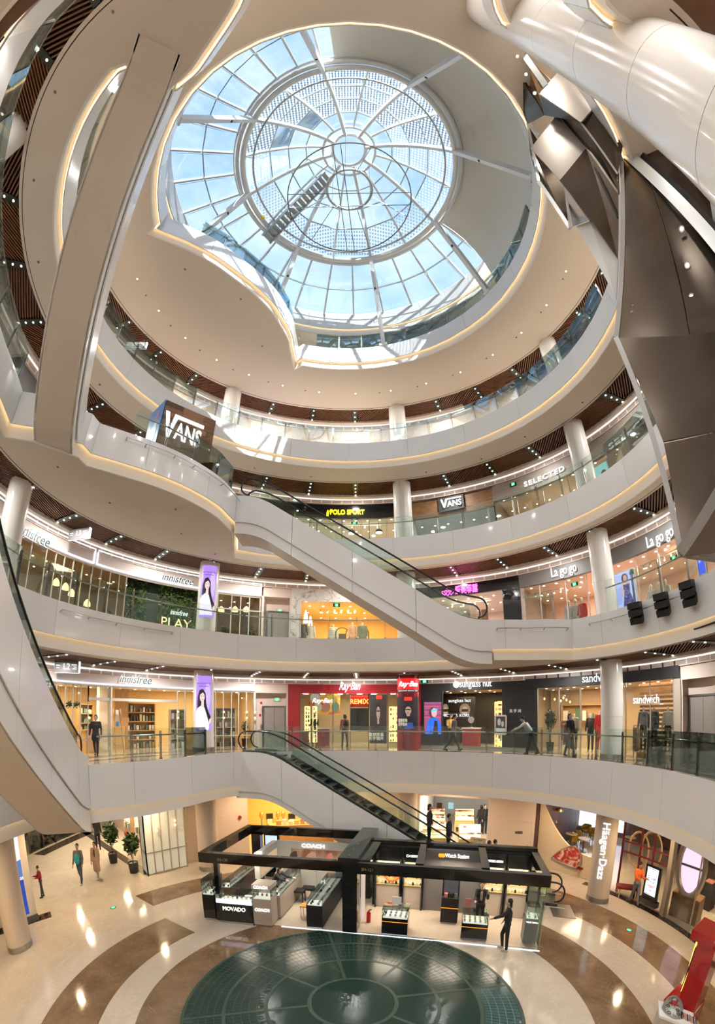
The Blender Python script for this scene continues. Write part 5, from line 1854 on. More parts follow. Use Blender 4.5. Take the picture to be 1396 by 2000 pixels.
q = Vector((pk.x, pk.y, FL[2])) + Vector((sin(radians(A2(673) - 70)), -cos(radians(A2(673) - 70)), 0)) * .19 + Vector((0, 0, 1.18))
b = MB().ball(q, (.15, .13, .2), 12, 8).build('rucksack', M_BLACKM, None, smooth=True, origin=tuple(q))
tag(b, 'black rucksack on the back of the woman in pink', 'rucksack')
# ------------------------------------------------------------------ third floor shops
def at3(x, y): return onz(x, y, FL[3])
f = front(3, 'third floor skin care shop front with two lit white sign boards', A3(250))
z = FL[3]
aL, aR = A3(-40), A3(512)
zt, zb = zR(440, 1134), zR(440, 1158)
MB().arc(aR, aL, 13.92, 14.1, zb - .06, zt + .08, 60).build('sign_board', M_SIGNP, f, smooth=True)
xs = wa(183, 1105)
for b0, b1 in ((aR + .15, xs - .25), (xs + .25, aL)):
    for z0, z1 in ((zt - .05, zt), (zb, zb + .05)):
        MB().arc(b0, b1, 13.82, 13.92, z0, z1, 50).build('sign_edge_light', M_LEDW, f)
    for b in (b0, b1 - .2):
        MB().arc(b, b + .2, 13.82, 13.92, zb, zt, 1).build('sign_edge_light', M_LEDW, f)
def innis3(x, y, x0, y0, x1, y1):
    w = radians(wa(x0, y0) - wa(x1, y1)) * 13.9
    a, zz = wa(x, y, 13.9), zR(x, y, 13.9)
    text_wall('letters_glow', 'innisfree', M_LIT, f, a, 13.86, zz, w * .3, w, .01, shear=.28, bold=.018)
    text_wall('letters', 'innisfree', M_LETG, f, a, 13.82, zz, w * .3, w * .99, .02, shear=.28)
innis3(346, 1133, 316, 1125, 377, 1141)
innis3(62, 1046, 28, 1032, 95, 1060)
hd = zb - .1
MB().arc(aR, aL, 13.95, 14.05, hd, zb - .05, 60).build('header', M_FRAMEW, f)
panes(f, [wa(x, y) for x, y in ((-40, 1080), (0, 1090), (28, 1100), (55, 1108), (85, 1118), (104, 1124), (121, 1130), (139, 1136), (157, 1142), (176, 1148), (193, 1153), (211, 1158), (229, 1163), (243, 1167))], z, hd)
panes(f, [wa(x, 1180) for x in (425, 452, 470, 487, 508, 512)], z, hd)
MB().arc(aR, A3(425), 13.96, 14.04, z + 1.9, z + 1.96).build('transom', M_FRAMEW, f)
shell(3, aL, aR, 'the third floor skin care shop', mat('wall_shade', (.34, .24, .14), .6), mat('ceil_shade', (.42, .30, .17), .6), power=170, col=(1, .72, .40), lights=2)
# living wall with the small lit name
r, mp, rt, n = wallpanel('living_wall', 'green living wall with a small lit name inside the third floor shop', 3, 245, 385, 1128, 1228, 14.6, mat('backing_dark', (.015, .03, .02), .8), 'plant wall')
fo = MB()
rnd = random.Random(3)
for i in range(1500):
    u, v = rnd.random(), rnd.random()
    if .28 < u < .42 and v < .95: continue
    foliage(fo, mp(u, v, .1), (.05, .05, .05), 1, .09, rnd)
fo.build('foliage', M_LEAFL, r, fix=False)['kind'] = 'stuff'
text_wall('lit_name', 'innisfree', M_LIT, f, wa(349, 1197, 14), 13.95, zR(349, 1198), .34, radians(wa(332, 1197) - wa(366, 1197)) * 14, .02, shear=.25)
ol = text_wall('play_letters', 'PLAY', mat('outline_cream', (.75, .62, .35), .5, emit=(.9, .7, .35), strength=.7), f, wa(343, 1215, 14), 13.9, zR(343, 1219), .62, radians(wa(314, 1215) - wa(373, 1215)) * 14, .03, bold=.0)
for i, (x, y) in enumerate(((110, 1137), (140, 1158), (170, 1178), (432, 1190), (459, 1190), (481, 1190), (128, 1146))):
    p = onr(x, y, 14.7)
    r = thing('pendant_lamp', 'glowing glass bell pendant in the third floor shop, number %s from the left' % ('one', 'three', 'four', 'five', 'six', 'seven', 'two')[i], 'lamp', tuple(p), 'glass bell pendants')
    MB().lathe(tuple(p), [(.17, -.12), (.16, 0), (.1, .1), (.03, .16)], 16).build('shade', mat('lamp_glass_warm', (.8, .6, .35), .3, emit=(1, .62, .25), strength=2.2), r, smooth=True)
    MB().tube([p + Vector((0, 0, .15)), Vector((p.x, p.y, z + 2.9))], .01, 4).build('cord', M_RUBBER, r)
for i, (x, y) in enumerate(((66, 1148), (155, 1185), (205, 1196), (440, 1215), (490, 1215))):
    tree('green plant showing above the third floor parapet, number %s from the left' % ('one', 'two', 'three', 'four', 'five')[i], pol(wa(x, y, 14.8), 14.8, z), .9, (.3, .3, .35), 110, (.2, .35), .11, group='plants behind the third floor glazing')
# service recess
def A3b(x): return wa(x, 1190)
service(3, 513, 568, A3b, 524, 567, 2.05, 'left of the marble framed third floor shop', n=3)
exit_sign(3, 546, 1193, A3b, label='over the doors left of the marble portal')
# marble framed shop
f = front(3, 'white veined marble portal of the amber lit shop', A3b(680))
M_WMARB = marble('marble_white', (.74, .70, .66), (.64, .60, .56), (.22, .20, .19), .15, .9, .018)
a1, a0 = A3b(568), A3b(800)
zt, hd = zR(620, 1152), zR(620, 1176)
MB().arc(A3b(588), a1, 13.88, 14.1, z, zt + .1).build('pier', M_WMARB, f)
MB().arc(a0, A3b(588), 13.88, 14.1, hd, zt + .1, 30).build('lintel', M_WMARB, f)
shell(3, a1, a0, 'the amber lit shop behind the marble portal', mat('wall_amber', (.8, .52, .16), .6), mat('ceil_amber', (.85, .6, .25), .6), zc=2.6, power=620, col=(1, .66, .24))
for i, (x, y) in enumerate(((597, 1206), (606, 1217))):
    p = onr(x, y, 15.2)
    r = thing('arched_lamp', 'pointed white lit niche lamp, %s of two at the marble portal' % ('left', 'right')[i], 'lamp', tuple(p))
    MB().tube([p - Vector((0, 0, .3)), p + Vector((0, 0, .1)), p + Vector((0, 0, .4))], [.12, .1, .02], 10).build('shade', lamp_mat('niche_white', (1, .9, .75), 4), r, smooth=True)
mannequin('dress form in dark grey beside the marble portal', pol(A3b(594), 14.7, z), A3b(594) + 90, (.1, .09, .085), (.1, .09, .085), skirt=.4)
mannequin('dress form in a white bridal gown in the amber shop', pol(A3b(609), 15.0, z), A3b(609) + 90, (.8, .76, .7), (.8, .76, .7), skirt=.5, coat=.2)
mannequin('dress form in a pale hooded top in the amber shop', pol(A3b(652), 15.4, z), A3b(652) + 90, (.6, .62, .58), (.5, .5, .46), coat=.2)
mannequin('dress form in a peach blouse under an arched rack', pol(A3b(688), 14.8, z), A3b(688) + 90, (.75, .4, .22), (.7, .4, .25), coat=.1)
mannequin('dress form in an olive coat at the right of the amber shop', pol(A3b(707), 14.8, z), A3b(707) + 90, (.2, .2, .12), (.15, .14, .1), coat=.2)
for i, x in enumerate((669, 688, 706)):
    r = thing('arched_rack', 'arched dark clothes rack in the amber shop, %s of three' % ('left', 'middle', 'right')[i], 'clothes rack', tuple(pol(A3b(x), 15.1, z)))
    t = Vector((-sin(radians(A3b(x))), cos(radians(A3b(x))), 0))
    c0 = pol(A3b(x), 15.1, z)
    for s in (-1, 1):
        MB().tube([c0 + t * .36 * s, c0 + t * .36 * s + Vector((0, 0, 1.15))], .025, 6).build('post', M_BLACKM, r)
    MB().tube([c0 + t * .36 * cos(pi * q / 10) + Vector((0, 0, 1.15 + .3 * sin(pi * q / 10))) for q in range(11)], .025, 6).build('arch', M_BLACKM, r)
    MB().box(c0 + Vector((0, 0, .75)), (.2, .4, .7), rz=radians(A3b(x))).build('garment', cloth(((.12, .08, .06), (.5, .25, .15), (.12, .13, .1))[i]), r)
exit_sign(3, 657, 1182, A3b, R=14.2, label='hanging inside the amber lit shop', fl=False)
# black shop with pink neon
def A3c(x): return wa(x, 1165)
f = front(3, 'glossy black shop front with pink neon characters', A3c(920))
a1, a0 = A3c(800), A3c(1017)
zt, hd = zR(900, 1139), zR(900, 1163)
MB().arc(a0, a1, 13.9, 14.1, hd, zt + .12, 40).build('sign_board', M_BLACK, f)
MB().arc(a0, A3c(982), 13.9, 14.1, z, hd).build('pier', M_BLACK, f)
M_NEON = lamp_mat('neon_pink', (1, .03, .42), 7)
text_wall('neon_characters', '爱美菲露', M_NEON, f, wa(912, 1153), 13.86, zR(912, 1153), .46, radians(wa(891, 1156) - wa(935, 1150)) * 14, .03, bold=.006)
for i, x in enumerate((868, 874, 881)):
    p = onr(x, 1158 - i * .6, 13.88)
    t = Vector((-sin(radians(ang(p))), cos(radians(ang(p))), 0))
    s = .16 if i == 1 else .13
    MB().tube([p + t * s * (sin(q) ** 3) * 1.0 + Vector((0, 0, s * (.8 * cos(q) - .35 * cos(2 * q) - .12 * cos(3 * q) - .06 * cos(4 * q)))) for q in [2 * pi * k / 24 for k in range(24)]], .014, 5, closed=True).build('neon_heart', M_NEON, f)
p = onr(873, 1148, 13.88)
MB().ball(p, .05, 8, 6).build('neon_dot', M_NEON, f)
shell(3, a1, a0, 'the black fronted shop with pink neon', mat('wall_blush', (.72, .58, .54), .6), mat('ceil_blush', (.78, .68, .64), .6), zc=2.7, power=300, col=(1, .82, .7))
r = thing('wood_totem', 'upright dark wooden totem sign beside the escalator landing', 'sign', tuple(at3(947, 1208)))
p = onr(947, 1208, 12.8)
MB().box((p.x, p.y, z + .75), (.3, .12, 1.6), rz=radians(ang(p) + 90)).build('board', M_WALNUT, r)
r = thing('striped_box', 'pink and white striped display box in the black fronted shop', 'box', tuple(pol(A3c(977), 14.9, z)))
for i in range(8):
    MB().arc(A3c(985) + i * .28, A3c(985) + i * .28 + .28, 14.8, 15.1, z, z + .75, 1).build('stripe', (GOODS[7], mat('stripe_pink', (.7, .2, .25), .5))[i % 2], r)
# La go go
f = front(3, 'long grey fascia shop front with white rounded letters at the right', A3c(1200))
a1, a0 = A3c(1017), -13.0
zt, hd = zR(1100, 1096), zR(1100, 1131)
MB().arc(a0, a1, 13.9, 14.1, hd, zt + .06, 60).build('sign_board', M_GREY, f)
text_wall('sign_letters', 'La go go', M_LIT, f, wa(1103, 1115), 13.86, zR(1103, 1115), .62, radians(wa(1079, 1121) - wa(1128, 1108)) * 14, .04, bold=.003)
text_wall('sign_letters', 'La go go', M_LIT, f, wa(1292, 1050), 13.86, zR(1292, 1050), .62, radians(wa(1265, 1063) - wa(1317, 1040)) * 14, .04, bold=.003)
M_BLUSH = mat('frame_blush', (.62, .50, .45), .4, .3)
MB().arc(A3c(1024), a1, 13.95, 14.1, z, hd).build('pier', M_BLUSH, f)
pa_ = [wa(x, y) for x, y in ((1024, 1190), (1057, 1190), (1108, 1185), (1150, 1175))]
panes(f, pa_, z, hd, mm=M_BLUSH)
pb_ = [wa(x, y) for x, y in ((1246, 1130), (1290, 1115), (1340, 1095), (1396, 1070))] + [-13.0]
panes(f, pb_, z, hd, mm=M_BLUSH)
MB().arc(wa(1200, 1155), wa(1165, 1170), 13.95, 14.1, z, hd).build('pier', M_BLUSH, f)
shell(3, a1, a0, 'the grey fascia clothing shop on the third floor', mat('wall_rose', (.72, .50, .40), .6), mat('ceil_rose', (.80, .58, .48), .6), zc=2.75, power=420, col=(1, .76, .58), lights=3)
r, mp, rt, n = wallpanel('lightbox', 'tall blue lightbox of a woman in a floral dress', 3, 1202, 1243, 1114, 1186, 13.85, glow('lightblue', (.42, .5, .85), 1.0), 'lightbox', frame=M_FRAMEW)
shapes_on(r, mp, [('print_leaf', glow('leafdark', (.03, .08, .06), 1), [(.75, .85), (1, .82), (.98, .98), (.8, .99)]), ('print_shadow', glow('softblue', (.3, .36, .75), 1), [(0, .55), (.3, .6), (.25, .1), (0, .1)]),
                  ('print_dress', glow('dress_navy', (.03, .03, .16), 1), [(.3, .02), (.84, .02), (.68, .4), (.7, .64), (.36, .66), (.4, .4)]), ('print_shoulder', glow('face_rose', (.6, .34, .3), 1), [(.34, .62), (.72, .62), (.66, .7), (.42, .7)]),
                  ('print_arm', glow('face_rose', (.6, .34, .3), 1), [(.24, .3), (.32, .3), (.4, .66), (.32, .66)]), ('print_hair', glow('hair_auburn', (.12, .03, .06), 1), oval(.5, .8, .16, .13)), ('print_face', glow('face_rose', (.6, .34, .3), 1), oval(.52, .8, .09, .09))])
rnd = random.Random(9)
for i in range(60):
    v = .04 + .58 * rnd.random()
    u = .52 + (rnd.random() - .5) * (.28 + .22 * (.6 - v))
    shapes_on(r, lambda a, b, o: mp(a, b, o + .02), [('print_flower', glow('flower%d' % (i % 3), ((.6, .12, .2), (.55, .4, .6), (.15, .25, .7))[i % 3], 1), oval(u, v, .018, .01, 6))])
for i, (x, y) in enumerate(((1112, 1195), (1125, 1197), (1137, 1190))):
    mannequin('cream headed mannequin in %s behind the left grey fascia window' % ('a white top', 'a pale patterned top', 'a red off shoulder top')[i], pol(wa(x, y, 14.6), 14.6, z), wa(x, y, 14.6) + 90, ((.75, .7, .66), (.6, .55, .5), (.55, .03, .03))[i], (.3, .25, .22), H=1.72, head=True, coat=.1)
for i, (x, y) in enumerate(((1272, 1160), (1287, 1155), (1301, 1155))):
    mannequin('cream headed mannequin seen over the parapet, %s of three right of the blue lightbox' % ('left', 'middle', 'right')[i], pol(wa(x, y, 14.7), 14.7, z - .1), wa(x, y, 14.7) + 90, (.7, .62, .55), (.3, .25, .22), H=1.6, head=True)
r, mp, rt, n = wallpanel('lightbox', 'bright blue advert panel at the far right end of the third floor', 3, 1362, 1378, 1078, 1125, 13.4, glow('ad_blue', (.05, .1, .8), 1.1), 'lightbox', frame=M_FRAMEW)
exit_sign(3, 1122, 1141, A3c, R=14.4, label='inside the left grey fascia window', fl=False)
exit_sign(3, 1316, 1090, A3c, R=14.4, label='inside the right grey fascia window', fl=False)
def track(label, lv, pts, R, k):
    r = thing('track_light', label, 'track light', tuple(onr(*pts[0], R)))
    P = [onr(x, y, R) for x, y in pts]
    zz = FL[lv] + 2.6
    P = [Vector((p.x, p.y, zz)) for p in P]
    MB().bar(P[0], P[-1], .04).build('rail', M_FRAMEW, r)
    for i in range(k):
        p = P[0] + (P[-1] - P[0]) * (i + .5) / k
        s = MB().tube([p, p - Vector((.02, .05, .16))], .05, 8).build('spot', M_FRAMEW, r, smooth=True)
        MB().ball(p - Vector((.02, .055, .17)), .04, 8, 5).build('bulb', M_SPOT, s)
track('white ceiling spot track in the left grey fascia window', 3, [(1040, 1165), (1100, 1150)], 15.5, 5)
track('white ceiling spot track in the right grey fascia window', 3, [(1250, 1110), (1345, 1075)], 15.5, 7)
track('white ceiling spot track in the black fronted shop', 3, [(850, 1180), (960, 1170)], 15.5, 5)
track('white ceiling spot track in the amber shop', 3, [(620, 1200), (700, 1205)], 15.8, 6)

# ------------------------------------------------------------------ fourth floor shops
z = FL[4]
f = front(4, 'black fourth floor shop front with yellow lit sign', A4(640))
a1, a0 = A4(505), A4(772)
zt, hd = zR(690, 992), zR(690, 1014)
MB().arc(a0, a1, 13.9, 14.1, hd, zt + .1, 40).build('sign_board', M_BLACK, f)
MB().arc(A4(575), a1, 13.9, 14.1, z, hd).build('pier', M_BLACK, f)
M_NEONY = lamp_mat('neon_yellow', (1, .78, .0), 5)
text_wall('sign_letters', 'POLO SPORT', M_NEONY, f, A4(678), 13.86, zR(678, 1003), .4, radians(A4(645) - A4(711)) * 14, .03, bold=.006)
p = onr(640, 1002, 13.86)
t = Vector((-sin(radians(ang(p))), cos(radians(ang(p))), 0))
b = MB()
b.tube([p + Vector((0, 0, .1)), p + Vector((0, 0, -.02)) + t * .02, p + t * .05 + Vector((0, 0, -.18))], [.035, .05, .02], 6)
b.tube([p + t * -.06 + Vector((0, 0, .0)), p + Vector((0, 0, .02)), p + t * -.02 + Vector((0, 0, -.18))], [.025, .04, .015], 6)
b.bar(p + Vector((0, 0, .05)), p - t * .14 + Vector((0, 0, .16)), .015)
b.ball(p + Vector((0, 0, .15)), .03, 6, 5)
b.build('polo_rider_emblem', M_NEONY, f)
panes(f, [A4(x) for x in (575, 620, 668, 720, 772)], z, hd, mm=M_BLACKM)
shell(4, a1, a0, 'the fourth floor shop with the yellow sign', M_SHOPW, mat('ceil_peach', (.78, .64, .54), .6), zc=2.7, power=320, col=(1, .84, .68), lights=2)
for i, (x, y) in enumerate(((687, 1047), (740, 1047))):
    p = onr(x, y, 14.8)
    p.z = z + 1.9
    r = thing('dome_pendant', 'black dome pendant lamp glowing below, %s of two under the yellow sign' % ('left', 'right')[i], 'lamp', tuple(p))
    MB().lathe(tuple(p), [(.24, -.02), (.2, .1), (.06, .2)], 18).build('shade', M_BLACKM, r, smooth=True)
    MB().lathe(tuple(p), [(.2, -.03), (.2, -.01)], 16).build('diffuser', M_SPOT, r)
    MB().tube([p + Vector((0, 0, .2)), Vector((p.x, p.y, z + 2.7))], .012, 4).build('cord', M_RUBBER, r)
exit_sign(4, 692, 1022, A4, R=14.3, label='under the yellow lit sign', fl=False)
track('ceiling spot track left under the yellow sign', 4, [(600, 1030), (750, 1025)], 15.5, 6)
f = front(4, 'timber fourth floor fascia with black and white lettered sign box', A4(880))
a1, a0 = A4(800), wa(962, 965)
zt, hd = zR(880, 980), zR(880, 1006)
MB().arc(a0, a1, 13.9, 14.1, hd, zt + .2, 40).build('sign_board', M_WALNUT, f)
w = radians(wa(858, 988) - wa(906, 982)) * 14
MB().arc(wa(908, 985), wa(857, 988), 13.75, 13.9, zR(882, 998) - .05, zR(882, 973), 6).build('sign_box', M_BLACKM, f)
def vans(root, mp, sx, sy, m, nm='letters'):
    """tall V whose right arm runs on as a bar over the other letters"""
    MB().prism([mp(x, y, .03) for x, y in ((0, 1), (.1, 1), (.17, .35), (.24, 1), (1, 1), (1, .86), (.33, .86), (.2, .0), (.13, .0))], [mp(x, y, .06) for x, y in ((0, 1), (.1, 1), (.17, .35), (.24, 1), (1, 1), (1, .86), (.33, .86), (.2, .0), (.13, .0))]).build('letter_v', m, root)
    V, F = text_shape('ANS', 1.0, .0, bold=.03)
    xs, ys = [v.x for v in V], [v.y for v in V]
    MB().add([mp(.3 + (v.x - min(xs)) / (max(xs) - min(xs)) * .68, .02 + (v.y - min(ys)) / (max(ys) - min(ys)) * .72, .05) for v in V], F).build('letters_ans', m, root, fix=False)
a_l, a_r = wa(862, 988), wa(904, 982)
z0, z1 = zR(882, 994), zR(882, 977)
vans(f, lambda u, v, o: pol(a_l + (a_r - a_l) * u, 13.74 - o, z0 + (z1 - z0) * v), 1, 1, M_LIT)
shell(4, a1, a0, 'the timber fascia shop on the fourth floor', M_SHOPW, mat('ceil_cool', (.55, .6, .68), .6), zc=2.75, power=220, col=(.85, .9, 1), lights=1)
panes(f, [a1, A4(850), A4(900), a0], z, hd, mm=M_WALNUT)
f = front(4, 'grey brown fourth floor fascia with spaced white letters', wa(1080, 930))
a1, a0 = wa(962, 965), -13.0
zt, hd = zR(1065, 918), zR(1065, 948)
M_TAUPE = noisy('taupe_boards', (.20, .165, .14), (.26, .215, .18), 2, .5, stretch=(1, 1, 8))
MB().arc(a0, a1, 13.9, 14.1, hd, zt + .12, 50).build('sign_board', M_TAUPE, f)
text_wall('sign_letters', 'SELECTED', M_LIT, f, wa(1065, 934), 13.86, zR(1065, 934), .36, radians(wa(1026, 949) - wa(1105, 919)) * 14, .03, bold=.01, space=1.25)
text_wall('sign_letters', 'SELECTED', M_LIT, f, wa(1244, 836), 13.86, zR(1244, 836), .36, 3.4, .03, bold=.01, space=1.25)
shell(4, a1, a0, 'the grey brown fascia shop on the fourth floor', mat('wall_brown', (.5, .38, .29), .6), mat('ceil_tan', (.66, .5, .4), .6), zc=2.75, power=360, col=(1, .78, .6), lights=3)
panes(f, [a1] + [wa(x, y) for x, y in ((1010, 985), (1060, 965), (1110, 945), (1160, 920), (1215, 890))] + [-13.0], z, hd, mm=M_TAUPE)
r, mp, rt, n = wallpanel('lightbox', 'sea green poster panel beside the right column on the fourth floor', 4, 1161, 1190, 905, 935, 13.6, glow('teal_ad', (.2, .5, .5), .9), 'lightbox')
shapes_on(r, mp, [('print_head', glow('dark', (.02, .015, .015), 1), oval(.6, .3, .2, .25))])
exit_sign(4, 1002, 946, A4, R=13.85, label='between the timber and the grey brown fascia', fl=False)
# plain walls where the shops are hidden by balconies, and the fifth floor
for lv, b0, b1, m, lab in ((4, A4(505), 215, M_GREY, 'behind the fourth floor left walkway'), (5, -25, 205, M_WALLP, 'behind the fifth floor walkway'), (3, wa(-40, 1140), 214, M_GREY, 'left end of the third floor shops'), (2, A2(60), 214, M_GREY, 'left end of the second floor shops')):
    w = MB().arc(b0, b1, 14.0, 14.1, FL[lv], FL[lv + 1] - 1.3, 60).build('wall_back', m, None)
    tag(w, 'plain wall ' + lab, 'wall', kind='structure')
b = MB().arc(104, 128, 13.8, 13.95, FL[5] + 1.2, FL[5] + 1.8, 20).build('light_panel', lamp_mat('violet_light', (.25, .15, 1), 1.2), None)
tag(b, 'long violet lit sign band seen behind the fifth floor glass', 'sign')
b = MB().arc(wa(40, 770, 13), wa(56, 745, 13) + 6, 12.85, 12.95, FL[4] + 1.5, FL[4] + 2.3, 8)

# ------------------------------------------------------------------ timber sign box on the rounded balcony
pA, pB = onpl(327, 778, (-6.3, 14.6, 0), Vector((.62, -.78, 0))), onpl(418, 845, (-6.3, 14.6, 0), Vector((.62, -.78, 0)))
box = thing('sign_box', 'dark timber pop up box with big white letters on the balcony', 'pop up stand', (pA.x, pA.y, FL[4]))
zt = (pA.z + pB.z) / 2 + .25
P0, P1 = Vector((pA.x, pA.y, FL[4])), Vector((pB.x, pB.y, FL[4]))
rt = (P1 - P0)
nb = Vector((rt.y, -rt.x, 0)).normalized()
if nb.dot(CAMP - P0) < 0: nb = -nb
hgt = zt - FL[4]
np_ = 11
rnd = random.Random(5)
for i in range(np_):
    z0, z1 = FL[4] + hgt * i / np_, FL[4] + hgt * (i + 1) / np_ - .008
    cuts = [0] + sorted(rnd.uniform(.1, .9) for _ in range(2)) + [1]
    for u0, u1 in zip(cuts, cuts[1:]):
        a, b = P0 + rt * u0, P0 + rt * (u1 - .002)
        q = [Vector((a.x, a.y, z0)), Vector((b.x, b.y, z0)), Vector((b.x, b.y, z1)), Vector((a.x, a.y, z1))]
        MB().prism(q, [v - nb * .03 for v in q]).build('plank', (M_WALNUT, mat('walnut_light', (.30, .16, .07), .5), mat('walnut_dark', (.10, .045, .02), .5))[rnd.choice((0, 0, 1, 2))], box)
side = -nb * 1.3 + rt.normalized() * -.15
q = [P0 - nb * .04, P1 - nb * .04, P1 + side, P0 + side]
MB().prism(q, [Vector((v.x, v.y, zt)) for v in q]).build('carcass', M_BLACKM, box)
# blue printed side
pl = P0 + side * 1.02 + rt.normalized() * -.03
s0, s1 = pl, P0 - rt.normalized() * .03
M_BLUEP = glow('poster_blue', (.03, .10, .26), .8)
mpb = lambda u, v, o: Vector((s0.x + (s1.x - s0.x) * u, s0.y + (s1.y - s0.y) * u, FL[4] + hgt * v)) - rt.normalized() * o
MB().prism([mpb(u, v, 0) for u, v in ((0, 0), (1, 0), (1, 1), (0, 1))], [mpb(u, v, .02) for u, v in ((0, 0), (1, 0), (1, 1), (0, 1))]).build('printed_side', M_BLUEP, box)
shapes_on(box, lambda u, v, o: mpb(u, v, o + .025), [('print_skater', glow('skater', (.35, .42, .5), .8), [(.2, .1), (.7, .2), (.8, .5), (.6, .75), (.45, .6), (.3, .4)]), ('print_head', glow('skater2', (.3, .1, .1), .8), oval(.62, .78, .1, .1))])
zA, zB = onpl(322, 810, P0, nb), onpl(388, 878, P0, nb)
u0 = (zA - P0).dot(rt) / rt.length_squared
u1 = (onpl(396, 840, P0, nb) - P0).dot(rt) / rt.length_squared
v_lo, v_hi = onpl(360, 868, P0, nb).z, onpl(345, 812, P0, nb).z
vans(box, lambda u, v, o: Vector((P0.x, P0.y, 0)) + rt * (u0 + (u1 - u0) * u) + Vector((0, 0, v_lo + (v_hi - v_lo) * v)) + nb * (o + .02), 1, 1, M_LIT)

# ------------------------------------------------------------------ adverts on the left column
for lv, (xa, xb, ya, yb), lab in ((2, (381, 409, 1320, 1427), 'second'), (3, (391, 420, 1104, 1206), 'third')):
    cp = pol(122.4, 12.42, 0)
    fa = degrees(atan2(-cp.y, -cp.x))
    zt, zb = onr((xa + xb) / 2, ya, 12.0).z, onr((xa + xb) / 2, yb, 12.0).z
    r = thing('column_advert', 'glowing purple advert of a dark haired woman in white on the %s floor column' % lab, 'advert', tuple(pol(122.4, 12.42, zb)))
    mp = colpanel(cp, .485, fa, 42, zb, zt)
    colsheet(mp, 'lit_sheet', glow('purple', (.40, .22, .78), 1.0), r)
    mq = lambda u, v, o: mp(u, v, o + .021)
    shapes_on(r, mq, [('print_glow', glow('lilac', (.55, .42, .9), 1), oval(.75, .62, .2, .25)), ('print_hair', glow('hair', (.015, .010, .016), 1), [(.1, .42), (.12, .62), (.25, .74), (.45, .76), (.62, .68), (.66, .5), (.78, .36), (.96, .26), (.98, .14), (.8, .16), (.6, .36), (.5, .5), (.3, .4)]),
                      ('print_body', glow('white_top', (.85, .78, .88), 1), [(0, .04), (.86, .04), (.8, .18), (.68, .3), (.56, .42), (.36, .46), (.1, .4), (0, .34)]),
                      ('print_neck', glow('face_f', (.82, .58, .56), 1), [(.34, .42), (.52, .44), (.52, .54), (.38, .54)]), ('print_face', glow('face_f', (.82, .58, .56), 1), oval(.42, .61, .15, .085)),
                      ('print_fringe', glow('hair', (.015, .010, .016), 1), [(.24, .6), (.28, .7), (.5, .73), (.4, .68), (.3, .66)]), ('print_eyes', glow('hair', (.015, .010, .016), 1), [(.34, .622), (.42, .626), (.42, .633), (.34, .63)]), ('print_eyes', glow('hair', (.015, .010, .016), 1), [(.47, .628), (.54, .63), (.54, .637), (.47, .635)]),
                      ('print_lips', glow('lips_f', (.6, .12, .15), 1), oval(.45, .567, .045, .008)), ('print_hand', glow('face_f', (.82, .58, .56), 1), [(.8, .1), (.98, .16), (.98, .24), (.84, .2)])], True)
    V, F = text_shape('我的童颜时刻', .2, .003)
    xs = [v.x for v in V]
    MB().add([mq(.5 + v.x / (max(xs) - min(xs)) * .86, .86 + v.y * .16, .03 + v.z) for v in V], F).build('print_title', glow('ink', (.06, .02, .12), 1), r, fix=False)
    shapes_on(r, lambda u, v, o: mq(u, v, o + .03), [('print_subtitle', glow('ink', (.06, .02, .12), 1), [(.2, .805), (.8, .805), (.8, .815), (.2, .815)])], True)
    if lv == 2:
        colsheet(lambda u, v, o: mp(.25 + .55 * u, .01 + .07 * v, o + .03), 'name_plate', glow('plate', (.75, .74, .76), 1), r)

# ------------------------------------------------------------------ hanging level signs
def level_sign(label, num, lv, pl, pr, h, root_name='direction_sign'):
    pl, pr = Vector(pl), Vector(pr)
    rt = pr - pl
    n = Vector((rt.y, -rt.x, 0)).normalized()
    if n.dot(CAMP - pl) < 0: n = -n
    r = thing(root_name, label, 'sign', tuple((pl + pr) / 2))
    up = Vector((0, 0, h))
    P = [pl, pr, pr + up, pl + up]
    MB().prism([p + n * .05 for p in P], [p - n * .05 for p in P]).build('board', M_GREY, r)
    MB().bar(pr, pr + up, .05, .13, up=n).build('edge_light', M_LEDW, r)
    MB().bar(pl, pr, .05, .03).build('edge_light', M_LEDW, r)
    text_flat('level_number', 'L' + num, M_LIT, r, (pl + pr) / 2 + up * .5 + n * .05, rt, (0, 0, 1), h * .75)
    for t, zz, w_ in ((.14, .6, .16), (.14, .4, .12), (.8, .68, .2), (.84, .5, .12), (.82, .34, .16)):
        MB().bar(pl + rt * (t - w_ / 2) + up * zz + n * .055, pl + rt * (t + w_ / 2) + up * zz + n * .055, .02, h * .07).build('small_print', M_LIT, r)
    zc = FL[lv + 1] - 1.3
    for t in (.2, .8):
        p = pl + rt * t + up
        MB().tube([p, Vector((p.x, p.y, zc))], .015, 5).build('hanger', M_DSTEEL, r)
p = onr(128, 1302, 12.9)
level_sign('hanging dark level two direction sign over the lit skin care shop', '2', 2, p + Vector((-.58, .05, -.2)), p + Vector((.48, .35, -.2)), .42)
p = onr(160, 1048, 12.9)
level_sign('hanging dark level three direction sign at the left', '3', 3, p + Vector((-.6, -.1, -.2)), p + Vector((.6, -.35, -.2)), .42)
p = onr(268, 681, 12.6)
level_sign('hanging level five direction sign seen from below behind glass', '5', 5, p + Vector((-.6, -.2, -.2)), p + Vector((.6, -.2, -.2)), .4)

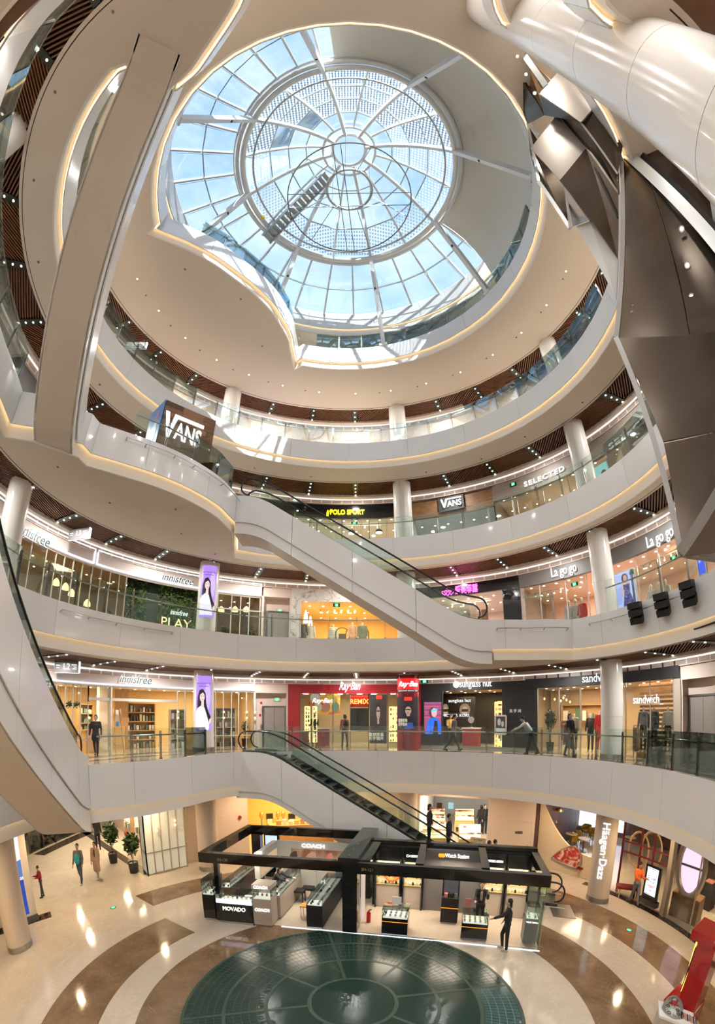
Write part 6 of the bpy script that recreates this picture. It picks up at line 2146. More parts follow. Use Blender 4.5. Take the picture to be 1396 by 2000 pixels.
# ------------------------------------------------------------------ loudspeakers and wall rails on the fascias
def fpt(lv, x, y, out=0.0):
    """point on the fascia of a level under a pixel"""
    best = None
    d = ray(x, y)
    P = LINE[lv]
    for i in range(len(P)):
        a, b = P[i], P[(i + 1) % len(P)]
        e = b - a
        den = d.x * e.y - d.y * e.x
        if abs(den) < 1e-9: continue
        t = (a.x * e.y - a.y * e.x) / den
        s = (a.x * d.y - a.y * d.x) / den
        if t > 1 and -.001 <= s <= 1.001:
            z = EYE + d.z * t
            if FL[lv] - 2.0 < z < FL[lv] + .4 and (best is None or t < best[0]):
                n = NORM[lv][i].normalized()
                best = (t, CAMP + d * t, -n)
    if best is None:
        p = onr(x, y, 10.5)
        return p, Vector((CX - p.x, CY - p.y, 0)).normalized()
    return best[1] + best[2] * out, best[2]
rails = {3: [((118, 1194), (335, 1238), 5, 'left of the third floor parapet'), ((970, 1227), (1107, 1228), 4, 'on the third floor landing'), ((1152, 1220), (1238, 1198), 3, 'left of the loudspeakers')], 4: [((247, 857), (468, 970), 6, 'under the timber sign box balcony')]}
for lv, lst in rails.items():
    for p0, p1, k, lab in lst:
        P = []
        for i in range(13):
            t = i / 12
            x = p0[0] + (p1[0] - p0[0]) * t
            y = p0[1] + (p1[1] - p0[1]) * t
            if lab.startswith('under'): y += -9 * sin(pi * t)
            q, n = fpt(lv, x, y, .14)
            P.append((q, n))
        zz = sum(q.z for q, n in P) / len(P)
        r = thing('wall_rail', 'thin grey steel rail on brackets ' + lab, 'rail', tuple(P[0][0]))
        MB().tube([Vector((q.x, q.y, zz)) for q, n in P], .018, 6).build('rail', M_STEEL, r, smooth=True)
        for i in range(k):
            q, n = P[int(round(i * 12 / (k - 1)))]
            MB().tube([Vector((q.x, q.y, zz)), Vector((q.x, q.y, zz - .05)) - n * .14], .022, 6).build('bracket', M_STEEL, r)
for i, (x, y) in enumerate(((1251, 1197), (1303, 1180), (1355, 1158))):
    p, n = fpt(3, x, y, .32)
    a = atan2(n.y, n.x) + .35
    r = thing('loudspeaker', 'black angled line array loudspeaker, %s of the three on the right parapet' % ('left', 'middle', 'right')[i], 'loudspeaker', tuple(p))
    for j in range(3):
        M = Matrix.Rotation(a, 3, 'Z') @ Matrix.Rotation(radians(8 + 10 * j), 3, 'Y')
        c = p + Vector((0, 0, .2 - .2 * j)) - Vector((cos(a), sin(a), 0)) * (.04 * j * j)
        cb = MB().box(c, (.36, .46, .19), M=M).build('cabinet', M_BLACKM, r)
    MB().bar(p, p - n * .3, .05).build('bracket', M_BLACKM, r)
p0, p1 = fpt(3, 1240, 1198, .2)[0], fpt(3, 1365, 1150, .2)[0]
r = thing('wall_rail', 'steel pole carrying the three loudspeakers', 'rail', tuple(p0))
MB().tube([fpt(3, x, 1197 - (x - 1240) * .35, .16)[0] for x in range(1240, 1366, 25)], .02, 6).build('pole', M_STEEL, r, smooth=True)
# ------------------------------------------------------------------ ground floor: walls and shops
def A1(x, y=1700): return wa(x, y, RW)
def on1(x, y): return onz(x, y, 0.0)
H1 = 3.5
def wall1(a1, a0, lab, m=M_WALLP, z0=0, z1=H1, R=RW, nm='wall_far'):
    w = MB().arc(a0, a1, R, R + .12, z0, z1).build(nm, m, None, smooth=True)
    return tag(w, lab, 'wall', kind='structure')
wall1(A1(368, 1690), A1(486, 1650), 'plain pinkish ground floor wall left of the amber shop')
wall1(A1(655, 1640), A1(816, 1640), 'plain ground floor wall behind the descending escalator')
wall1(A1(486, 1650), A1(655, 1640), 'lintel over the amber ground floor shop', z0=3.0)
wall1(A1(816, 1640), A1(951, 1640), 'lintel over the bright goods hall', z0=2.95)
wall1(A1(951, 1650), A1(1040, 1660), 'plain beige ground floor wall right of the bright goods hall')
d = struct('door_4', 'flush beige door with three small icons in the ground floor wall', 'door', tuple(pol(A1(1012, 1650), RW, 0)))
MB().arc(A1(1035, 1650), A1(990, 1650), RW - .03, RW, .02, 2.1).build('leaf', M_WALLB, d)
for i, x in enumerate((1008, 1013, 1018)):
    p = onr(x, 1626, RW - .04)
    MB().box(p, (.02, .12, .12), rz=radians(ang(p))).build('icon', M_DSTEEL, d)
MB().ball(onr(1029, 1651, RW - .05), .03, 8, 6).build('knob', M_STEEL, d)
d = struct('door_5', 'flush pinkish service door behind the left kiosk beam', 'door', tuple(pol(A1(430, 1690), RW, 0)))
MB().arc(A1(441, 1660), A1(421, 1660), RW - .03, RW, .02, 2.1).build('leaf', M_WALLP, d)
p = onr(468, 1596, RW - .04)
b = MB().tube([p, p - (pol(ang(p), 1) - pol(ang(p), 0)) * .06], .09, 12).build('fire_bell', mat('bell_red', (.3, .02, .015), .4), None, origin=tuple(p))
tag(b, 'small round red fire bell on the pinkish wall', 'alarm bell')
shell(1, A1(486, 1650), A1(655, 1640), 'the amber ground floor shop', mat('wall_amber2', (.82, .56, .2), .6), mat('ceil_amber2', (.8, .6, .3), .6), zc=3.0, power=520, col=(1, .68, .28))
for i, x in enumerate((526, 569)):
    r, mp, rt, n = wallpanel('wall_screen', 'black wall screen with papers below, %s of two in the amber shop' % ('left', 'right')[i], 1, x - 6, x + 7, 1589, 1600, 18.9, M_BLACKM, 'screen')
    MB().box(mp(.5, -.35, .03), (.3, .02, .3), rz=atan2(rt.y, rt.x)).build('paper', GOODS[7], r)
for i, (x, y) in enumerate(((511, 1604), (553, 1600), (543, 1604))):
    p = onr(x, y, 18.0)
    p.z = max(p.z, 1.0)
    r = thing('dress_form', 'golden ornament figure on a stand in the amber shop, %s of three' % ('left', 'right', 'middle')[i], 'ornament', (p.x, p.y, 0))
    MB().tube([(p.x, p.y, 0), (p.x, p.y, p.z)], .03, 6).build('stand', M_DSTEEL, r)
    MB().ball(p + Vector((0, 0, .15)), (.14, .12, .22), 10, 7).build('figure', mat('gold', (.7, .5, .2), .3, .8), r, smooth=True)
counter('long oak counter with gift boxes in the amber shop', 1, 530, 650, lambda x: wa(x, 1650, 15.6), 15.6, 1.0, M_OAK, .7)
rnd = random.Random(12)
for i in range(9):
    x = 545 + i * 11.5
    hh = .18 + .16 * rnd.random()
    p = pol(wa(x, 1640, 15.9), 15.85, 1.0)
    b = MB().box(p + Vector((0, 0, hh / 2)), (.22, .2 + .1 * rnd.random(), hh), rz=radians(ang(p))).build('gift_box', (M_OAK, GOODS[7], GOODS[0], GOODS[3])[i % 4], None, origin=tuple(p))
    tag(b, 'gift box number %s from the left on the amber shop counter' % ('one', 'two', 'three', 'four', 'five', 'six', 'seven', 'eight', 'nine')[i], 'box', 'gift boxes on the amber counter')

# bright goods hall
M_PALE = mat('hall_floor', (.5, .48, .45), .3)
shell(1, A1(816, 1640), A1(951, 1640), 'the bright goods hall', mat('wall_bluegrey', (.66, .70, .78), .6), M_SHOPC, zc=3.1, Rb=24, power=560, col=(1, .88, .72))
M_TABLE = mat('table_amber', (.62, .38, .14), .45)
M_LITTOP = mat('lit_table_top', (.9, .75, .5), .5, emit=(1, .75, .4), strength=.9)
def goods_table(lab, x0, x1, y0, y1, z=.85):
    c = [onz(x0, y0, z), onz(x1, y0, z), onz(x1, y1, z), onz(x0, y1, z)]
    m = sum(c, Vector()) / 4
    r = thing('display_table', lab, 'table', (m.x, m.y, 0))
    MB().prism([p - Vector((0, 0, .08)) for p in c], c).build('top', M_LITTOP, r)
    for p in c:
        MB().bar(Vector((p.x, p.y, 0)), p - Vector((0, 0, .08)), .09).build('leg', M_TABLE, r)
    cc = [m + (p - m) * .96 for p in c]
    MB().prism([Vector((p.x, p.y, .35)) for p in cc], [Vector((p.x, p.y, .75)) for p in cc]).build('apron', M_TABLE, r)
    for i in range(6):
        for j in range(2):
            u, v = (i + .5) / 6, (j + .5) / 2
            p = c[3] + (c[2] - c[3]) * u + (c[0] - c[3]) * v
            MB().box(p + Vector((0, 0, .04)), (.16, .26, .07), rz=rnd.random()).build('product', GOODS[rnd.choice((0, 3, 7, 2, 5))], r)
    return r
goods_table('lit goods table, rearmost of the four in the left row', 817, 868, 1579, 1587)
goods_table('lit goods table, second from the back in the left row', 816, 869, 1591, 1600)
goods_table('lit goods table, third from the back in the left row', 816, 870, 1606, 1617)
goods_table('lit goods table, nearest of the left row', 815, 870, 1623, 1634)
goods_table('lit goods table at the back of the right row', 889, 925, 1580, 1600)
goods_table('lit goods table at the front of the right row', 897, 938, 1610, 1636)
for i, (x, y) in enumerate(((826, 1573), (842, 1574), (858, 1574), (880, 1574))):
    r, mp, rt, n = wallpanel('wall_picture', 'poster on the rear wall of the goods hall, number %s from the left' % ('one', 'two', 'three', 'four')[i], 1, x - 5, x + 5, y - 6, y + 6, 23.8, (M_WALNUT, M_WALNUT, M_WALNUT, glow('aqua', (.3, .5, .5), 1))[i], 'poster')
ez = on1(936, 1655)
r, mp, rt, n = wallpanel('easel_sign', 'framed picture board on an easel before the goods hall', 1, 919, 947, 1637, 1656, 13.4, noisy('map_print', (.45, .42, .36), (.2, .18, .15), 6, .5), 'sign', frame=M_OAK)
for u in (.2, .8):
    p = mp(u, 0, 0)
    MB().bar(p, Vector((p.x, p.y, 0)), .04).build('leg', M_OAK, r)

# ice cream cafe
M_SWIRL = noisy('red_swirl_print', (.45, .03, .02), (.75, .55, .48), 1.6, .4, distort=2.5, p0=.45, p1=.6)
M_CREAM = mat('curved_cream', (.68, .55, .38), .4)
M_DRED = mat('dark_red', (.16, .012, .015), .5)
a1, a0 = A1(1040, 1690), A1(1146, 1700)
w = MB()
n = 24
tops = []
for i in range(n + 1):
    t = i / n
    a = a1 + (a0 - a1) * t
    zt = 1.02 + 2.4 * (1 - t) ** 2.6
    w.v += [pol(a, 14.35, 0), pol(a, 14.35, zt), pol(a, 14.5, zt), pol(a, 14.5, 0)]
for i in range(n):
    b, c = 4 * i, 4 * i + 4
    w.f += [(b, b + 1, c + 1, c), (b + 1, b + 2, c + 2, c + 1), (b + 2, b + 3, c + 3, c + 2), (b + 3, b, c, c + 3)]
w.f += [(0, 3, 2, 1), (4 * n, 4 * n + 1, 4 * n + 2, 4 * n + 3)]
cw = w.build('wall_curved', M_CREAM, None, smooth=True)
tag(cw, 'cream curved cafe wall with a sweeping top edge', 'wall', kind='structure')
r = thing('leaf_panel', 'leaf shaped panel with red swirls on the cream cafe wall', 'panel', tuple(onr(1108, 1675, 14.3)))
pts = [(1077, 1674), (1085, 1667), (1098, 1658), (1112, 1653), (1122, 1653), (1130, 1659), (1134, 1668), (1134, 1682), (1130, 1690), (1124, 1695), (1112, 1692), (1098, 1686), (1086, 1680)]
P = [onr(x, y, 14.28) for x, y in pts]
MB().prism(P, [onr(x, y, 14.34) for x, y in pts]).build('print', M_SWIRL, r)
MB().tube(P, .03, 6, closed=True).build('rim', M_FRAME, r, smooth=True)
wall1(A1(951, 1650), -12, 'dark red bulkhead over the cafe front', M_DRED, 3.0, H1, R=RW + .3, nm='wall_right')
shell(1, A1(1040, 1690), -12, 'the ice cream cafe and the watch boutique', mat('wall_cafe', (.10, .04, .035), .6), mat('ceil_cafe', (.2, .06, .05), .6), zc=3.2, Rb=24, power=340, col=(1, .70, .42), lights=3)
wl = MB().box((pol(48, 23.5, 1.6)), (.1, 5, 2.4), rz=radians(48)).build('window_2', lamp_mat('daylight_window', (.75, .85, 1), 1.6), None)
tag(wl, 'bright daylight window at the back of the cafe', 'window', kind='structure')
# cafe furniture
M_OCHRE = mat('ochre_velvet', (.34, .24, .03), .8)
M_REDV = mat('red_velvet', (.36, .01, .02), .8)
def tub_chair(lab, x, y, m, s=1.0, zf=0.0, rot=0, grp=None):
    p = onz(x, y, zf + .35)
    p.z = zf
    r = thing('tub_chair', lab, 'chair', tuple(p), grp)
    q = MB()
    for i in range(13):
        t = radians(-125 + 250 * i / 12 + rot)
        hh = (.72 if 3 < i < 9 else .55 + .17 * min(i, 12 - i) / 3) * s
        o, e = .34 * s, .27 * s
        c_, s_ = cos(t), sin(t)
        q.v += [p + Vector((o * c_ * .85, o * s_ * .85, .28 * s)), p + Vector((o * c_, o * s_, hh)), p + Vector((e * c_, e * s_, hh)), p + Vector((e * c_, e * s_, .28 * s))]
    for i in range(12):
        b, c = 4 * i, 4 * i + 4
        q.f += [(b, b + 1, c + 1, c), (b + 1, b + 2, c + 2, c + 1), (b + 2, b + 3, c + 3, c + 2), (b + 3, b, c, c + 3)]
    q.f += [(0, 3, 2, 1), (48, 49, 50, 51)]
    q.build('backrest', m, r, smooth=True)
    MB().lathe(tuple(p), [(.24 * s, .3 * s), (.29 * s, .38 * s), (.27 * s, .44 * s)], 16).build('seat', m, r, smooth=True)
    for i in range(4):
        t = radians(45 + 90 * i)
        MB().bar(p + Vector((.2 * s * cos(t), .2 * s * sin(t), .3 * s)), p + Vector((.25 * s * cos(t), .25 * s * sin(t), 0)), .03).build('leg', M_WALNUT, r)
    return r
def cafe_table(lab, x, y, rr=.36, h=.74, m=None):
    p = onz(x, y, h)
    r = thing('cafe_table', lab, 'table', (p.x, p.y, 0))
    MB().lathe((p.x, p.y, 0), [(rr, h - .03), (rr, h)], 24).build('top', m or mat('table_cream', (.75, .62, .42), .4), r)
    MB().tube([(p.x, p.y, .02), (p.x, p.y, h - .03)], .03, 8).build('stem', M_DSTEEL, r)
    MB().lathe((p.x, p.y, 0), [(.2, 0), (.19, .02), (.03, .04)], 18).build('foot', M_DSTEEL, r)
    g = MB().lathe((p.x + .1, p.y, h), [(.03, 0), (.035, .1)], 8).build('cup', GOODS[7], r)
    return r
cafe_table('round cream cafe table right of the seated diner in front', 1116, 1628)
cafe_table('round cream cafe table nearest the curved wall end', 1141, 1637)
cafe_table('round cream cafe table before the seated man', 1097, 1617)
cafe_table('white cafe table at the back by the pendants', 1095, 1597)
cafe_table('small round table behind the lettered column', 1231, 1635)
for i, (x, y, m, rt_) in enumerate(((1115, 1617, M_OCHRE, -100), (1132, 1638, M_OCHRE, 150), (1120, 1640, M_OCHRE, 200), (1144, 1624, M_OCHRE, 20), (1160, 1632, M_OCHRE, 60), (1070, 1605, M_OCHRE, -160), (1108, 1608, M_OCHRE, 90), (1148, 1612, M_REDV, 0), (1080, 1588, M_REDV, 0), (1106, 1590, M_REDV, 30))):
    tub_chair('%s velvet tub chair in the cafe, %s' % (('ochre', 'red')[m is M_REDV], ('left of the middle table', 'beside the nearest table', 'with its back to the curved wall', 'right of the middle table', 'close to the lettered column', 'at the far left', 'behind the middle table', 'tall one by the window', 'far back left', 'far back beside the white table')[i]), x, y, m, 1.05, rot=rt_)
for i, (x, y) in enumerate(((1079, 1585), (1093, 1582), (1070, 1593), (1081, 1604))):
    p = onr(x, y, 17.5)
    r = thing('dome_pendant', 'gold dome pendant in the cafe, %s' % ('second from the left', 'rightmost', 'leftmost', 'lowest')[i], 'lamp', tuple(p), 'gold cafe pendants')
    MB().lathe(tuple(p), [(.2, -.06), (.17, .05), (.05, .13)], 16).build('shade', MATS['gold'], r, smooth=True)
    MB().lathe(tuple(p), [(.15, -.07), (.15, -.05)], 12).build('diffuser', M_SPOT, r)
    MB().tube([p + Vector((0, 0, .12)), Vector((p.x, p.y, 3.2))], .008, 4).build('cord', M_RUBBER, r)
def bench(lab, x, y, w=.9):
    p = on1(x, y)
    r = thing('bench', lab, 'bench', tuple(p))
    MB().box(p + Vector((0, 0, .42)), (w, .5, .1), rz=-.3).build('seat', M_DRED if 0 else mat('bench_red', (.22, .01, .015), .6), r)
    for sx in (-1, 1):
        for sy in (-1, 1):
            R = Matrix.Rotation(-.3, 3, 'Z')
            q = p + R @ Vector((sx * w * .42, sy * .2, 0))
            MB().bar(q, q + Vector((0, 0, .37)), .05).build('leg', M_OAK, r)
bench('red upholstered bench below the leaf shaped panel', 1140, 1712)
bench('red upholstered bench behind the man in orange', 1222, 1752, 1.0)
# lettered column face
r = thing('vertical_sign', 'white lit vertical lettering on the stone column', 'sign', tuple(pol(31.8, 11.9, 1.4)))
cp = pol(31.8, 12.42, 0)
fa = degrees(atan2(-cp.y, -cp.x)) - 2
V, F = text_shape('Häagen·Dazs', .44, .04, bold=.003)
xs = [v.x for v in V]
L = max(xs) - min(xs)
zt_, zb_ = 3.12, .98
mb = MB()
for v in V:
    t = (v.x - min(xs)) / L
    a = fa + degrees(v.y / .5)
    mb.v.append(cp + Vector(((.52 + v.z) * cos(radians(a)), (.52 + v.z) * sin(radians(a)), zt_ + (zb_ - zt_) * t)))
mb.f = F
mb.build('letters', M_LIT, r, fix=False)
# window mullions and round openings in the cafe's dark glazing
f = front(1, 'dark red framed glazing of the cafe behind the man in orange', A1(1260, 1740))
aa = [wa(x, y, 14.2) for x, y in ((1205, 1730), (1238, 1745), (1262, 1755), (1296, 1775))]
panes(f, aa, 0, 3.0, R=14.2, mm=M_DRED, mull=.06)
for zz in (1.7, 2.1):
    MB().arc(aa[-1], aa[0], 14.17, 14.23, zz, zz + .06).build('transom', M_DRED, f)
for i, x in enumerate((1247, 1272)):
    p = onr(x, 1660, 16.0)
    t = Vector((-sin(radians(ang(p))), cos(radians(ang(p))), 0))
    rr = MB().tube([p + t * .55 * cos(q) + Vector((0, 0, .75 * sin(q))) for q in [2 * pi * k / 30 for k in range(30)]], .05, 6, closed=True).build('round_arch', M_OAK, None, smooth=True, origin=tuple(p))
    tag(rr, 'pale round arch frame inside the cafe, %s of two' % ('left', 'right')[i], 'frame')
# digital poster stand
r, mp, rt, n = wallpanel('digital_stand', 'upright lit advertising screen beside the cafe', 1, 1257, 1287, 1690, 1757, 13.6, M_BLACK, 'screen', th=.12)
mq = lambda u, v, o: mp(.12 + .76 * u, .1 + .84 * v, o)
shapes_on(r, mq, [('screen', glow('mint', (.72, .86, .82), 1), [(0, 0), (1, 0), (1, 1), (0, 1)])])
for i in range(26):
    u, v = rnd.random(), (.45 + .25 * rnd.random()) if i < 16 else rnd.choice((.03, .96))
    shapes_on(r, lambda a, b, o: mq(a, b, o + .004), [('print_dot', glow('dot%d' % (i % 4), ((.15, .1, .4), (.8, .2, .3), (.1, .35, .5), (.5, .2, .6))[i % 4], 1), oval(u, v, .05, .02, 8))])
shapes_on(r, lambda a, b, o: mq(a, b, o + .004), [('print_line', glow('redink', (.7, .1, .15), 1), [(u0, v0), (u1, v0), (u1, v0 + .025), (u0, v0 + .025)]) for u0, u1, v0 in ((.2, .8, .33), (.35, .65, .28), (.4, .6, .16))])
MB().box(mp(.5, -.12, -.06), (.9, .3, .2), rz=atan2(rt.y, rt.x)).build('foot', M_BLACK, r)
# watch boutique at the right edge
f = front(1, 'tall glazed front of the boutique at the right picture edge', A1(1340, 1800))
MB().bar(pol(wa(1296, 1775), 14, 0), pol(wa(1296, 1775), 14, 3.2), .28, .2).build('pier', M_FRAME, f)
panes(f, [wa(1300, 1778), wa(1345, 1815), wa(1392, 1850), -12], 0, 3.2, mm=M_FRAME)
r = thing('round_showcase', 'round silver framed showcase lit pink in the boutique', 'showcase', tuple(on1(1325, 1790)))
pc = onr(1351, 1693, 14.7)
t = Vector((.55, -.83, 0)).normalized()
nrm = Vector((-.83, -.55, 0))
MB().tube([pc + t * .6 * cos(q) + Vector((0, 0, 1.05 * sin(q))) for q in [2 * pi * k / 40 for k in range(40)]], .13, 8, closed=True).build('ring_frame', mat('pale_gold', (.55, .48, .4), .35, .5), r, smooth=True)
MB().prism([pc + t * .5 * cos(q) + Vector((0, 0, .95 * sin(q))) for q in [2 * pi * k / 24 for k in range(24)]], [pc + nrm * -.04 + t * .5 * cos(q) + Vector((0, 0, .95 * sin(q))) for q in [2 * pi * k / 24 for k in range(24)]]).build('lit_panel', glow('pink_lit', (.9, .6, .75), 1.2), r)
MB().bar(pc - t * .5 + Vector((0, 0, .0)), pc + t * .5, .06, .08).build('shelf_board', M_DSTEEL, r)
MB().box((pc.x + .3, pc.y + .2, .45), (1.0, 1.3, .9), rz=.6).build('plinth', M_WALNUT, r)
r = thing('black_cabinet', 'black display cabinet at the right edge of the boutique', 'cabinet', tuple(on1(1380, 1775)))
p = on1(1378, 1772)
MB().box(p + Vector((0, 0, .5)), (.8, .6, 1.0), rz=.5).build('body', M_BLACKM, r)
MB().box(p + Vector((0, 0, 1.12)), (.76, .56, .22), rz=.5).build('glass_top', M_SHOPGLASS, r)
MB().box(p + Vector((0, 0, 1.02)), (.6, .4, .03), rz=.5).build('goods', GOODS[5], r)
MB().arc(-12, A1(1145, 1712), 13.55, 14.0, 0, .006, 40).build('marble_border', M_FLOORD, floor0)

# left corridor
lw = MB()
lw.bar(Vector((-19.1, 24, 1.75)), Vector((-18.3, 29, 1.75)), .1, 3.5)
gd = struct('door_6', 'glass entrance doors at the end of the left corridor', 'door', (-18.8, 26, 0))
for i in range(4):
    a, b = Vector((-19.1 + .2 * i, 24 + 1.2 * i, 0)), Vector((-18.9 + .2 * i, 25.2 + 1.2 * i, 0))
    q = [a, b, b + Vector((0, 0, 2.6)), a + Vector((0, 0, 2.6))]
    MB().prism(q, [v + Vector((-.02, 0, 0)) for v in q]).build('leaf', M_GLASS, gd)
    MB().bar(a, a + Vector((0, 0, 3.0)), .09).build('frame', M_DSTEEL, gd)
MB().bar(Vector((-19.1, 24, 2.75)), Vector((-18.3, 29, 2.75)), .15, .3).build('header', M_DSTEEL, gd)
MB().box((-17.9, 26.4, .003), (1.0, 5.2, .006), rz=-.16).build('marble_border', M_FLOORD, floor0)
for c, s, rz, lab in (((-22, 22, 1.75), (.2, 14, 3.5), 0, 'far left end of the ground floor corridor'), ((-17, 32, 1.75), (14, .2, 3.5), .2, 'back of the ground floor corridor')):
    tag(MB().box(c, s, rz=rz).build('wall_left', mat('wall_cool', (.55, .56, .55), .5), None), 'plain wall at the ' + lab, 'wall', kind='structure')
for q in ((-16, 24), (-14, 21.5), (-17.5, 27), (-15, 18)):
    area('corridor_lamp', (q[0], q[1], 3.45), .2, .2, 75, (1, .82, .6))
# corridor shop on the right side with plants in front
s0, s1 = Vector((-18.0, 29.2, 0)), Vector((-9.5, 20.9, 0))
dv = (s1 - s0).normalized()
nv = Vector((dv.y, -dv.x, 0))
if nv.dot(Vector((-1, -1, 0))) < 0: nv = -nv
MB().prism([s0 + nv * .35, s1 + nv * .35, s1 - nv * .1, s0 - nv * .1], [v + Vector((0, 0, .006)) for v in (s0 + nv * .35, s1 + nv * .35, s1 - nv * .1, s0 - nv * .1)]).build('marble_border', M_FLOORD, floor0)
bw = MB().bar(s0 - nv * 2.2 + Vector((0, 0, 1.75)), s1 - nv * 2.2 + Vector((0, 0, 1.75)), .1, 3.5).build('wall_left', mat('wall_cream2', (.7, .56, .4), .6), None)
tag(bw, 'back wall of the corridor shop behind the potted trees', 'wall', kind='structure')
area('corridor_lamp', tuple((s0 + s1) / 2 - nv * 1.0 + Vector((0, 0, 3.4))), 3, .3, 200, (1, .78, .5), (0, 0, atan2(dv.y, dv.x)))
for i, t in enumerate((.42, .58, .78)):
    p = s0 + (s1 - s0) * t - nv * 1.7
    r = thing('wall_display', 'lit wall display of small goods in the corridor shop, %s' % ('farthest', 'middle one', 'nearest the frosted cabinet')[i], 'display', tuple(p))
    M = Matrix.Rotation(atan2(dv.y, dv.x), 3, 'Z')
    MB().box(p + Vector((0, 0, 1.1)), (1.2, .4, 2.2), M=M).build('case', M_OAK if i != 1 else GOODS[7], r)
    MB().box(p + nv * .21 + Vector((0, 0, 1.5)), (1.0, .03, .8), M=M).build('lit_panel', glow('warm_panel', (1, .75, .4), 1.3), r)
    for j in range(5):
        MB().box(p + nv * .24 + dv * (-.4 + .2 * j) + Vector((0, 0, .9)), (.14, .1, .3), M=M).build('product', GOODS[j % 6], r)
    MB().box(p + nv * .24 + Vector((0, 0, .35)), (1.1, .1, .16), M=M).build('plinth', mat('display_red', (.4, .03, .02), .5), r)
tree('tall potted tree in the corridor, left of the two', on1(222, 1685), 1.45, (.42, .42, .6), 420, (.26, .5), .13)
tree('tall potted tree in the corridor, nearer the frosted glass cabinet', on1(262, 1704), 1.35, (.4, .4, .55), 360, (.26, .5), .13)
# frosted glass corner cabinet
M_FROST = mat('frosted_glass', (.62, .62, .52), .3, emit=(.7, .66, .5), strength=.25)
c0, c1, c2 = Vector((-9.4, 20.45, 0)), Vector((-7.85, 21.85, 0)), Vector((-10.0, 21.3, 0))
r = thing('frosted_cabinet', 'tall frosted glass corner cabinet with pale metal mullions', 'cabinet', tuple(c0))
for pa_, pb_, k in ((c0, c1, 5), (c2, c0, 1)):
    for i in range(k):
        for z0, z1 in ((.08, 1.0), (1.04, 3.4)):
            a, b = pa_ + (pb_ - pa_) * (i / k), pa_ + (pb_ - pa_) * ((i + 1) / k)
            q = [a + Vector((0, 0, z0)), b + Vector((0, 0, z0)), b + Vector((0, 0, z1)), a + Vector((0, 0, z1))]
            d_ = Vector((-(b - a).y, (b - a).x, 0)).normalized() * .02
            MB().prism(q, [v + d_ for v in q]).build('pane', M_FROST, r)
    for i in range(k + 1):
        a = pa_ + (pb_ - pa_) * (i / k)
        MB().bar(a, a + Vector((0, 0, 3.4)), .05).build('mullion', M_FRAME, r)
    for zz in (.04, 1.02, 3.38):
        MB().bar(pa_ + Vector((0, 0, zz)), pb_ + Vector((0, 0, zz)), .05).build('rail', M_FRAME, r)
for t, zz in ((.3, 2.2), (.3, 2.0), (.75, 2.3), (.75, 2.1)):
    MB().ball(c0 + (c1 - c0) * t + Vector((.08, -.08, zz)), .05, 8, 6).build('bulb', MATS['warm_bulb'], r)
# advertising pier beside the left column
r = thing('advert_pier', 'tall pier with a blue and white watch advert at the left edge', 'advert', (-13.3, 15.45, 0))
MB().box((-13.3, 15.45, 1.75), (1.15, .7, 3.4), rz=.85).build('pier', M_SHOPW, r)
MB().box((-13.3, 15.45, .12), (1.22, .78, .24), rz=.85).build('plinth', M_DSTEEL, r)
e = Vector((cos(.85), sin(.85), 0))
nn_ = Vector((sin(.85), -cos(.85), 0))
o0 = Vector((-13.3, 15.45, 0)) - e * .56 + nn_ * .36
mpv = lambda u, v, o: o0 + e * (.82 * u) + Vector((0, 0, .35 + 2.95 * v)) + nn_ * o
MB().prism([mpv(u, v, 0) for u, v in ((0, 0), (1, 0), (1, 1), (0, 1))], [mpv(u, v, .03) for u, v in ((0, 0), (1, 0), (1, 1), (0, 1))]).build('lit_panel', glow('adwhite', (.75, .8, .88), 1), r)
shapes_on(r, lambda u, v, o: mpv(u, v, o + .03), [('print_blue', glow('adblue', (.01, .05, .32), 1), [(0, 0), (1, 0), (1, .42), (0, .42)]), ('print_man', glow('adink', (.02, .03, .09), 1), [(.05, .42), (.95, .42), (.9, .58), (.65, .72), (.4, .8), (.15, .72)]), ('print_sea', glow('adsea', (.08, .16, .4), 1), [(.6, .42), (1, .42), (1, .66), (.7, .64)]), ('print_head', glow('adink', (.02, .03, .09), 1), oval(.35, .8, .14, .06)),
      ('print_watch', glow('adwatch', (.5, .56, .66), 1), oval(.45, .24, .3, .08)), ('print_dial', glow('adwatch2', (.03, .05, .15), 1), oval(.45, .24, .2, .054)), ('print_plate', glow('adplate', (.8, .82, .85), 1), [(0, .42), (1, .42), (1, .46), (0, .46)])])
text_flat('print_name', 'LONGINES', glow('adblue', (.01, .05, .32), 1), r, mpv(.5, .44, .04), e, (0, 0, 1), .2, .76)
MB().prism([Vector((-13.9, 14.4, 0)), Vector((-12.1, 15.9, 0)), Vector((-12.5, 16.4, 0)), Vector((-14.3, 14.9, 0))], [Vector((-13.9, 14.4, .006)), Vector((-12.1, 15.9, .006)), Vector((-12.5, 16.4, .006)), Vector((-14.3, 14.9, .006))]).build('marble_border', M_FLOORD, floor0)
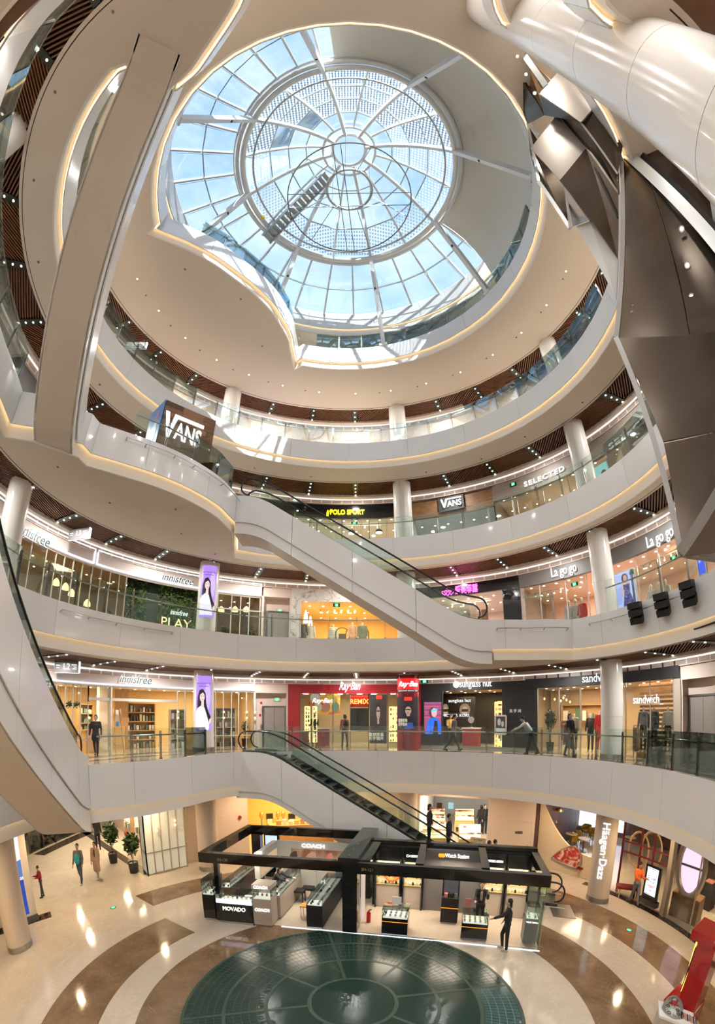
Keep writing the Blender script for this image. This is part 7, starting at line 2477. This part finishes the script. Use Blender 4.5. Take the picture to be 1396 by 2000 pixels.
# ------------------------------------------------------------------ the black kiosk pair on the ground floor
KO = Vector((-5.21, 15.72, 0))
KU_, KV_ = Vector((.978, -.2096, 0)), Vector((.2096, .978, 0))
KA = atan2(KU_.y, KU_.x)
def Kp(u, v, z=0.0): return KO + KU_ * u + KV_ * v + Vector((0, 0, z))
def kbox(mb, u0, u1, v0, v1, z0, z1):
    return mb.prism([Kp(u0, v0, z0), Kp(u1, v0, z0), Kp(u1, v1, z0), Kp(u0, v1, z0)], [Kp(u0, v0, z1), Kp(u1, v0, z1), Kp(u1, v1, z1), Kp(u0, v1, z1)])
def kb(nm, m, root, *a): return kbox(MB(), *a).build(nm, m, root)
RT, UPV = KU_, Vector((0, 0, 1))
M_CASELIT = mat('case_bed_lit', (.85, .83, .78), .5, emit=(1, .95, .85), strength=.55)
M_TAUPEK = mat('kiosk_taupe', (.44, .38, .32), .45)
M_KFLOOR = noisy('pale_plank_floor', (.62, .50, .37), (.68, .56, .43), 5, .3, stretch=(1, 7, 1))
M_MIRRORB = mat('black_mirror', (.02, .018, .016), .04, .6, coat=.6)
M_LETS = mat('kiosk_letters', (.85, .84, .8), .4, emit=(1, .97, .9), strength=1.6)
M_JEWEL = mat('jewel_steel', (.75, .74, .7), .2, .9)
ZT = 2.44
fl = struct('floor_kiosk', 'pale raised floor of the black kiosks', 'floor', tuple(Kp(5.7, 2, 0)))
kb('floor_plate', M_FLOORC, fl, 0, 5.3, 0, 4.2, .002, .03)
for i in range(16):
    kb('floor_plank', M_KFLOOR, fl, 5.55, 11.6, .06 + i * .165, .06 + i * .165 + .16, .002, .035)
kb('edge_light', M_LEDW, fl, 3.0, 11.66, -.06, -.02, .004, .03)
lk = thing('open_kiosk', 'open black lacquered frame over the left kiosk counters', 'kiosk', tuple(Kp(2.6, 2, 0)))
for nm, b in (('front_beam', (0, 5.4, -.02, .22, ZT - .34, ZT)), ('left_beam', (0, .24, .22, 4.2, ZT - .34, ZT)), ('rear_beam', (0, 5.2, 4.2, 4.42, ZT - .34, ZT))):
    kb(nm, M_MIRRORB, lk, *b)
kb('corner_post', M_BLACK, lk, .46, .62, .2, .36, 0, ZT - .3)
kb('rear_post', M_BLACK, lk, .3, .7, 4.0, 4.3, 0, ZT - .3)
for i in range(8):
    MB().lathe(tuple(Kp(.4 + .65 * i, .1, ZT)), [(.02, 0), (.02, .015)], 8).build('rivet', M_STEEL, lk)
text_flat('stall_number', 'SH-120', mat('dim_gold', (.35, .25, .1), .5), lk, Kp(.95, -.02, ZT - .2), RT, UPV, .13, out=.01)
mirror = thing('totem_post', 'broad black lacquered post dividing the two kiosks', 'post', tuple(Kp(5.38, .1)))
kb('body', M_BLACK, mirror, 5.14, 5.62, -.05, .5, 0, ZT - .02)
kb('top_beam', M_BLACK, mirror, 5.0, 5.64, -.05, 4.3, ZT - .02, ZT + .14)
kb('rear_body', M_BLACKM, mirror, 4.9, 5.5, 3.2, 4.2, 0, ZT)
for i in range(6):
    MB().lathe(tuple(Kp(5.3, .3 + .7 * i, ZT + .14)), [(.025, 0), (.025, .012)], 8).build('rivet', M_STEEL, mirror)
def vitrine(lab, u0, u1, v0, v1, h, body, glass_h=.28, rows=2, name='showcase', letters=None, rnd=1, goods=None, plinth=True, lh=.2, lz=None):
    r = thing(name, lab, 'showcase', tuple(Kp((u0 + u1) / 2, (v0 + v1) / 2)))
    kb('body', body, r, u0, u1, v0, v1, .08, h)
    if plinth: kb('plinth', M_STEEL, r, u0 + .03, u1 - .03, v0 + .03, v1 - .03, 0, .08)
    kb('bed', M_CASELIT, r, u0 + .03, u1 - .03, v0 + .03, v1 - .03, h, h + .02)
    for b in ((u0, u1, v0, v0 + .01), (u0, u1, v1 - .01, v1), (u0, u0 + .01, v0, v1), (u1 - .01, u1, v0, v1)):
        kb('glass_side', M_SHOPGLASS, r, *b, h, h + glass_h)
    kb('glass_top', M_SHOPGLASS, r, u0, u1, v0, v1, h + glass_h, h + glass_h + .01)
    g = random.Random(rnd)
    L, D = u1 - u0, v1 - v0
    n = max(2, int(max(L, D) / .16))
    for i in range(n):
        for j in range(rows):
            s, t = (i + .5) / n, (j + .6) / (rows + .2)
            u, v = (u0 + L * s, v0 + D * t) if L >= D else (u0 + L * t, v0 + D * s)
            MB().lathe(tuple(Kp(u, v, h + .02)), [(.035, 0), (.04, .05), (.02, .09)], 8).build('watch', goods or (M_JEWEL, M_BLACKM, GOODS[0])[g.choice((0, 0, 1, 2))], r)
    if letters:
        text_flat('letters', letters, M_LETS, r, Kp((u0 + u1) / 2, v0, lz or h * .68), RT, UPV, lh, out=.015)
    return r
vitrine('black corner showcase with a tall glass hood at the left kiosk end', .02, .5, -.05, .75, .95, M_BLACK, .55, rnd=2)
r = vitrine('black watch showcase with white lettering at the front left', .6, 2.02, -.15, .55, .72, M_BLACK, .34, 2, letters='MOVADO', rnd=3, lz=.55)
kb('light_bed', glow('lavender', (.75, .75, 1), 1.1), r, .63, 1.99, -.155, -.15, .74, .9)
r = vitrine('taupe pedestal showcase with lettering beside the watch case', 2.05, 2.72, -.18, .42, 1.0, M_TAUPEK, .36, 1, letters='COACH', rnd=4, lz=.62, lh=.15, goods=mat('amber_goods', (.6, .2, .05), .4))
kb('cap', M_TAUPEK, r, 2.04, 2.73, -.19, .43, 1.36, 1.5)
text_flat('letters', 'COACH', M_LETS, r, Kp(2.38, -.19, 1.43), RT, UPV, .15, .5, out=.015)
vitrine('long taupe counter case running back from the pedestal', 2.3, 2.8, .5, 3.0, .9, M_TAUPEK, .2, 2, rnd=5)
vitrine('diagonal black counter case of watches on the right of the left kiosk', 3.9, 4.45, .0, 2.9, .85, M_BLACKM, .22, 2, rnd=6)
vitrine('low black counter case along the left kiosk side', .25, .65, 1.0, 3.6, .85, M_BLACK, .2, 2, rnd=7)
kb('case_stand', M_DSTEEL, thing('small_tripod_display', 'small black bag display on the rear of the diagonal case', 'display', tuple(Kp(4.3, 3.0))), 4.2, 4.5, 2.95, 3.15, 0, 1.3)
bwall = thing('picture_wall', 'lettered picture wall at the back of the left kiosk', 'display wall', tuple(Kp(3.2, 3.9)))
kb('cabinet', mat('sage_cabinet', (.52, .53, .48), .5), bwall, 1.5, 5.0, 3.65, 4.1, 0, 1.0)
for i in range(4):
    kb('cabinet_door', mat('sage_door', (.56, .57, .52), .5), bwall, 1.52 + i * .87, 2.36 + i * .87, 3.62, 3.65, .05, .96)
kb('board', mat('sage_board', (.50, .51, .47), .5), bwall, 1.5, 5.0, 3.9, 4.05, 1.0, 1.95)
kb('lit_picture', noisy('holiday_photo', (.62, .45, .28), (.30, .12, .08), 1.4, .5, p0=.4, p1=.6), bwall, 2.1, 4.7, 3.88, 3.9, 1.05, 1.66)
for i, (u, w_) in enumerate(((2.3, .25), (3.1, .35), (3.8, .2), (4.3, .25))):
    MB().ball(Kp(u, 3.875, 1.3), (w_, .01, .26), 10, 7).build('print_shape', glow('hol%d' % i, ((.05, .03, .03), (.5, .25, .16), (.6, .2, .12), (.65, .6, .5))[i], .7), bwall)
text_flat('letters', 'COACH', M_LETS, bwall, Kp(3.05, 3.88, 1.8), RT, UPV, .22, .95, out=.02)
kb('wing', mat('sage_board', (.50, .51, .47), .5), bwall, 1.3, 1.5, 1.9, 3.9, .95, 1.95)
kb('wing_picture', glow('wing_photo', (.55, .36, .18), .8), bwall, 1.5, 1.52, 2.0, 3.8, 1.05, 1.66)
sc = thing('info_screen', 'tall touch screen directory behind the left kiosk', 'screen', tuple(Kp(.9, 4.9)))
kb('body', M_BLACK, sc, .5, 1.2, 4.9, 5.05, 0, 1.95)
kb('screen_upper', glow('screen_blue', (.55, .66, .9), 1), sc, .58, 1.12, 4.88, 4.9, 1.3, 1.88)
kb('screen_lower', glow('screen_navy', (.02, .06, .16), 1), sc, .58, 1.12, 4.88, 4.9, .5, 1.28)
for i, (u, v, c) in enumerate(((2.95, 2.2, M_BLACKM), (3.2, 2.55, M_BLACKM))):
    r = thing('stool', 'square black stool, %s by the taupe counter' % ('nearer', 'farther')[i], 'stool', tuple(Kp(u, v)))
    kb('seat', c, r, u - .22, u + .22, v - .2, v + .2, .46, .54)
    for du in (-.19, .19):
        for dv in (-.17, .17):
            MB().bar(Kp(u + du, v + dv, 0), Kp(u + du * .85, v + dv * .85, .46), .035).build('leg', M_BLACKM, r)
r = thing('chair', 'orange backed steel chair beside the diagonal case', 'chair', tuple(Kp(3.6, .9)))
M_ORANGE = mat('orange_seat', (.75, .28, .02), .5)
kb('seat', M_ORANGE, r, 3.42, 3.78, .75, 1.1, .44, .48)
kb('backrest', M_ORANGE, r, 3.70, 3.76, .75, 1.1, .5, .85)
for du, dv in ((3.45, .78), (3.75, .78), (3.45, 1.07), (3.75, 1.07)):
    MB().bar(Kp(du, dv, 0), Kp(du, dv, .45), .025).build('leg', M_STEEL, r)

# right kiosk: sloping black canopy, panelled back wall, pedestals
rk = thing('kiosk_canopy', 'black canopy with cut out openings over the right kiosk', 'kiosk', tuple(Kp(8.6, 1.2)))
kb('front_beam', M_BLACK, rk, 5.6, 11.68, -.05, .2, ZT - .36, ZT)
kb('side_beam', M_BLACK, rk, 11.42, 11.68, .2, 2.9, ZT - .3, ZT)
kb('rear_beam', M_BLACK, rk, 5.6, 11.68, 2.7, 3.0, ZT - .3, ZT + .06)
for u in (7.55, 9.62):
    kb('cross_beam', M_BLACK, rk, u - .13, u + .13, .2, 2.7, ZT - .1, ZT + .03)
kb('left_deck', M_BLACK, rk, 5.62, 6.0, .2, 2.7, ZT - .1, ZT + .03)
text_flat('stall_number', 'SH-121', MATS['dim_gold'], rk, Kp(5.95, -.05, ZT - .2), RT, UPV, .13, out=.01)
kb('corner_glass', M_GLASS, rk, 11.62, 11.64, .25, 1.6, .05, ZT - .36)
kb('corner_glass', M_GLASS, rk, 11.0, 11.62, -.02, 0, .05, ZT - .36)
bk = thing('display_wall', 'panelled black back wall with lit brand names and shelves', 'display wall', tuple(Kp(8.6, 2.5)))
kb('core', M_BLACKM, bk, 5.7, 11.5, 2.55, 2.7, 0, ZT - .1)
names = ((5.85, 6.75, ''), (6.85, 7.55, 'DIESEL'), (9.75, 10.5, 'EMPORIO ARMANI'), (10.6, 11.4, ''))
M_SHLIT = mat('shelf_lit_yellow', (.85, .75, .5), .5, emit=(1, .85, .5), strength=.5)
for u0, u1, nm in names:
    kb('header', M_BLACK, bk, u0, u1, 2.42, 2.55, 1.82, ZT - .12)
    if nm: text_flat('letters', nm, M_LETS, bk, Kp((u0 + u1) / 2, 2.42, 2.05), RT, UPV, .12, min(.7, (u1 - u0) * .75), out=.02)
    kb('lit_back', M_SHLIT, bk, u0 + .04, u1 - .04, 2.5, 2.55, .95, 1.8)
    kb('base_panel', M_TAUPEK, bk, u0, u1, 2.4, 2.55, .05, .93)
    for zz in (.95, 1.22, 1.5):
        kb('shelf_board', mat('shelf_gold', (.6, .45, .15), .4), bk, u0 + .03, u1 - .03, 2.32, 2.52, zz, zz + .02)
        k = int((u1 - u0) / .13)
        for j in range(k):
            MB().lathe(tuple(Kp(u0 + .1 + j * .13, 2.4, zz + .02)), [(.04, 0), (.045, .06), (.02, .11)], 7).build('watch', (M_JEWEL, M_BLACKM, GOODS[3])[(j + int(zz * 9)) % 3], bk)
    for u in (u0, u1):
        kb('upright', M_BLACK, bk, u - .03, u + .03, 2.3, 2.55, 0, 1.85)
kb('centre_panel', M_GREY, bk, 7.6, 9.7, 2.42, 2.55, 0, ZT - .1)
text_flat('letters', 'Watch Station', M_LETS, bk, Kp(8.75, 2.42, 2.15), RT, UPV, .2, .85, out=.02)
for s in (-1, 1):
    MB().tube([Kp(8.2 + .05 * s, 2.4, 2.15), Kp(8.2 + .05 * s, 2.38, 2.15)], .07, 12).build('orange_logo', mat('logo_orange', (.9, .25, .02), .5, emit=(1, .3, .02), strength=1.2), bk)
MB().tube([Kp(6.45 + .24 * cos(t), 2.28, 1.38 + .24 * sin(t)) for t in [.9 + 2 * pi * k / 22 * .88 for k in range(22)]], .06, 8).build('orange_letter_q', mat('q_orange', (.85, .16, .02), .4), bk, smooth=True)
MB().bar(Kp(6.45, 2.28, 1.36), Kp(6.62, 2.28, 1.36), .06).build('orange_letter_bar', MATS['q_orange'], bk)
text_flat('hanging_letters', 'EMPORIO', M_LETS, bk, Kp(8.25, .8, 1.98), RT, UPV, .2, .78, out=.0)
text_flat('hanging_letters', 'ARMANI', M_LETS, bk, Kp(9.2, .8, 1.98), RT, UPV, .2, .72, out=.0)
e = MB()
for s in (-1, 1):
    for i in range(3):
        e.bar(Kp(8.72, .8, 1.93 + i * .04), Kp(8.72 + s * (.12 - .02 * i), .8, 2.0 + i * .03), .014)
e.build('eagle_emblem', M_LETS, bk)
kb('hanging_bar', M_BLACK, bk, 7.7, 9.7, .74, .8, 1.88, 2.1)
pm = thing('tower_display', 'slim black tower display in the middle of the right kiosk', 'display', tuple(Kp(8.6, 1.5)))
kb('body', M_BLACKM, pm, 8.3, 8.9, 1.3, 1.8, .1, .98)
kb('plinth', M_TAUPEK, pm, 8.33, 8.87, 1.33, 1.77, 0, .1)
kb('orange_line', MATS['logo_orange'], pm, 8.3, 8.9, 1.29, 1.3, .62, .64)
kb('hood', M_BLACKM, pm, 8.3, 8.9, 1.55, 1.8, .98, 1.8)
kb('screen', glow('towerscreen', (.05, .045, .05), 1), pm, 8.36, 8.84, 1.54, 1.55, 1.1, 1.7)
for i in range(3):
    kb('watch_box', (GOODS[5], M_BLACKM, M_JEWEL)[i], pm, 8.38 + .17 * i, 8.5 + .17 * i, 1.36, 1.48, .98, 1.12)
r = vitrine('square black pedestal case with a card holder, left of the tower', 6.43, 7.28, .02, .72, .62, M_BLACK, .3, 3, rnd=8)
kb('orange_line', MATS['logo_orange'], r, 6.43, 7.28, .01, .02, .5, .515)
kb('card', GOODS[7], r, 6.7, 7.0, .5, .52, .95, 1.2)
r = vitrine('square black pedestal case with watches in white trays, right of the tower', 9.02, 9.88, .15, .85, .62, M_BLACK, .3, 3, rnd=9, goods=mat('gold_watch', (.7, .6, .35), .3, .8))
kb('orange_line', MATS['logo_orange'], r, 9.02, 9.88, .14, .15, .5, .515)
kb('card', GOODS[5], r, 9.08, 9.3, .7, .72, .95, 1.25)
vitrine('narrow corner pedestal case at the right glass end', 11.1, 11.55, .3, .85, .9, M_GREY, .4, 2, rnd=10, letters='Watch Station', lh=.07, lz=.8)
p = Kp(5.85, .9, 0)
r = thing('fire_extinguisher', 'red fire extinguisher standing inside the right kiosk', 'fire extinguisher', tuple(p))
MB().lathe(tuple(p), [(.07, .0), (.075, .02), (.075, .38), (.03, .46)], 14).build('cylinder', mat('extinguisher_red', (.5, .01, .01), .3), r, smooth=True)
MB().bar(p + Vector((0, 0, .48)), p + Vector((.1, 0, .5)), .03).build('valve', M_BLACKM, r)
kb('poster', glow('beige_photo', (.5, .4, .34), .9), thing('tall_poster', 'tall lit fashion poster on the inner side of the dividing post', 'poster', tuple(Kp(5.66, 1.0))), 5.63, 5.66, .55, 1.25, .15, 1.95)
for u in (1.2, 3.2, 6.5, 8.6, 10.6):
    area('kiosk_lamp', tuple(Kp(u, 1.6, ZT - .45)), 1.0, 1.2, 34, (1, .85, .66), (0, 0, KA))
r = thing('kiosk_rail', 'row of small lamps under the right kiosk front beam', 'lamps', tuple(Kp(8.6, .3, ZT - .4)))
for i in range(9):
    MB().lathe(tuple(Kp(6.0 + .65 * i, .3, ZT - .38)), [(.03, -.02), (.03, .02)], 8).build('lamp', M_SPOT, r)

# ------------------------------------------------------------------ red machine and accessory cart at the lower right
r = thing('red_photo_booth', 'glossy red machine with a glowing yellow oval at the right edge', 'machine', (10.0, 9.6, 0))
M_GRED = mat('gloss_red', (.42, .01, .015), .12, coat=.5)
def mach(nm, m, u0, u1, v0, v1, z0, z1, lean=0.0):
    ex, ey = Vector((.83, .55, 0)), Vector((.55, -.83, 0))
    o = Vector((9.2, 9.6, 0))
    B = [o + ex * a + ey * b for a, b in ((u0, v0), (u1, v0), (u1, v1), (u0, v1))]
    return MB().prism([b_ + Vector((0, 0, z0)) for b_ in B], [b_ + ey * lean + Vector((0, 0, z1)) for b_ in B]).build(nm, m, r)
mach('body', M_GRED, 0, 1.1, 0, .55, 0, 2.2, .12)
mach('hood', M_GRED, -.08, 1.18, -.1, .6, 2.2, 2.42)
mach('foot', M_GRED, -.1, 1.2, -.35, .6, 0, .5)
mach('side_screen', M_BLACK, .1, 1.0, -.02, .0, .8, 2.0, .08)
ex, ey = Vector((.83, .55, 0)), Vector((.55, -.83, 0))
oc = Vector((9.2, 9.6, 0)) + ex * .55 - ey * .03
MB().tube([oc + ex * .3 * cos(q) + Vector((0, 0, 1.35 + .85 * sin(q))) + ey * .05 for q in [2 * pi * k / 40 for k in range(40)]], .028, 6, closed=True).build('oval_light', lamp_mat('oval_yellow', (1, .62, .05), 4), r, smooth=True)
MB().prism([oc + ex * .26 * cos(q) + Vector((0, 0, 1.35 + .8 * sin(q))) + ey * .06 for q in [2 * pi * k / 24 for k in range(24)]], [oc + ex * .26 * cos(q) + Vector((0, 0, 1.35 + .8 * sin(q))) + ey * .09 for q in [2 * pi * k / 24 for k in range(24)]]).build('oval_mirror', mat('dim_glass', (.2, .1, .08), .1, .4), r)
wp = MB().box((11.3, 9.1, 1.2), (.12, 2.6, 2.4), rz=-.95).build('wall_partition', M_WALLP, None)
tag(wp, 'pinkish white partition behind the red machine', 'wall', kind='structure')
CT = Vector((.35, .05, 0))
c = thing('accessory_cart', 'white jewellery cart with a clear dome at the lower right corner', 'cart', (8.25, 8.45, 0))
MB().box(tuple(Vector((7.95, 8.45, .45)) + CT), (.95, .6, .9), rz=-.5).build('body', M_FRAMEW, c)
MB().box(tuple(Vector((7.95, 8.45, .94)) + CT), (1.05, .68, .06), rz=-.5).build('tray', GOODS[7], c)
MB().ball(tuple(Vector((7.85, 8.55, .97)) + CT), (.3, .3, .38), 18, 12).build('dome', M_SHOPGLASS, c, smooth=True)
rnd = random.Random(21)
for i in range(8):
    p = CT + Vector((8.08 + .05 * i, 8.4 - .03 * i, .98))
    MB().bar(p + Vector((-.07, -.12, 0)), p + Vector((.07, .12, 0)), .035, .02).build('hair_clip', (M_BLACKM, M_JEWEL, GOODS[5])[i % 3], c)
for i in range(7):
    a = i * .9
    MB().tube([CT + Vector((7.85 + .18 * cos(a) + .05 * cos(q), 8.55 + .18 * sin(a) + .05 * sin(q), 1.0)) for q in [2 * pi * k / 10 for k in range(10)]], .01, 5, closed=True).build('bracelet', (M_BLACKM, M_JEWEL)[i % 2], c)
b = MB().box((7.0, 8.0, .25), (.3, .4, .5), rz=.2).build('storage_bin', mat('bin_blue', (.03, .12, .3), .5), None, origin=(7.0, 8.0, 0))
tag(b, 'blue storage bin beside the jewellery cart', 'bin')
for i, (x, y) in enumerate(((1228, 1817), (221, 1773))):
    p = on1(x, y)
    s_ = thing('floor_marker', 'small round green floor exit marker, %s' % ('right side', 'left side')[i], 'sign', tuple(p))
    MB().lathe(tuple(p), [(.13, .004), (.13, .012)], 20).build('disc', M_BLACKM, s_)
    MB().lathe(tuple(p), [(.09, .012), (.09, .016)], 20).build('lit_disc', M_EXIT, s_)
MB().prism([on1(1080, 1790) , on1(1125, 1795), on1(1112, 1768), on1(1070, 1765)], [v + Vector((0, 0, .012)) for v in (on1(1080, 1790) , on1(1125, 1795), on1(1112, 1768), on1(1070, 1765))]).build('landing_plate', M_DSTEEL, floor0)

# ------------------------------------------------------------------ people of the ground floor
def facecam(p): return degrees(atan2(p.x, -p.y)) + 0
person('woman customer in a black jacket stepping beside the right pedestal case', on1(984, 1856), 75, 1.66, (.016, .016, .02), (.014, .014, .016), (.45, .4, .38), 'bob', legs=((-4, 0), (18, 26)), arms=((52, 6, 16), (-12, 10, 46)), inner=(.3, .26, .1), lean=3)
person('saleswoman in a black quilted jacket behind the pedestal case', Kp(9.65, 1.25, .035), 165, 1.60, (.015, .014, .016), (.015, .015, .016), hair='bun', arms=((50, 10, 95), (30, 6, 60)), inner=(.4, .3, .25))
person('saleswoman in black leaning over the taupe counter', Kp(2.05, 1.9, .03), -120, 1.60, (.014, .013, .014), (.015, .015, .016), hair='long', lean=38, arms=((60, 6, 30), (60, 6, 30)))
person('man in a dark suit at the foot of the escalator', Vector(W_B(12.6, .8, .02)), 108, 1.70, (.016, .017, .024), (.016, .016, .02), legs=((12, 4), (-12, 8)), arms=((40, 6, 20), (6, 6, 20)))
person('woman in dark clothes riding the descending escalator, farther up', Vector(W_B(8.5, .75, T_B(8.5))), -108, 1.62, (.03, .026, .03), (.02, .02, .022), hair='bob')
person('man in a dark jacket riding the descending escalator, lower down', Vector(W_B(9.3, .85, T_B(9.3))), -108, 1.68, (.028, .026, .03), (.02, .02, .022))
person('man in a grey sweater carrying a teal bag across the left floor', on1(160, 1726), 185, 1.74, (.20, .18, .16), (.06, .09, .14), (.6, .58, .55), legs=((16, 4), (-12, 14)), arms=((6, 12, 22), (6, 12, 22)))
person('woman in a long beige coat walking beside the teal bag', on1(192, 1716), 185, 1.64, (.50, .34, .24), (.42, .42, .44), (.7, .68, .65), 'bun', legs=((14, 4), (-12, 12)), coat=.48, inner=(.05, .05, .05))
person('boy in a red jacket looking at his hands near the left edge', on1(84, 1752), 140, 1.28, (.34, .02, .025), (.05, .05, .055), (.03, .03, .03), arms=((24, 6, 75), (24, 6, 75)), nod=18, legs=((6, 0), (-6, 0)))
person('person in black half hidden behind the advert pier', on1(58, 1738), 150, 1.6, (.015, .015, .016), (.015, .015, .016))
person('person in black standing at the corridor shop displays', on1(193, 1660), 20, 1.72, (.014, .014, .015), (.014, .014, .015), hair='long', arms=((40, 6, 30), (10, 8, 10)))
person('passer by in a white top beyond the glass entrance doors', (-19.9, 26.6, 0), 100, 1.7, (.6, .58, .55), (.03, .03, .035), legs=((20, 6), (-18, 12)))
person('passer by in brown beyond the glass entrance doors', (-20.3, 25.4, 0), -70, 1.7, (.12, .08, .05), (.05, .05, .06), legs=((18, 6), (-18, 12)))
person('man in an orange and navy jacket reading his phone by the cafe', on1(1237, 1768), 178, 1.70, (.75, .14, .02), (.16, .16, .17), (.03, .03, .03), arms=((26, 6, 74), (26, 6, 74)), nod=18, legs=((14, 4), (-12, 12)))
person('woman in black at the goods hall, left of the pair', on1(937, 1625), 10, 1.62, (.02, .02, .024), (.02, .02, .022), hair='bob')
person('person in black at the goods hall, right of the pair', on1(945, 1628), 190, 1.74, (.016, .016, .018), (.016, .016, .018))
for i, (x, y) in enumerate(((956, 1648), (967, 1646))):
    p = onz(x, y, 1.56)
    person('dark haired shopper walking behind the kiosk canopy, %s' % ('left head', 'right head')[i], (p.x, p.y, 0), -80, 1.66, (.03, .028, .03), (.03, .03, .03), hair=('bob', 'short')[i])
for i, (x, y, fa_) in enumerate(((1058, 1597, 150), (1092, 1608, 200), (1107, 1592, 100))):
    p = onz(x, y, .95)
    person('cafe guest in dark clothes seated %s' % ('at the far left table', 'at the front table', 'by the back table')[i], (p.x, p.y, 0), fa_, 1.68, (.02, .02, .024), (.03, .03, .03), legs=((85, 85), (85, 85)), arms=((30, 6, 60), (30, 6, 60)), seat=.46, inner=(.5, .45, .42))
for i, s in enumerate((3.3, 2.5)):
    q = W_C(s, .9, T_C(s))
    person('rider on the left escalator, %s one' % ('lower', 'upper')[i], Vector(q), 180, 1.66, ((.03, .03, .035), (.02, .018, .02))[i], (.05, .05, .06), hair=('short', 'bob')[i])
q = on1(160, 1726) + Vector((.02, -.17, 1.12))
b = MB().ball(q, (.15, .08, .24), 12, 8).build('shoulder_bag', cloth((.02, .38, .46)), None, smooth=True, origin=tuple(q))
tag(b, 'teal cloth bag worn across the front by the man in grey', 'bag')
# ------------------------------------------------------------------ outer shell, and the galleries behind the viewer
sh = MB().lathe((CX, CY, 0), [(34, -.2), (34, 26.2)], 72, cap=False).build('wall_outer', mat('shell_grey', (.35, .32, .29), .7), None)
tag(sh, 'outer wall of the building behind all shops', 'wall', kind='structure')
for lv in (1, 2, 3, 4, 5):
    top = FL[lv + 1] - FASC[lv + 1][1] + .05
    w = MB().arc(214.5, 346.5, 15.2, 15.3, FL[lv], top, 50).build('wall_near', M_WALLP, None, smooth=True)
    tag(w, 'plain pale wall behind the viewer on %s floor' % {1: 'ground', 2: 'the second', 3: 'the third', 4: 'the fourth', 5: 'the fifth'}[lv], 'wall', kind='structure')
    if lv > 1:
        c = MB().arc(200 if lv < 4 else 250, 347, RSO[lv + 1] - .1, 15.3, top - .03, top + .02, 50).build('ceiling', mat('wood_board', (.14, .06, .03), .6), None)
        tag(c, 'dark timber ceiling behind the viewer over %s floor' % {2: 'the second', 3: 'the third', 4: 'the fourth', 5: 'the fifth'}[lv], 'ceiling', kind='structure')
# ------------------------------------------------------------------ lamps of the galleries
def gallery_lamps(lv, a0, a1, step, power, r=12.55, col=(1, .84, .66)):
    zc = (FL[lv + 1] - FASC[lv + 1][1]) if lv > 1 else 3.5
    a = a0
    while a <= a1:
        area('gallery_lamp', tuple(pol(a, r, zc - .06)), .16, .16, power, col, (0, 0, radians(a) + pi / 2))
        a += step
gallery_lamps(2, 21.0, 350, 22.5, 88, col=(1, .97, .93))
gallery_lamps(3, 21.0, 350, 22.5, 88, col=(1, .97, .93))
gallery_lamps(4, 21.0, 350, 22.5, 88, col=(1, .97, .93))
gallery_lamps(5, -1.5, 340, 22.5, 88, col=(1, .97, .93))
gallery_lamps(1, 0, 350, 22.5, 62, 12.6, (1, .74, .45))
# wide downlights let into the soffit ring of the skylight opening
for i in range(14):
    a = 190 + 300 * i / 13
    area('soffit_lamp', tuple(pol(a, 10.2, FL[6] - 1.42)), .3, .3, 52, (1, .96, .9))
